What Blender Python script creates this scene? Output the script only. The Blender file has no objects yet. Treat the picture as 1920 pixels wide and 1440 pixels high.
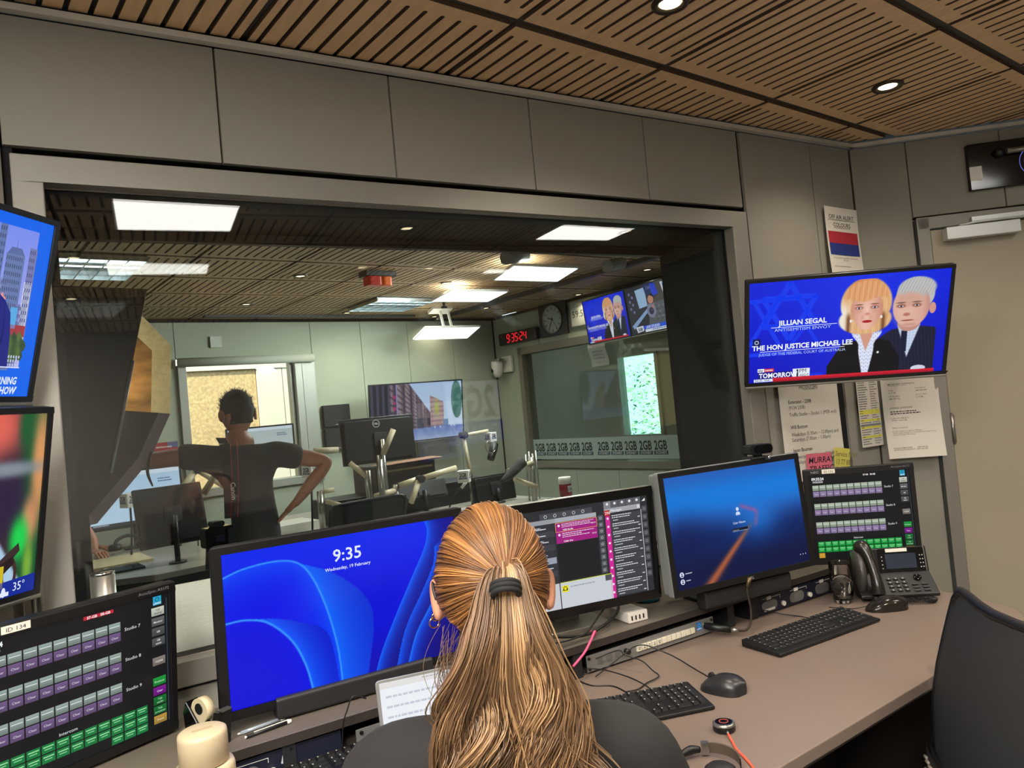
import bpy, bmesh, math, random
import numpy as np
from mathutils import Vector, Matrix, Euler
random.seed(7); np.random.seed(7)
PI = math.pi
sc = bpy.context.scene
COL = sc.collection

# ------------------------------------------------------------------ camera
FPX, YAW, PITCH, ROLL, CAMZ = 1420.06, math.radians(58.1323), math.radians(1.6156), math.radians(-5.3777), 1.5
def cam_matrix():
    cp, sp, cr, sr = math.cos(PITCH), math.sin(PITCH), math.cos(ROLL), math.sin(ROLL)
    M = Matrix(((cr, -sr, 0), (sr, cr, 0), (0, 0, 1))) @ Matrix(((1, 0, 0), (0, -cp, sp), (0, sp, cp)))
    T = Matrix(((math.sin(YAW), 0, math.cos(YAW)), (-math.cos(YAW), 0, math.sin(YAW)), (0, 1, 0)))
    B = T @ M.transposed()                     # camera (right, down, forward) to world
    r, d, f = B.col[0], B.col[1], B.col[2]
    R = Matrix((r, -d, -f)).transposed().to_4x4()
    R.translation = (0, 0, CAMZ)
    return R
cd = bpy.data.cameras.new('camera'); cam = bpy.data.objects.new('camera', cd); COL.objects.link(cam)
cam.matrix_world = cam_matrix()
cd.sensor_fit = 'HORIZONTAL'; cd.sensor_width = 36.0; cd.lens = FPX / 1920 * 36.0; cd.clip_start = 0.02; cd.clip_end = 100
sc.camera = cam
sc.view_settings.view_transform = 'Standard'; sc.view_settings.look = 'None'
sc.view_settings.exposure = 1.22
EK = 0.43     # screens and lit signs keep their own brightness under this exposure; sc.view_settings.gamma = 1.0; sc.view_settings.use_curve_mapping = False
cy = sc.cycles
cy.use_denoising = True
try: cy.denoiser = 'OPENIMAGEDENOISE'
except Exception: pass
cy.max_bounces = 8; cy.diffuse_bounces = 5; cy.glossy_bounces = 4; cy.transmission_bounces = 8; cy.transparent_max_bounces = 16
cy.caustics_reflective = False; cy.caustics_refractive = False; cy.sample_clamp_indirect = 4.0

# ------------------------------------------------------------------ grid frame of the studio and of both ceilings
GA = math.radians(6.3158)
GX = Vector((math.cos(GA), math.sin(GA), 0)); GY = Vector((-math.sin(GA), math.cos(GA), 0))
def G(x, y, z=0): return GX * x + GY * y + Vector((0, 0, z))
CEIL = 2.53

# ------------------------------------------------------------------ world, sun
w = bpy.data.worlds.new('sky'); sc.world = w; w.use_nodes = True
nt = w.node_tree; bg = nt.nodes['Background']
bg.inputs[0].default_value = (0.75, 0.88, 1.0, 1); bg.inputs[1].default_value = 1.6
sl = bpy.data.lights.new('sun', 'SUN'); sl.energy = 4.2; sl.angle = 0.01; sl.color = (1.0, 0.93, 0.80)
so = bpy.data.objects.new('sun', sl); COL.objects.link(so)
so.rotation_euler = (-(GX * 0.55 + GY * 0.38 + Vector((0, 0, -0.74)))).to_track_quat('Z', 'Y').to_euler()
so.location = (2, 5, 8)

# ------------------------------------------------------------------ materials
def s2l(c):
    return tuple((x / 12.92 if x <= 0.04045 else ((x + 0.055) / 1.055) ** 2.4) for x in c)
def rgb(r, g, b): return s2l((r / 255, g / 255, b / 255)) + (1.0,)
MATS = {}
def mat(name, col=(128, 128, 128), rough=0.5, metal=0.0, bump=None, noise=None, emit=None, coat=0.0, spec=None, trans=0.0, ior=None):
    """col sRGB; bump=(scale, strength[, stretch]); noise=(scale, amount[, stretch xyz]) colour variation"""
    if name in MATS: return MATS[name]
    m = bpy.data.materials.new(name); m.use_nodes = True; MATS[name] = m
    nt = m.node_tree; b = nt.nodes['Principled BSDF']
    c = rgb(*col); b.inputs['Base Color'].default_value = c
    b.inputs['Roughness'].default_value = rough; b.inputs['Metallic'].default_value = metal
    b.inputs['Coat Weight'].default_value = coat
    if spec is not None: b.inputs['Specular IOR Level'].default_value = spec
    if trans: b.inputs['Transmission Weight'].default_value = trans
    if ior: b.inputs['IOR'].default_value = ior
    if emit: b.inputs['Emission Color'].default_value = rgb(*emit[0]); b.inputs['Emission Strength'].default_value = emit[1] * EK
    tc = None
    def coords(st):
        t = nt.nodes.new('ShaderNodeTexCoord'); mp = nt.nodes.new('ShaderNodeMapping')
        mp.inputs['Scale'].default_value = st; nt.links.new(t.outputs['Object'], mp.inputs[0]); return mp
    if noise:
        mp = coords(noise[2] if len(noise) > 2 else (1, 1, 1))
        n = nt.nodes.new('ShaderNodeTexNoise'); n.inputs['Scale'].default_value = noise[0]; n.inputs['Detail'].default_value = 5
        nt.links.new(mp.outputs[0], n.inputs['Vector'])
        r = nt.nodes.new('ShaderNodeValToRGB'); a = noise[1]
        r.color_ramp.elements[0].position = 0.3; r.color_ramp.elements[1].position = 0.7
        r.color_ramp.elements[0].color = tuple(x * (1 - a) for x in c[:3]) + (1,)
        r.color_ramp.elements[1].color = tuple(min(1, x * (1 + a)) for x in c[:3]) + (1,)
        nt.links.new(n.outputs[0], r.inputs[0]); nt.links.new(r.outputs[0], b.inputs['Base Color'])
    if bump:
        mp = coords(bump[2] if len(bump) > 2 else (1, 1, 1))
        n = nt.nodes.new('ShaderNodeTexNoise'); n.inputs['Scale'].default_value = bump[0]; n.inputs['Detail'].default_value = 3
        nt.links.new(mp.outputs[0], n.inputs['Vector'])
        bp = nt.nodes.new('ShaderNodeBump'); bp.inputs['Strength'].default_value = bump[1]; bp.inputs['Distance'].default_value = 0.002
        nt.links.new(n.outputs[0], bp.inputs['Height']); nt.links.new(bp.outputs[0], b.inputs['Normal'])
    return m
def emis(name, col, s):
    if name in MATS: return MATS[name]
    m = bpy.data.materials.new(name); m.use_nodes = True; MATS[name] = m
    nt = m.node_tree; nt.nodes.remove(nt.nodes['Principled BSDF'])
    e = nt.nodes.new('ShaderNodeEmission'); e.inputs[0].default_value = rgb(*col); e.inputs[1].default_value = s * EK
    nt.links.new(e.outputs[0], nt.nodes['Material Output'].inputs[0]); return m
def picture_mat(name, strength=1.0, lit=True, rough=0.25):
    """colours of a printed or glowing picture stored on its mesh"""
    if name in MATS: return MATS[name]
    m = bpy.data.materials.new(name); m.use_nodes = True; MATS[name] = m
    nt = m.node_tree; b = nt.nodes['Principled BSDF']
    a = nt.nodes.new('ShaderNodeAttribute'); a.attribute_name = 'col'
    if lit:
        b.inputs['Base Color'].default_value = (0.004, 0.004, 0.004, 1)
        nt.links.new(a.outputs['Color'], b.inputs['Emission Color']); b.inputs['Emission Strength'].default_value = strength * EK
        b.inputs['Specular IOR Level'].default_value = 0.25
    else:
        nt.links.new(a.outputs['Color'], b.inputs['Base Color'])
    b.inputs['Roughness'].default_value = rough
    return m
def glass_pane(name, tint=(0.93, 0.95, 0.94), k=1.0):
    if name in MATS: return MATS[name]
    m = bpy.data.materials.new(name); m.use_nodes = True; MATS[name] = m
    nt = m.node_tree; nt.nodes.remove(nt.nodes['Principled BSDF'])
    g = nt.nodes.new('ShaderNodeNewGeometry'); d = nt.nodes.new('ShaderNodeVectorMath'); d.operation = 'DOT_PRODUCT'
    nt.links.new(g.outputs['Normal'], d.inputs[0]); nt.links.new(g.outputs['Incoming'], d.inputs[1])
    def M(op, a, b=None):
        n = nt.nodes.new('ShaderNodeMath'); n.operation = op
        for i, v in enumerate((a, b)):
            if v is None: continue
            if isinstance(v, (int, float)): n.inputs[i].default_value = v
            else: nt.links.new(v, n.inputs[i])
        return n.outputs[0]
    c = M('ABSOLUTE', d.outputs['Value']); f = M('POWER', M('SUBTRACT', 1.0, c), 5.0)
    fr = M('MULTIPLY', M('ADD', M('MULTIPLY', f, 0.96), 0.04), k)
    t = nt.nodes.new('ShaderNodeBsdfTransparent'); t.inputs[0].default_value = (*tint, 1)
    gl = nt.nodes.new('ShaderNodeBsdfGlossy'); gl.inputs['Roughness'].default_value = 0.0
    mx = nt.nodes.new('ShaderNodeMixShader')
    nt.links.new(fr, mx.inputs[0]); nt.links.new(t.outputs[0], mx.inputs[1]); nt.links.new(gl.outputs[0], mx.inputs[2])
    nt.links.new(mx.outputs[0], nt.nodes['Material Output'].inputs[0]); return m
def real_glass(name):
    m = mat(name, (255, 255, 255), 0.0, trans=1.0, ior=1.45); return m

M_WALL = mat('wall fabric', (142, 138, 128), 0.95, bump=(450, 0.35, (1, 1, 1)), noise=(2.2, 0.03))
M_WALL2 = mat('studio wall fabric', (164, 170, 150), 0.95, bump=(300, 0.2), noise=(2.0, 0.03))
M_FRAME = mat('brushed window frame', (138, 134, 126), 0.38, metal=0.35, bump=(60, 0.35, (1, 1, 30)))
M_ALU = mat('aluminium trim', (205, 204, 196), 0.5, metal=0.3)
M_BLACK = mat('black plastic', (14, 14, 15), 0.42)
M_BLACKG = mat('glossy black plastic', (8, 8, 9), 0.12)
M_DARK = mat('charcoal plastic', (32, 32, 34), 0.5)
M_VOID = mat('matt black void', (7, 7, 8), 0.9)
M_METALB = mat('black perforated lining', (20, 21, 22), 0.55, metal=0.2, bump=(900, 0.6))
M_DESK = mat('taupe laminate', (122, 107, 97), 0.36, noise=(1.5, 0.03), bump=(700, 0.08))
M_SHELF = mat('shelf laminate', (100, 92, 82), 0.4, noise=(2, 0.03))
M_EDGE = mat('dark desk edging', (50, 44, 41), 0.45)
M_SILVER = mat('silver panel', (150, 150, 148), 0.4, metal=0.6)
M_STEEL = mat('brushed steel', (160, 158, 150), 0.32, metal=0.9)
M_CHROME = mat('chrome', (210, 210, 205), 0.12, metal=1.0)
M_WHITE = mat('white plastic', (222, 218, 208), 0.45)
M_PAPER = mat('paper', (212, 208, 198), 0.9)
M_PAPERC = picture_mat('printed paper', lit=False, rough=0.85)
M_SCREEN = picture_mat('screen picture', 1.0)
M_DOOR = mat('door laminate', (158, 149, 130), 0.5, noise=(1.2, 0.02))
M_BEIGE = mat('beige painted arm', (196, 184, 152), 0.4)
M_INK = mat('black ink', (15, 15, 16), 0.8)
M_WINK = emis('white lettering glow', (235, 240, 250), 1.0)
M_CORD = mat('black cable', (12, 12, 12), 0.45)

# ------------------------------------------------------------------ mesh builder
class MB:
    def __init__(s, M=None): s.v = []; s.f = []; s.mi = []; s.M = M or Matrix.Identity(4); s.k = 0; s.smooth = []; s.sm = False
    def add(s, vs, fs):
        o = len(s.v); M = s.M
        s.v += [tuple(M @ Vector(p)) for p in vs]
        for f in fs: s.f.append([o + i for i in f]); s.mi.append(s.k); s.smooth.append(s.sm)
        return s
    def box(s, x0, x1, y0, y1, z0, z1):
        return s.add([(x0, y0, z0), (x1, y0, z0), (x1, y1, z0), (x0, y1, z0), (x0, y0, z1), (x1, y0, z1), (x1, y1, z1), (x0, y1, z1)],
                     [(0, 3, 2, 1), (4, 5, 6, 7), (0, 1, 5, 4), (1, 2, 6, 5), (2, 3, 7, 6), (3, 0, 4, 7)])
    def cbox(s, c, d): return s.box(c[0] - d[0] / 2, c[0] + d[0] / 2, c[1] - d[1] / 2, c[1] + d[1] / 2, c[2] - d[2] / 2, c[2] + d[2] / 2)
    def rbox(s, x0, x1, y0, y1, z0, z1, r, ax='y', n=4):
        """box with the four edges along axis ax rounded"""
        if ax == 'y': a0, a1, b0, b1, c0, c1 = x0, x1, z0, z1, y0, y1; P = lambda a, b, c: (a, c, b)
        elif ax == 'z': a0, a1, b0, b1, c0, c1 = x0, x1, y0, y1, z0, z1; P = lambda a, b, c: (a, b, c)
        else: a0, a1, b0, b1, c0, c1 = y0, y1, z0, z1, x0, x1; P = lambda a, b, c: (c, a, b)
        pts = []
        for (ca, cb, t0) in ((a1 - r, b1 - r, 0), (a0 + r, b1 - r, 90), (a0 + r, b0 + r, 180), (a1 - r, b0 + r, 270)):
            for i in range(n + 1):
                t = math.radians(t0 + 90 * i / n); pts.append((ca + r * math.cos(t), cb + r * math.sin(t)))
        N = len(pts)
        vs = [P(a, b, c0) for a, b in pts] + [P(a, b, c1) for a, b in pts]
        fs = [list(range(N))[::-1], list(range(N, 2 * N))] + [(i, (i + 1) % N, N + (i + 1) % N, N + i) for i in range(N)]
        return s.add(vs, fs)
    def prism(s, pts, z0, z1):
        N = len(pts)
        return s.add([(x, y, z0) for x, y in pts] + [(x, y, z1) for x, y in pts],
                     [list(range(N))[::-1], list(range(N, 2 * N))] + [(i, (i + 1) % N, N + (i + 1) % N, N + i) for i in range(N)])
    def cyl(s, c, r, h, ax='z', n=20, r2=None, cap=True):
        r2 = r if r2 is None else r2; vs = []; c = Vector(c)
        for k, rr in ((0, r), (1, r2)):
            for i in range(n):
                t = 2 * PI * i / n; a, b = rr * math.cos(t), rr * math.sin(t)
                p = (a, b, h * k) if ax == 'z' else ((b, h * k, a) if ax == 'y' else (h * k, a, b))
                vs.append(c + Vector(p))
        fs = [(i, (i + 1) % n, n + (i + 1) % n, n + i) for i in range(n)]
        q = s.sm; s.sm = True; s.add(vs, fs); s.sm = q
        if cap: s.add([vs[i] for i in range(n)], [list(range(n))[::-1]]); s.add([vs[n + i] for i in range(n)], [list(range(n))])
        return s
    def lathe(s, prof, n=28, c=(0, 0, 0)):
        vs = [];m = len(prof)
        for r, z in prof:
            for i in range(n): vs.append((c[0] + r * math.cos(2 * PI * i / n), c[1] + r * math.sin(2 * PI * i / n), c[2] + z))
        fs = [(j * n + i, j * n + (i + 1) % n, (j + 1) * n + (i + 1) % n, (j + 1) * n + i) for j in range(m - 1) for i in range(n)]
        q = s.sm; s.sm = True; s.add(vs, fs); s.sm = q; return s
    def tube(s, pts, r, n=8, sm_steps=0, cap=True):
        """r a number or a list"""
        P = [Vector(p) for p in pts]
        R = list(r) if isinstance(r, (list, tuple)) else [r] * len(P)
        if sm_steps:
            Q = []; RR = []
            for i in range(len(P) - 1):
                p0, p1, p2, p3 = P[max(i - 1, 0)], P[i], P[i + 1], P[min(i + 2, len(P) - 1)]
                for k in range(sm_steps):
                    t = k / sm_steps
                    Q.append(0.5 * ((2 * p1) + (p2 - p0) * t + (2 * p0 - 5 * p1 + 4 * p2 - p3) * t * t + (3 * p1 - p0 - 3 * p2 + p3) * t ** 3))
                    RR.append(R[i] * (1 - t) + R[i + 1] * t)
            Q.append(P[-1]); RR.append(R[-1]); P, R = Q, RR
        d0 = (P[1] - P[0]).normalized(); u = d0.orthogonal().normalized(); vs = []
        for i, p in enumerate(P):
            d = ((P[min(i + 1, len(P) - 1)] - P[max(i - 1, 0)]))
            d = d.normalized() if d.length > 1e-9 else d0
            u = (u - d * u.dot(d)).normalized(); v = d.cross(u)
            for k in range(n):
                t = 2 * PI * k / n; vs.append(p + (u * math.cos(t) + v * math.sin(t)) * R[i])
        m = len(P)
        q = s.sm; s.sm = True
        s.add(vs, [(j * n + i, j * n + (i + 1) % n, (j + 1) * n + (i + 1) % n, (j + 1) * n + i) for j in range(m - 1) for i in range(n)]); s.sm = q
        if cap: s.add(vs[:n], [list(range(n))[::-1]]); s.add(vs[-n:], [list(range(n))])
        return s
    def sphere(s, c, r, nu=20, nv=12, sc3=(1, 1, 1)):
        vs = []
        for j in range(nv + 1):
            t = PI * j / nv
            for i in range(nu):
                a = 2 * PI * i / nu
                vs.append((c[0] + r * sc3[0] * math.sin(t) * math.cos(a), c[1] + r * sc3[1] * math.sin(t) * math.sin(a), c[2] - r * sc3[2] * math.cos(t)))
        q = s.sm; s.sm = True
        s.add(vs, [(j * nu + i, j * nu + (i + 1) % nu, (j + 1) * nu + (i + 1) % nu, (j + 1) * nu + i) for j in range(nv) for i in range(nu)]); s.sm = q; return s
    def build(s, name, mats, parent=None, bevel=0, seg=2, subsurf=0, loc=None, rot=None):
        me = bpy.data.meshes.new(name); me.from_pydata(s.v, [], s.f)
        if not isinstance(mats, (list, tuple)): mats = [mats]
        for m in mats: me.materials.append(m)
        me.polygons.foreach_set('material_index', s.mi); me.polygons.foreach_set('use_smooth', s.smooth)
        bm = bmesh.new(); bm.from_mesh(me)
        bmesh.ops.remove_doubles(bm, verts=bm.verts, dist=1e-6)
        bmesh.ops.recalc_face_normals(bm, faces=bm.faces); bm.to_mesh(me); bm.free()
        o = bpy.data.objects.new(name, me); COL.objects.link(o)
        if parent: o.parent = parent
        if loc is not None: o.location = loc
        if rot is not None: o.rotation_euler = rot
        if bevel:
            b = o.modifiers.new('bevel', 'BEVEL'); b.width = bevel; b.segments = seg; b.limit_method = 'ANGLE'; b.angle_limit = math.radians(40)
            b.harden_normals = False
        if subsurf:
            u = o.modifiers.new('sub', 'SUBSURF'); u.levels = subsurf; u.render_levels = subsurf
        return o

def tag(o, label=None, cat=None, group=None, kind=None):
    if label: o['label'] = label
    if cat: o['category'] = cat
    if group: o['group'] = group
    if kind: o['kind'] = kind
    return o
def thing(name, label, cat, loc=(0, 0, 0), rot=(0, 0, 0), group=None, kind=None):
    o = bpy.data.objects.new(name, None); COL.objects.link(o); o.location = loc; o.rotation_euler = rot; o.empty_display_size = 0.05
    return tag(o, label, cat, group, kind)
def copy_tree(o, parent=None):
    c = o.copy(); COL.objects.link(c); c.parent = parent
    for ch in [x for x in bpy.data.objects if x.parent == o]: copy_tree(ch, c)
    return c
def struct(o): o['kind'] = 'structure'; return o

# ------------------------------------------------------------------ flat pictures (screens, printed paper)
_tc = {}
def text_mesh(txt, size, align='LEFT', bold=0.0, sx=1.0, shear=0.0, res=2):
    """triangles of a text: (verts 2D, faces)"""
    key = (txt, size, align, bold, sx, shear)
    if key in _tc: return _tc[key]
    cu = bpy.data.curves.new('t', 'FONT'); cu.body = txt; cu.size = size; cu.align_x = align; cu.offset = bold * size
    cu.resolution_u = res; cu.shear = shear
    ob = bpy.data.objects.new('t', cu); COL.objects.link(ob)
    dg = bpy.context.evaluated_depsgraph_get(); me = bpy.data.meshes.new_from_object(ob.evaluated_get(dg))
    v = [(p.co.x * sx, p.co.y) for p in me.vertices]; f = [list(p.vertices) for p in me.polygons]
    bpy.data.objects.remove(ob); bpy.data.curves.remove(cu); bpy.data.meshes.remove(me)
    _tc[key] = (v, f); return v, f
def lin(c):
    c = np.asarray(c, float) / 255.0
    return np.where(c <= 0.04045, c / 12.92, ((c + 0.055) / 1.055) ** 2.4)
class Canvas:
    """picture in local XZ, facing -Y. Size w x h metres, addressed in units U x V (V down)."""
    def __init__(s, w, h, U, V, eps=0.00025, bend=None):
        s.w, s.h, s.U, s.V, s.e = w, h, U, V, eps; s.v = []; s.f = []; s.c = []; s.n = 0; s.bend = bend; s.sq = None
    def P(s, u, v, L):
        if s.sq and u < s.sq[0]: u = s.sq[0] - (s.sq[0] - u) * s.sq[1]
        x, z = (u / s.U - 0.5) * s.w, (0.5 - v / s.V) * s.h
        return (x, -L * s.e - (s.bend(x, z) if s.bend else 0), z)
    def poly(s, pts, col, L=1):
        o = len(s.v); s.v += [s.P(u, v, L) for u, v in pts]; s.f.append([o + i for i in range(len(pts))][::-1])
        c = tuple(lin(col)); s.c += [c] * len(pts); return s
    def rect(s, u, v, w, h, col, L=1, c2=None):
        o = len(s.v); s.v += [s.P(*p, L) for p in ((u, v), (u + w, v), (u + w, v + h), (u, v + h))]; s.f.append([o + 3, o + 2, o + 1, o])
        a = tuple(lin(col)); b = tuple(lin(c2)) if c2 else a; s.c += [a, a, b, b]; return s
    def line(s, pts, wd, col, L=2):
        for (a, b), (c, d) in zip(pts, pts[1:]):
            l = math.hypot(c - a, d - b) or 1; nx, ny = -(d - b) / l * wd / 2, (c - a) / l * wd / 2
            s.poly([(a + nx, b + ny), (c + nx, d + ny), (c - nx, d - ny), (a - nx, b - ny)], col, L)
        return s
    def disc(s, u, v, r, col, L=2, n=20, ry=None):
        ry = ry or r
        return s.poly([(u + r * math.cos(2 * PI * i / n), v + ry * math.sin(2 * PI * i / n)) for i in range(n)], col, L)
    def ring(s, u, v, r, t, col, L=2, n=24):
        for i in range(n):
            a, b = 2 * PI * i / n, 2 * PI * (i + 1) / n
            s.poly([(u + (r) * math.cos(a), v + r * math.sin(a)), (u + r * math.cos(b), v + r * math.sin(b)), (u + (r - t) * math.cos(b), v + (r - t) * math.sin(b)), (u + (r - t) * math.cos(a), v + (r - t) * math.sin(a))], col, L)
        return s
    def text(s, t, u, v, size, col, L=3, align='LEFT', bold=0.0, sx=1.0, shear=0.0, flip=False):
        vs, fs = text_mesh(t, size, align, bold, sx, shear); o = len(s.v)
        s.v += [s.P(u + (-x if flip else x), v - y, L) for x, y in vs]; c = tuple(lin(col)); s.c += [c] * len(vs)
        s.f += [[o + i for i in f] for f in fs]; return s
    def field(s, u, v, w, h, nx, ny, fn, L=0):
        """fn(U,V arrays) -> (...,3) sRGB 0-255"""
        uu, vv = np.meshgrid(np.linspace(u, u + w, nx + 1), np.linspace(v, v + h, ny + 1)); c = lin(np.clip(fn(uu, vv), 0, 255)).reshape(-1, 3)
        o = len(s.v)
        s.v += [s.P(a, b, L) for a, b in zip(uu.ravel(), vv.ravel())]; s.c += [tuple(x) for x in c]
        for j in range(ny):
            for i in range(nx):
                k = o + j * (nx + 1) + i; s.f.append([k + nx + 1, k + nx + 2, k + 1, k])
        return s
    def greek(s, u, v, w, h, rows, col, L=3, seed=1, fill=0.45):
        """rows of small print too small to read: short word bars"""
        r = random.Random(seed); dy = h / rows
        for j in range(rows):
            x = u; end = u + w * r.uniform(0.55, 1.0)
            while x < end:
                l = r.uniform(0.03, 0.09) * w
                s.rect(x, v + j * dy, min(l, end - x), dy * fill, col, L); x += l + 0.015 * w
        return s
    def build(s, name, m, parent=None, loc=None, rot=None):
        me = bpy.data.meshes.new(name); me.from_pydata(s.v, [], s.f); me.materials.append(m)
        a = me.color_attributes.new('col', 'FLOAT_COLOR', 'POINT')
        arr = np.ones((len(s.v), 4), np.float32); arr[:, :3] = np.array(s.c, np.float32)
        a.data.foreach_set('color', arr.ravel())
        o = bpy.data.objects.new(name, me); COL.objects.link(o)
        if parent: o.parent = parent
        if loc is not None: o.location = loc
        if rot is not None: o.rotation_euler = rot
        return o
def mixc(a, b, t):
    t = np.asarray(t)[..., None]; return np.asarray(a, float) * (1 - t) + np.asarray(b, float) * t
def sm(e0, e1, x):
    t = np.clip((x - e0) / (e1 - e0), 0, 1); return t * t * (3 - 2 * t)
def logo2gb(cv, u, v, s, col=(20, 24, 30), band=(38, 62, 88), L=2, flip=False):
    """the station mark: heavy stencil 2GB over a band with SYDNEY"""
    cv.text('2GB', u, v, s, col, L, 'CENTER', 0.03, 0.72, flip=flip)
    for dx in (-0.32, 0.32): pass
    cv.rect(u - s * 0.72, v + s * 0.1, s * 1.44, s * 0.3, band, L)
    cv.text('SYDNEY', u, v + s * 0.34, s * 0.28, (200, 206, 212), L + 1, 'CENTER', 0.01, 1.1, flip=flip)
# ================================================================== SETTING: control room
WY = 2.02                                           # plane of the window wall
RN = Vector((0.65, 0.76, 0)).normalized()           # outward normal of the slanted right wall
RD = Vector((0.76, -0.65, 0)).normalized()          # its direction away from the corner
RC = Vector((3.147, WY, 0))                         # right corner
LD = Vector((-0.70, -0.714, 0)).normalized()        # left slanted wall direction
LC = Vector((-0.04, WY, 0))
WX0, WX1, WZ0, WZ1 = -0.026, 2.404, 0.90, 2.174     # outer edge of the window frame
IX0, IX1, IZ1, IZ0 = 0.037, 2.318, 2.111, 0.96      # inner edge of the frame
RY = 0.40                                           # depth of the reveal
def panelled(name, origin, d, n, cells, mt, gap=0.0028, thick=0.012):
    """wall skin of fabric panels with thin dark joints. cells: (s0, s1, z0, z1) along d; panels stand proud along n (into the room)"""
    mb = MB()
    for (a, b, z0, z1) in cells:
        p = [origin + d * (a + gap / 2), origin + d * (b - gap / 2)]
        q = [p[0] + n * thick, p[1] + n * thick]
        e = 0.0016
        vs = [(p[0].x, p[0].y, z0 + gap / 2), (p[1].x, p[1].y, z0 + gap / 2), (p[1].x, p[1].y, z1 - gap / 2), (p[0].x, p[0].y, z1 - gap / 2)]
        qi = [q[0] + d * e, q[1] - d * e]
        vs += [(qi[0].x, qi[0].y, z0 + gap / 2 + e), (qi[1].x, qi[1].y, z0 + gap / 2 + e), (qi[1].x, qi[1].y, z1 - gap / 2 - e), (qi[0].x, qi[0].y, z1 - gap / 2 - e)]
        mb.add(vs, [(4, 5, 6, 7), (0, 1, 5, 4), (1, 2, 6, 5), (2, 3, 7, 6), (3, 0, 4, 7)])
    # dark backing behind the joints
    mb.k = 1
    for (a, b, z0, z1) in cells:
        p = [origin + d * a, origin + d * b]; k = -n * 0.05
        mb.add([(p[0].x, p[0].y, z0), (p[1].x, p[1].y, z0), (p[1].x, p[1].y, z1), (p[0].x, p[0].y, z1),
                (p[0].x + k.x, p[0].y + k.y, z0), (p[1].x + k.x, p[1].y + k.y, z0), (p[1].x + k.x, p[1].y + k.y, z1), (p[0].x + k.x, p[0].y + k.y, z1)],
               [(0, 1, 2, 3), (7, 6, 5, 4), (0, 4, 5, 1), (1, 5, 6, 2), (2, 6, 7, 3), (3, 7, 4, 0)])
    return struct(mb.build(name, [mt, M_VOID]))
X = Vector((1, 0, 0)); NY = Vector((0, -1, 0)); TOP = 2.503
FO = Vector((0, WY + 0.012, 0))
seams = [-0.04, 0.439, 0.927, 1.42, 1.916, 2.409]
cells = [(a, b, 2.194, TOP) for a, b in zip(seams, seams[1:])]
cells += [(2.425, 2.862, 0.0, TOP), (2.93, 3.14, 0.0, 1.62), (2.862, 3.14, 1.62, TOP)]
cells[-3] = (2.425, 2.862, 0.0, TOP)
cells += [(a, b, 0.0, 0.893) for a, b in zip(seams, seams[1:])]
panelled('wall_front', FO, X, NY, cells, M_WALL)
# black recess strip beside the corner
struct(MB().box(2.862, 2.93, WY + 0.008, WY + 0.03, 0.0, 1.62).build('trim_1', M_VOID))
# slanted right wall, with the door opening from s=0.29
RO = RC + RN * 0.012; rn = -RN
DS0, DS1, DZ = 0.235, 1.25, 2.15
panelled('wall_right', RO, RD, rn, [(0.0, DS0, 0.0, TOP), (DS0, 0.62, DZ + 0.01, TOP), (0.62, 1.25, DZ + 0.01, TOP), (1.25, 1.9, 0.0, TOP)], M_WALL)
LO = LC + Vector((-0.714, 0.70, 0)) * 0.012; ln = Vector((0.714, -0.70, 0))
panelled('wall_left', LO, LD, ln, [(0.0, 0.5, 0, TOP), (0.5, 1.0, 0, TOP), (1.0, 1.5, 0, TOP), (1.5, 2.0, 0, TOP)], M_WALL)
RE = RC + RD * 1.9; LE = LC + LD * 2.0
BK = -1.9
def slab(name, p, q, m, z0=0.0, z1=2.55, t=0.06):
    p = Vector((p[0], p[1], 0)); q = Vector((q[0], q[1], 0)); d = (q - p).normalized(); n = Vector((d.y, -d.x, 0)) * t
    mb = MB(); mb.prism([(p.x, p.y), (q.x, q.y), (q.x + n.x, q.y + n.y), (p.x + n.x, p.y + n.y)], z0, z1)
    return struct(mb.build(name, m))
M_BACK = mat('pale back wall', (128, 124, 118), 0.9)
slab('wall_back', (LE.x, BK), (RE.x, BK), M_BACK)
slab('wall_side', (RE.x, BK), (RE.x, RE.y), M_BACK)
slab('wall_far_left', (LE.x, LE.y), (LE.x, BK), mat('darkened unseen wall', (58, 56, 53), 0.95))  # unseen wall darkened so its reflection does not haze the glass
struct(MB().prism([(LC.x - .06, WY), (LC.x + .0, WY + .012), (LC.x + .02, WY + .012), (LC.x + .02, WY + .1), (LC.x - .2, WY + .1)], 0, 2.6).build('leak_filler', M_VOID))  # black filler added to stop light leaking through the left corner
room = [(LE.x - .05, BK - .05), (RE.x + .05, BK - .05), (RE.x + .05, RE.y + .03), (RC.x + .03, WY + .08), (LC.x - .03, WY + .08), (LE.x - .05, LE.y)]
M_FLOOR = mat('grey carpet', (140, 136, 132), 0.95, noise=(60, 0.2), bump=(300, 0.5))
struct(MB().prism(room, -0.05, 0).build('floor', M_FLOOR))

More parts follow.
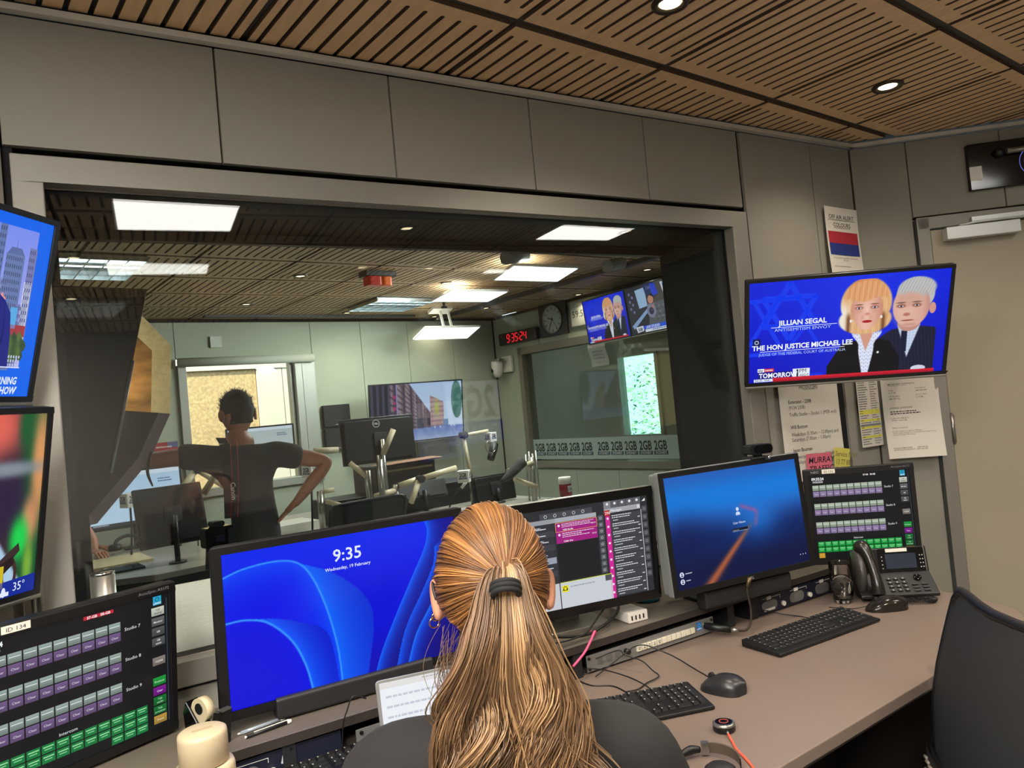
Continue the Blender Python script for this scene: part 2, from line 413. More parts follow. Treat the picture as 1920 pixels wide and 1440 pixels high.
# ------------------------------------------------------------------ slotted timber ceiling tiles, 600 mm grid
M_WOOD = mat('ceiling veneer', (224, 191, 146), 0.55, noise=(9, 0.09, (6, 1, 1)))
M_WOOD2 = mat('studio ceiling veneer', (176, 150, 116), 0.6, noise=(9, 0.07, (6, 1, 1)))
M_GRID = mat('dark ceiling grid', (70, 66, 60), 0.7)
M_SLOT = mat('slot inside', (96, 76, 58), 0.9)
def tile_outline(nslots=11, P=0.6, sx=0.0105, sy=0.0165, m=0.046, wd=0.0125, detail=3):
    """2D tile with round-ended slots running along Y. returns outer loop and slot loops, origin at tile corner"""
    outer = [(sx, sy), (P - sx, sy), (P - sx, P - sy), (sx, P - sy)]
    loops = []; pitch = (P - 2 * sx) / nslots
    for i in range(nslots):
        x = sx + pitch * (i + 0.5); r = wd / 2; y0, y1 = sy + m + r, P - sy - m - r; l = []
        for k in range(detail + 1): t = PI * k / detail; l.append((x + r * math.cos(t), y1 + r * math.sin(t)))
        for k in range(detail + 1): t = PI + PI * k / detail; l.append((x + r * math.cos(t), y0 + r * math.sin(t)))
        loops.append(l)
    return outer, loops
def tile_data(detail):
    outer, loops = tile_outline(detail=detail)
    bm = bmesh.new(); ed = []
    for lp in [outer] + loops:
        vs = [bm.verts.new((x, y, 0)) for x, y in lp]
        ed += [bm.edges.new((a, b)) for a, b in zip(vs, vs[1:] + vs[:1])]
    bmesh.ops.triangle_fill(bm, edges=ed, use_beauty=True)
    bm.verts.index_update()
    V = [tuple(v.co) for v in bm.verts]; F = [[v.index for v in f.verts] for f in bm.faces]
    bd = [[e.verts[0].index, e.verts[1].index] for e in bm.edges if len(e.link_faces) == 1]
    bm.free(); return V, F, bd
def ceiling(name, poly, ix, iy, holes, mt, detail=3, z=CEIL, x0=1.332, y0=1.525, thick=0.014):
    """poly: world outline; tiles are kept where their centre... clipped by convex room outline"""
    V, F, bd = tile_data(detail)
    me = bpy.data.meshes.new(name); bm = bmesh.new()
    for i in range(*ix):
        for j in range(*iy):
            if (i, j) in holes: continue
            ox, oy = x0 + 0.6 * i, y0 + 0.6 * j
            P = [G(ox + v[0], oy + v[1], z) for v in V]
            lo = [bm.verts.new(p) for p in P]; up = [bm.verts.new(p + Vector((0, 0, thick))) for p in P]
            for f in F:
                q = bm.faces.new([lo[k] for k in f]); q.material_index = 0
            for a, b in bd:
                q = bm.faces.new((lo[a], lo[b], up[b], up[a])); q.material_index = 1 if True else 0
    # clip to the outline (convex, counter-clockwise)
    for a, b in zip(poly, poly[1:] + poly[:1]):
        d = Vector((b[0] - a[0], b[1] - a[1], 0)).normalized(); n = Vector((d.y, -d.x, 0))
        bmesh.ops.bisect_plane(bm, geom=bm.verts[:] + bm.edges[:] + bm.faces[:], plane_co=Vector((a[0], a[1], 0)) - n * 0.012, plane_no=n, clear_outer=True)
    # dark backing with grid
    for zz, mi in ((z + thick + 0.001, 2),):
        vs = [bm.verts.new((p[0], p[1], zz)) for p in poly] + [bm.verts.new((p[0], p[1], zz + 0.05)) for p in poly]
        n = len(poly)
        for f in [vs[:n][::-1], vs[n:]] + [(vs[k], vs[(k + 1) % n], vs[n + (k + 1) % n], vs[n + k]) for k in range(n)]:
            q = bm.faces.new(f); q.material_index = mi
    bm.to_mesh(me); bm.free()
    me.materials.append(mt); me.materials.append(M_SLOT); me.materials.append(M_GRID)
    o = bpy.data.objects.new(name, me); COL.objects.link(o); return struct(o)
cpoly = [(LE.x, BK), (RE.x, BK), (RE.x, RE.y), (RC.x, WY), (LC.x, WY), (LE.x, LE.y)]
# pale cornice under the ceiling
def cornice(name, p, d, n, L, mt, z=TOP + .001, t=0.024, h=0.016):
    p = Vector(p); a = p + n * t; b = a + d * L; c = p + d * L
    return struct(MB().prism([(p.x, p.y), (c.x, c.y), (b.x, b.y), (a.x, a.y)], z, z + h).build(name, mt))
cornice('trim_2', (LC.x - .02, WY, 0), X, NY, RC.x - LC.x + .03, M_ALU)
cornice('trim_3', RC, RD, rn, 1.9, M_ALU)
cornice('trim_4', LC, LD, ln, 2.0, M_ALU)

# ------------------------------------------------------------------ window_1: frame, reveal, two panes
win = thing('window_1', None, None, kind='structure')
mb = MB()
for (a, b, c, d) in ((WX0, WX1, IZ1, WZ1), (WX0, WX1, WZ0, IZ0), (WX0, IX0, IZ0, IZ1), (IX1, WX1, IZ0, IZ1)):
    mb.box(a, b, WY - 0.016, WY + 0.03, c, d)
mb.build('window_frame', M_FRAME, win, bevel=0.003)
YF0, YF1 = 2.45, 2.42                       # far edge of the reveal, left and right
mb = MB()
def wall4(a, b, c, d): mb.add([a, b, c, d], [(0, 1, 2, 3)])
o = 0.02
def rv(x0, x1, z0, z1, xa, xb, za, zb): pass
# reveal lining as four thick boards
mb.prism([(IX0 - .03, WY + .03), (IX1 + .03, WY + .03), (IX1 + .03, YF1), (IX0 - .03, YF0)], IZ1, IZ1 + .03)
mb.prism([(IX0 - .03, WY + .03), (IX1 + .03, WY + .03), (IX1 + .03, YF1), (IX0 - .03, YF0)], IZ0 - .03, IZ0)
mb.prism([(IX0 - .03, WY + .03), (IX0, WY + .03), (IX0, YF0), (IX0 - .03, YF0)], IZ0, IZ1)
mb.prism([(IX1, WY + .03), (IX1 + .03, WY + .03), (IX1 + .03, YF1), (IX1, YF1)], IZ0, IZ1)
mb.build('window_reveal', M_METALB, win)
M_PANE = glass_pane('window glass', (0.965, 0.975, 0.97), 1.2)
MB().box(IX0, IX1, WY + .035, WY + .045, IZ0, IZ1).build('glass_pane', M_PANE, win)
mb = MB(Matrix(((1, 0, 0, 0), (0, 1, .0175, -.0175 * 1.5), (0, 0, 1, 0), (0, 0, 0, 1)))); mb.prism([(IX0, YF0 - .06), (IX1, YF0 - .06), (IX1, YF0 - .05), (IX0, YF0 - .05)], IZ0, IZ1); mb.build('glass_pane', M_PANE, win)
# dark sill trim inside the reveal on the studio side
mb = MB(); mb.prism([(IX0, YF0 - .03), (IX1, YF1 - .03), (IX1, YF1), (IX0, YF0)], IZ1 - 0.03, IZ1)
mb.prism([(IX0, YF0 - .03), (IX0 + .03, YF0 - .03), (IX0 + .03, YF0), (IX0, YF0)], IZ0, IZ1 - .03)
mb.build('inner_frame', M_DARK, win)

# ------------------------------------------------------------------ door_1 in the right wall
def Rp(s, z, d=0.0): p = RC + RD * s - RN * d; return Vector((p.x, p.y, z))
def rmat(): return Matrix.Translation(RC) @ Matrix.Rotation(math.atan2(RD.y, RD.x), 4, 'Z')   # local x along wall, -y into the room
door = thing('door_1', None, None, RC, (0, 0, math.atan2(RD.y, RD.x)), kind='structure')
mb = MB()
mb.box(DS0 + .008, DS0 + .058, -0.022, 0.06, 0, DZ); mb.box(DS0 + .008, DS1 - .01, -0.022, 0.06, DZ - .05, DZ)
mb.build('door_frame', M_FRAME, door, bevel=0.003)
MB().box(DS0 + .063, DS1 - .01, -0.006, 0.04, 0.01, DZ - .055).build('door_leaf', M_DOOR, door, bevel=0.002)
for z in (1.22, 0.35):
    mb = MB(); mb.cyl((DS0 + .062, -0.022, z - .06), 0.008, 0.12); mb.cyl((DS0 + .062, -0.022, z - .068), 0.005, 0.136)
    mb.build('hinge', M_STEEL, door)
mb = MB(); mb.box(0.345, 0.64, -0.06, -0.006, 2.038, 2.092); mb.build('closer_body', mat('closer silver', (214, 216, 214), 0.35, metal=0.3), door, bevel=0.003)
mb = MB(); mb.box(0.46, 0.9, -0.036, -0.022, 2.106, 2.128); mb.tube([(0.40, -0.045, 2.095), (0.47, -0.05, 2.102), (0.86, -0.04, 2.105)], 0.005)
mb.build('closer_arm', mat('closer silver', (214, 216, 214), 0.35), door)

# ================================================================== SETTING: studio beyond the glass (grid frame)
SX0, SX1, SY1 = -1.2, 5.3, 7.0
GM = Matrix.Rotation(GA, 4, 'Z')
def gbox(mb, *a): mb.M = GM; mb.box(*a); return mb
def near(x):  # near wall y (grid) at grid x : follows the window wall's back at world y = 2.45
    return (2.452 - x * math.sin(GA)) / math.cos(GA)
spoly_g = [(SX0, near(SX0)), (SX1, near(SX1)), (SX1, SY1), (SX0, SY1)]
spoly = [(G(*p).x, G(*p).y) for p in spoly_g]
struct(MB().prism(spoly, -0.05, 0).build('floor_studio', mat('studio carpet', (48, 46, 44), 0.95)))
# far wall with window opening x 1.85..2.85, z 1.0..2.09
FC = [(-1.2, -0.7), (-0.7, -0.15), (-0.15, 0.4), (0.4, 0.95), (0.95, 1.5), (1.5, 1.8)]
fcells = [(a, b, 0, TOP) for a, b in FC] + [(1.8, 3.06, 2.18, TOP), (1.8, 3.06, 0, 0.95)] + [(a, b, 0, TOP) for a, b in ((3.06, 3.6), (3.6, 4.15), (4.15, 4.72), (4.72, 5.29))]
panelled('wall_studio_far', G(0, SY1 + .012), GX, -GY, fcells, M_WALL2)
# right wall with the glazed opening y 4.40..6.50, z .86..2.06
rcells = [(3.2, 4.33, 0, TOP), (6.56, 6.99, 0, TOP)] + [(a, b, 2.13, TOP) for a, b in ((4.33, 4.9), (4.9, 5.68), (5.68, 6.2), (6.2, 6.56))] + [(a, b, 0, 0.80) for a, b in ((4.33, 4.6), (4.6, 5.2), (5.2, 5.8), (5.8, 6.56))]
panelled('wall_studio_right', G(SX1 + .012, 0), GY, -GX, rcells, M_WALL2)
slab('wall_studio_left', G(SX0, near(SX0))[:2], G(SX0, SY1)[:2], M_WALL2).location = (0, 0, 0)
# near wall of the studio around the window (seen in reflections only)
yb = 2.46
struct(MB().box(-1.5, IX0 - .03, yb, yb + .05, 0, 2.55).box(IX1 + .03, 5.3, yb - .1, yb - .05, 0, 2.55).box(IX0 - .03, IX1 + .03, yb, yb + .03, IZ1 + .03, 2.55).build('wall_studio_near', M_WALL2))
# pale board along the foot of the window, studio side
struct(MB().box(0.04, 1.9, 2.10, 2.115, 0.962, 1.127).build('trim_5', mat('pale apron board', (206, 208, 196), 0.8, bump=(80, 0.4, (0.3, 1, 8)))))
struct(MB().box(0.02, 1.9, 2.44, 2.475, 0.86, 0.97).build('trim_6', mat('grey sill', (70, 70, 68), 0.6)))
# far exterior window
w2 = thing('window_2', None, None, kind='structure')
mb = MB(GM.copy())
Mw = mat('grey window frame', (150, 152, 142), 0.45, metal=0.4)
for b in ((1.80, 1.87, 0.95, 2.12), (2.86, 3.06, 0.95, 2.12), (1.80, 3.06, 0.95, 1.02)): mb.box(b[0], b[1], 6.96, 7.12, b[2], b[3])
mb.build('window_frame', Mw, w2, bevel=0.003)
mb = MB(GM.copy()); mb.box(2.83, 2.86, 7.02, 7.1, 1.02, 2.12); mb.box(2.93, 2.94, 6.955, 6.96, 0.97, 2.12); mb.build('mullion', Mw, w2)
mb = MB(GM.copy()); mb.cyl((1.80, 6.93, 2.14), 0.04, 1.24, 'x'); mb.build('roller_blind', mat('blind fabric', (172, 176, 160), 0.8), w2)
mb = MB(GM.copy()); mb.box(1.87, 2.86, 7.05, 7.056, 1.02, 2.12); mb.build('glass_pane', glass_pane('thin glass', (0.97, 0.98, 0.97)), w2)
# stone facade outside
M_STONE = mat('speckled stone', (214, 186, 132), 0.9, noise=(38, 0.28), bump=(60, 0.5))
M_STONE2 = mat('smooth pale stone', (232, 226, 204), 0.9)
mb = MB(GM.copy()); mb.box(0.2, 3.02, 8.5, 8.7, -0.5, 2.18); mb.k = 1
mb.box(0.2, 3.6, 8.47, 8.7, 2.185, 5.0); mb.box(3.03, 3.32, 8.48, 8.7, -0.5, 2.18); mb.box(3.33, 6.0, 8.48, 8.7, -0.5, 5.0)
tag(mb.build('stone_facade', [M_STONE, M_STONE2]), 'sunlit speckled stone facade seen through the far studio window', 'facade')
struct(MB(GM.copy()).box(-1, 7, 7.2, 9, -0.6, -0.5).build('ground', mat('paving', (150, 145, 130), 0.9)))

# glazed opening in the right wall and the booth behind it
w3 = thing('window_3', None, None, kind='structure')
mb = MB(GM.copy()); x = 5.3
Mf3 = mat('booth window frame', (120, 116, 100), 0.5)
for (y0, y1, z0, z1) in ((4.33, 4.41, .80, 2.13), (6.49, 6.56, .80, 2.13), (4.33, 6.56, 2.05, 2.13), (4.33, 6.56, .80, .87)): mb.box(5.275, 5.42, y0, y1, z0, z1)
mb.build('window_frame', Mf3, w3, bevel=0.003)
MB(GM.copy()).box(5.33, 5.338, 4.41, 6.49, .87, 2.05).build('glass_pane', glass_pane('booth glass', (0.9, 0.96, 0.92), 1.2), w3)
# booth shell
M_BO = mat('booth wall fabric', (124, 124, 108), 0.9)
struct(MB(GM.copy()).box(5.42, 9.0, 9.6, 9.65, 0, 2.55).build('wall_booth_left', M_BO))
struct(MB(GM.copy()).box(5.42, 7.6, 4.0, 4.05, 0, 2.55).build('wall_booth_right', M_BO))
mb = MB(GM.copy()); bx = 7.6
for (y0, y1, z0, z1) in ((4.0, 6.55, 0, 2.55), (7.3, 9.65, 0, 2.55), (6.55, 7.3, 2.06, 2.55), (6.55, 7.3, 0, 0.9)): mb.box(bx, bx + .08, y0, y1, z0, z1)
struct(mb.build('wall_booth_far', M_BO))
struct(MB(GM.copy()).box(5.4, 7.7, 4.0, 9.65, 2.5, 2.55).build('ceiling_booth', mat('booth ceiling', (120, 105, 84), 0.8)))
struct(MB(GM.copy()).box(5.4, 7.7, 4.0, 9.65, -0.05, 0).build('floor_booth', MATS['studio carpet']))
w4 = thing('window_4', None, None, kind='structure')
mb = MB(GM.copy())
for (y0, y1, z0, z1) in ((6.55, 6.60, .9, 2.06), (7.25, 7.3, .9, 2.06), (6.55, 7.3, 2.01, 2.06), (6.55, 7.3, .9, .95)): mb.box(bx - .03, bx + .1, y0, y1, z0, z1)
mb.build('window_frame', Mf3, w4)
MB(GM.copy()).box(bx + .04, bx + .046, 6.6, 7.25, .95, 2.01).build('glass_pane', glass_pane('outer glass', (0.72, 0.96, 0.86)), w4)
# ------------------------------------------------------------------ ceilings
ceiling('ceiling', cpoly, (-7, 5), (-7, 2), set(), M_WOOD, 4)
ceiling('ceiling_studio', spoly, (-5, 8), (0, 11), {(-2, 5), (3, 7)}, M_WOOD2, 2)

struct(MB().prism([(-2.1, -2.1), (8.3, -2.1), tuple(G(8.3, SY1 + .1))[:2], tuple(G(-2.1, SY1 + .1))[:2]], 2.62, 2.7).build('leak_block_roof', M_VOID))  # unseen slab added over both rooms to keep sky light out
for q in (((-2.1, -2.1), (8.3, -2.1)), ((-2.1, -2.1), tuple(G(-2.1, SY1))[:2]), ((8.3, -2.1), (8.3, 3.6)), ((5.0, 2.35), (8.3, 3.6))):
    slab('leak_block_wall', q[0], q[1], M_VOID, -.1, 2.68)  # unseen slabs added to block sky light leaking past the walls
slab('leak_block_wall', tuple(G(1.78, SY1 + .06))[:2], tuple(G(-2.1, SY1 + .06))[:2], M_VOID, -.1, 2.68)  # more added slabs, stopping light leaks behind the studio's far wall
slab('leak_block_wall', tuple(G(5.5, SY1 + .06))[:2], tuple(G(3.07, SY1 + .06))[:2], M_VOID, -.1, 2.68)
slab('leak_block_wall', tuple(G(3.07, SY1 + .06))[:2], tuple(G(1.78, SY1 + .06))[:2], M_VOID, 2.19, 2.68)
# ------------------------------------------------------------------ lamps of the rooms
M_LAMP = emis('warm lamp glow', (255, 236, 190), 14.0)
M_LAMP2 = emis('studio lamp glow', (255, 232, 180), 6.0)
M_LED = emis('white led panel', (242, 252, 250), 2.4)
def downlight(loc, label, group=None, power=0.0, glow=None, r=0.047, col=(1.0, 0.87, 0.70), spot=140):
    t = thing('downlight', label, 'ceiling light', loc, (0, 0, GA), group)
    mb = MB(); mb.lathe([(r * 0.62, 0.004), (r * .70, -0.006), (r, -0.010), (r + .004, -0.004), (r + .004, 0.0)], 32); mb.build('bezel', mat('dark bronze ring', (70, 62, 52), 0.35, metal=0.6), t)
    MB().cyl((0, 0, -0.003), r * 0.62, 0.003, n=28).build('lamp_lens', glow or M_LAMP, t)
    if power:
        l = bpy.data.lights.new('downlight_beam', 'SPOT'); l.energy = power; l.color = col; l.spot_size = math.radians(spot); l.spot_blend = 0.8; l.shadow_soft_size = 0.03
        lo = bpy.data.objects.new('downlight_beam', l); COL.objects.link(lo); lo.parent = t; lo.location = (0, 0, -0.02)
    return t
CZ = CEIL
downlight((1.49, 1.42, CZ), 'round downlight cut by the top edge of the picture in the timber ceiling', None, 17)
downlight((2.683, 1.545, CZ), 'round downlight glowing in the slotted timber ceiling near the right corner', None, 9, r=0.05)
for x, y, p in ((1.77, 0.33, 26), (0.35, 1.15, 16), (0.2, -0.6, 20), (2.4, -0.7, 20), (3.2, 0.5, 18)):
    downlight((x, y, CZ), 'round downlight in the timber ceiling behind the viewer', 'downlights behind the viewer', p)
def led_panel(name, loc, rot, wd, dp, label, cat, power, group=None, col=(0.93, 1.0, 0.97), th=0.02, strength=None):
    t = thing(name, label, cat, loc, rot, group)
    mb = MB(); mb.box(-wd / 2 - .01, wd / 2 + .01, -dp / 2 - .01, dp / 2 + .01, 0.002, th); mb.build('light_housing', M_WHITE, t)
    MB().box(-wd / 2, wd / 2, -dp / 2, dp / 2, -0.002, 0.002).build('diffuser', strength or M_LED, t)
    if power:
        l = bpy.data.lights.new('panel_light', 'AREA'); l.shape = 'RECTANGLE'; l.size = wd; l.size_y = dp; l.energy = power; l.color = col
        lo = bpy.data.objects.new('panel_light', l); COL.objects.link(lo); lo.parent = t; lo.location = (0, 0, -0.01)
    return t
M_LEDR = emis('white room panel', (250, 246, 238), 15.0)
M_FILL = emis('added fill panel', (255, 250, 242), 88.0)
for x, y in ((-.72, .35), (-.78, -.9)): led_panel('ceiling_panel_light', (x, y, CZ - .006), (0, 0, GA), 0.56, 0.56, 'unseen white ceiling panel added to brighten the control room', 'ceiling light', 0, 'added fill panels', strength=M_FILL)  # unseen fill panels added to brighten the walls and ceiling
led_panel('ceiling_panel_light', (0.592, 0.36, CZ - .006), (0, 0, GA), 0.51, 0.51, 'square white ceiling panel mirrored at the upper left of the studio glass', 'ceiling light', 0, strength=M_LEDR)
led_panel('ceiling_panel_light', (2.94, 0.47, CZ - .006), (0, 0, GA), 0.53, 0.42, 'square white ceiling panel mirrored at the upper right of the studio glass', 'ceiling light', 0, strength=M_LEDR)
# studio light bars on the dark track
for (gx, gy, z, wd, dp, tilt, lb) in ((3.56, 4.12, 2.425, 0.57, 0.25, -0.19, 'nearest of the three bright light bars under the studio ceiling'),
                                     (3.67, 5.12, 2.435, 0.55, 0.31, -0.1, 'middle of the three bright light bars under the studio ceiling'),
                                     (4.11, 6.17, 2.26, 0.60, 0.26, -0.3, 'lowest bright light bar hanging from white brackets before the far wall')):
    t = led_panel('light_bar', G(gx, gy, z), (tilt, 0, GA - .05), wd, dp, lb, 'studio light', 22 if z > 2.43 else (30 if z > 2.3 else 3), 'hanging studio light bars')
    [c for c in t.children if c.type == 'LIGHT'][0].rotation_euler = (math.radians(25), math.radians(40), 0)
    if True:
        mb = MB(); hh = CEIL - z
        for dx in (-0.03, 0.06): mb.box(dx, dx + .02, -0.01, .01, 0.02, hh + .012)
        if z < 2.3: mb.box(-.12, .1, -.06, .06, hh - .03, hh + .0); mb.build('hanging_bracket', M_WHITE, t)
struct(MB(GM.copy() @ Matrix.Translation((4.45, 5.4, 0)) @ Matrix.Rotation(math.radians(-1), 4, 'Z')).box(-.03, .03, -1.75, 1.5, CEIL - .035, CEIL - .002).build('trim_7', M_DARK))
struct(MB(GM.copy()).box(2.0, 4.1, 6.72, 6.82, CEIL - .02, CEIL - .001).build('trim_8', M_DARK))
dls = [(2.13, 4.95, 'nearest studio downlight left of the red beacon'), (2.16, 6.15, 'studio downlight above the far window'), (3.27, 6.59, 'studio downlight beside the far louvre fitting'),
       (4.41, 6.84, 'studio downlight close above the far wall'), (4.67, 6.25, 'studio downlight right of the lowest light bar'), (4.87, 4.22, 'studio downlight above the two wall screens'),
       (5.18, 5.40, 'studio downlight above the left edge of the wall screens'), (3.39, 5.03, 'studio downlight between beacon and light bars')]
for x, y, lb in dls: downlight(G(x, y, CZ), lb, 'studio downlights', 5, M_LAMP2)
# louvre fittings
M_LOUV = mat('mirror louvre', (205, 214, 214), 0.18, metal=1.0)
M_TUBE = emis('fluorescent tube', (225, 240, 245), 2.5)
def louvre(gx, gy, label, power, wx=0.575, wy=0.575):
    t = thing('louvre_light', label, 'ceiling light', G(gx, gy, CZ - .034), (0, 0, GA), 'louvre lights in the studio ceiling')
    mb = MB(); w = wx / 2; d = wy / 2
    for i in range(7): x = -w + wx * i / 6; mb.box(x - .004, x + .004, -d, d, 0.0, 0.03)
    for j in range(5): y = -d + wy * j / 4; mb.box(-w, w, y - .004, y + .004, 0.0, 0.03)
    mb.build('louvre_grid', M_LOUV, t)
    mb = MB(); mb.box(-w, w, -d, d, 0.031, 0.034); mb.build('reflector', M_LOUV, t)
    l = bpy.data.lights.new('tube_glow', 'AREA'); l.size = .5; l.energy = power; l.color = (.9, 1, .93); lo = bpy.data.objects.new('tube_glow', l); COL.objects.link(lo); lo.parent = t; lo.location = (0, 0, -.01)
    for k in (-1, 0, 1): mb = MB(); mb.cyl((-w, k * .16, 0.020), 0.007, wx, 'x', 10); mb.build('tube', M_TUBE, t)
louvre(.775, 4.83, 'chrome louvre light at the left end of the studio ceiling', 3)
louvre(1.332 + 2.1, 1.525 + 4.5, 'chrome louvre light above the television on the far wall', 7)

# ------------------------------------------------------------------ tree outside the booth window
M_LEAF = mat('bright foliage', (170, 214, 150), 0.6, noise=(5, 0.5)); M_LEAF2 = mat('dark foliage', (40, 84, 60), 0.6)
t = thing('leafy_tree', 'sunlit green tree outside the bright booth window', 'tree', G(11.0, 9.9, -1.1), (0, 0, 0))
mb = MB(); mb.tube([(1, 0, 0), (0.9, 0, 1.2), (.7, .1, 2.4), (.5, 0, 3.0)], [0.12, 0.1, 0.07, 0.03]); mb.build('trunk', mat('bark', (70, 58, 46), 0.9), t)
mb = MB(); r = random.Random(3)
for i in range(3600):
    a, b = r.uniform(0, 2 * PI), math.acos(r.uniform(-1, 1)); R = 1.7 * r.random() ** .4
    c = Vector((R * math.sin(b) * math.cos(a), R * math.sin(b) * math.sin(a), 2.2 + R * 1.1 * math.cos(b)))
    u = Vector((r.gauss(0, 1), r.gauss(0, 1), r.gauss(0, 1))).normalized(); v = u.orthogonal().normalized(); s = r.uniform(.03, .07)
    mb.k = 0 if r.random() < .7 else 1
    mb.add([c - u * s, c + v * s * .4, c + u * s, c - v * s * .4], [(0, 1, 2, 3)])
mb.build('foliage', [M_LEAF, M_LEAF2], t)

# ================================================================== DESK of the control room
DZT = 0.75
desk = thing('control_desk', 'long taupe laminate control desk below the studio window', 'desk', (0, 0, 0))
dpts = [(-0.68, 1.27), (-0.2, 1.29), (0.78, 1.25), (0.93, 1.20), (1.00, 1.08), (1.10, 1.03), (1.17, 1.033), (1.906, 1.088), (2.36, 1.125), (2.44, 1.19), (2.50, 1.36), (2.50, 1.44), (2.72, 1.62), (2.80, 1.78), (2.72, 2.0), (0.0, 1.97)]
MB().prism(dpts, DZT - .028, DZT).build('desktop', M_DESK, desk, bevel=0.0025)
mb = MB(); mb.prism([(x, y + (.004 if y < 1.5 else -.004)) for x, y in dpts], DZT - .034, DZT - .028); mb.build('edge_band', M_EDGE, desk)
mb = MB(); mb.box(-.6, 2.6, 1.75, 1.78, 0.05, DZT - .034); mb.build('modesty_panel', M_EDGE, desk)
for x, y in ((0.02, 1.4), (1.2, 1.3), (2.3, 1.3)): mb = MB(); mb.box(x - .03, x + .03, y, 1.75, 0.0, DZT - .034); mb.build('support', M_EDGE, desk)
# raised shelf
hut = thing('monitor_shelf', 'raised shelf along the back of the desk carrying the monitors', 'shelf', (0, 0, DZT))
SZ0, SZ1, SYF = 0.068, 0.090, 1.692
MB().box(-0.15, 2.30, SYF, 1.985, SZ0, SZ1).build('shelf_board', M_SHELF, hut, bevel=0.002)
MB().box(-0.15, 2.30, SYF - .002, SYF, SZ0 + .001, SZ1 - .001).build('front_edge', M_EDGE, hut)
for x in (-0.14, 0.39, 0.62, 1.165, 1.76, 1.865, 2.27):
    MB().box(x, x + .028, SYF + .004, 1.97, 0, SZ0).build('upright', M_DARK, hut)
MB().box(-0.12, 2.28, 1.9, 1.92, 0, SZ0).build('back_panel', M_VOID, hut)
# ================================================================== screens
def rmono(c, yaw, tilt): return Vector(c), (math.radians(-tilt), 0, math.radians(yaw))
def monitor(name, label, c, yaw, tilt, w, h, bez, canvas, stand='foot', base_z=None, rc=0.012, mat_b=None, mat_s=None, depth=0.03, cat='monitor', group=None, lipmat=None):
    """w,h outer size; bez (l, r, t, b). The Empty sits at the foot on base_z."""
    yr, tr = math.radians(yaw), math.radians(-tilt)
    n = Vector((math.sin(yr), -math.cos(yr), 0))
    bz = base_z if base_z is not None else c[2] - h / 2
    foot = Vector((c[0], c[1], bz)) - n * 0.05
    t = thing(name, label, cat, foot, (0, 0, yr), group)
    L = Matrix.Rotation(-yr, 4, 'Z') @ Matrix.Translation(-foot)      # world to local
    cl = L @ Vector(c)
    Mx = Matrix.Translation(cl) @ Matrix.Rotation(tr, 4, 'X')
    mb_ = mat_b or M_BLACK
    m = MB(Mx); m.rbox(-w / 2, w / 2, 0.0, depth * .45, -h / 2, h / 2, rc); m.rbox(-w / 2 + .004, w / 2 - .004, depth * .45, depth, -h / 2 + .004, h / 2 - .004, rc)
    m.build('casing', mat_s or mb_, t, bevel=0.002)
    # bezel ring proud of the glass
    sw0, sw1, sh0, sh1 = -w / 2 + bez[0], w / 2 - bez[1], -h / 2 + bez[3], h / 2 - bez[2]
    m = MB(Mx)
    for (a, b, cc, d) in ((-w / 2, w / 2, sh1, h / 2), (-w / 2, w / 2, -h / 2, sh0), (-w / 2, sw0, sh0, sh1), (sw1, w / 2, sh0, sh1)):
        e = 0.0015
        m.box(a + e if a < -w / 2 + .001 else a, b - e if b > w / 2 - .001 else b, -0.0035, 0.0, cc + e if cc < -h / 2 + .001 else cc, d - e if d > h / 2 - .001 else d)
    m.build('bezel', mb_, t, bevel=0.0012)
    cv = canvas(sw1 - sw0, sh1 - sh0)
    o = cv.build('screen_image', M_SCREEN, t)
    o.matrix_local = Mx @ Matrix.Translation(((sw0 + sw1) / 2, -0.0004, (sh0 + sh1) / 2))
    if stand == 'foot':
        m = MB(); m.rbox(-.11, .11, -.02, .15, 0, 0.012, .02, 'z'); m.build('stand_base', mb_, t, bevel=.002)
        m = MB(); m.box(-.03, .03, .08, .11, 0.012, max(cl.z, .1)); m.build('stand_neck', mb_, t, bevel=.002)
    return t, Mx
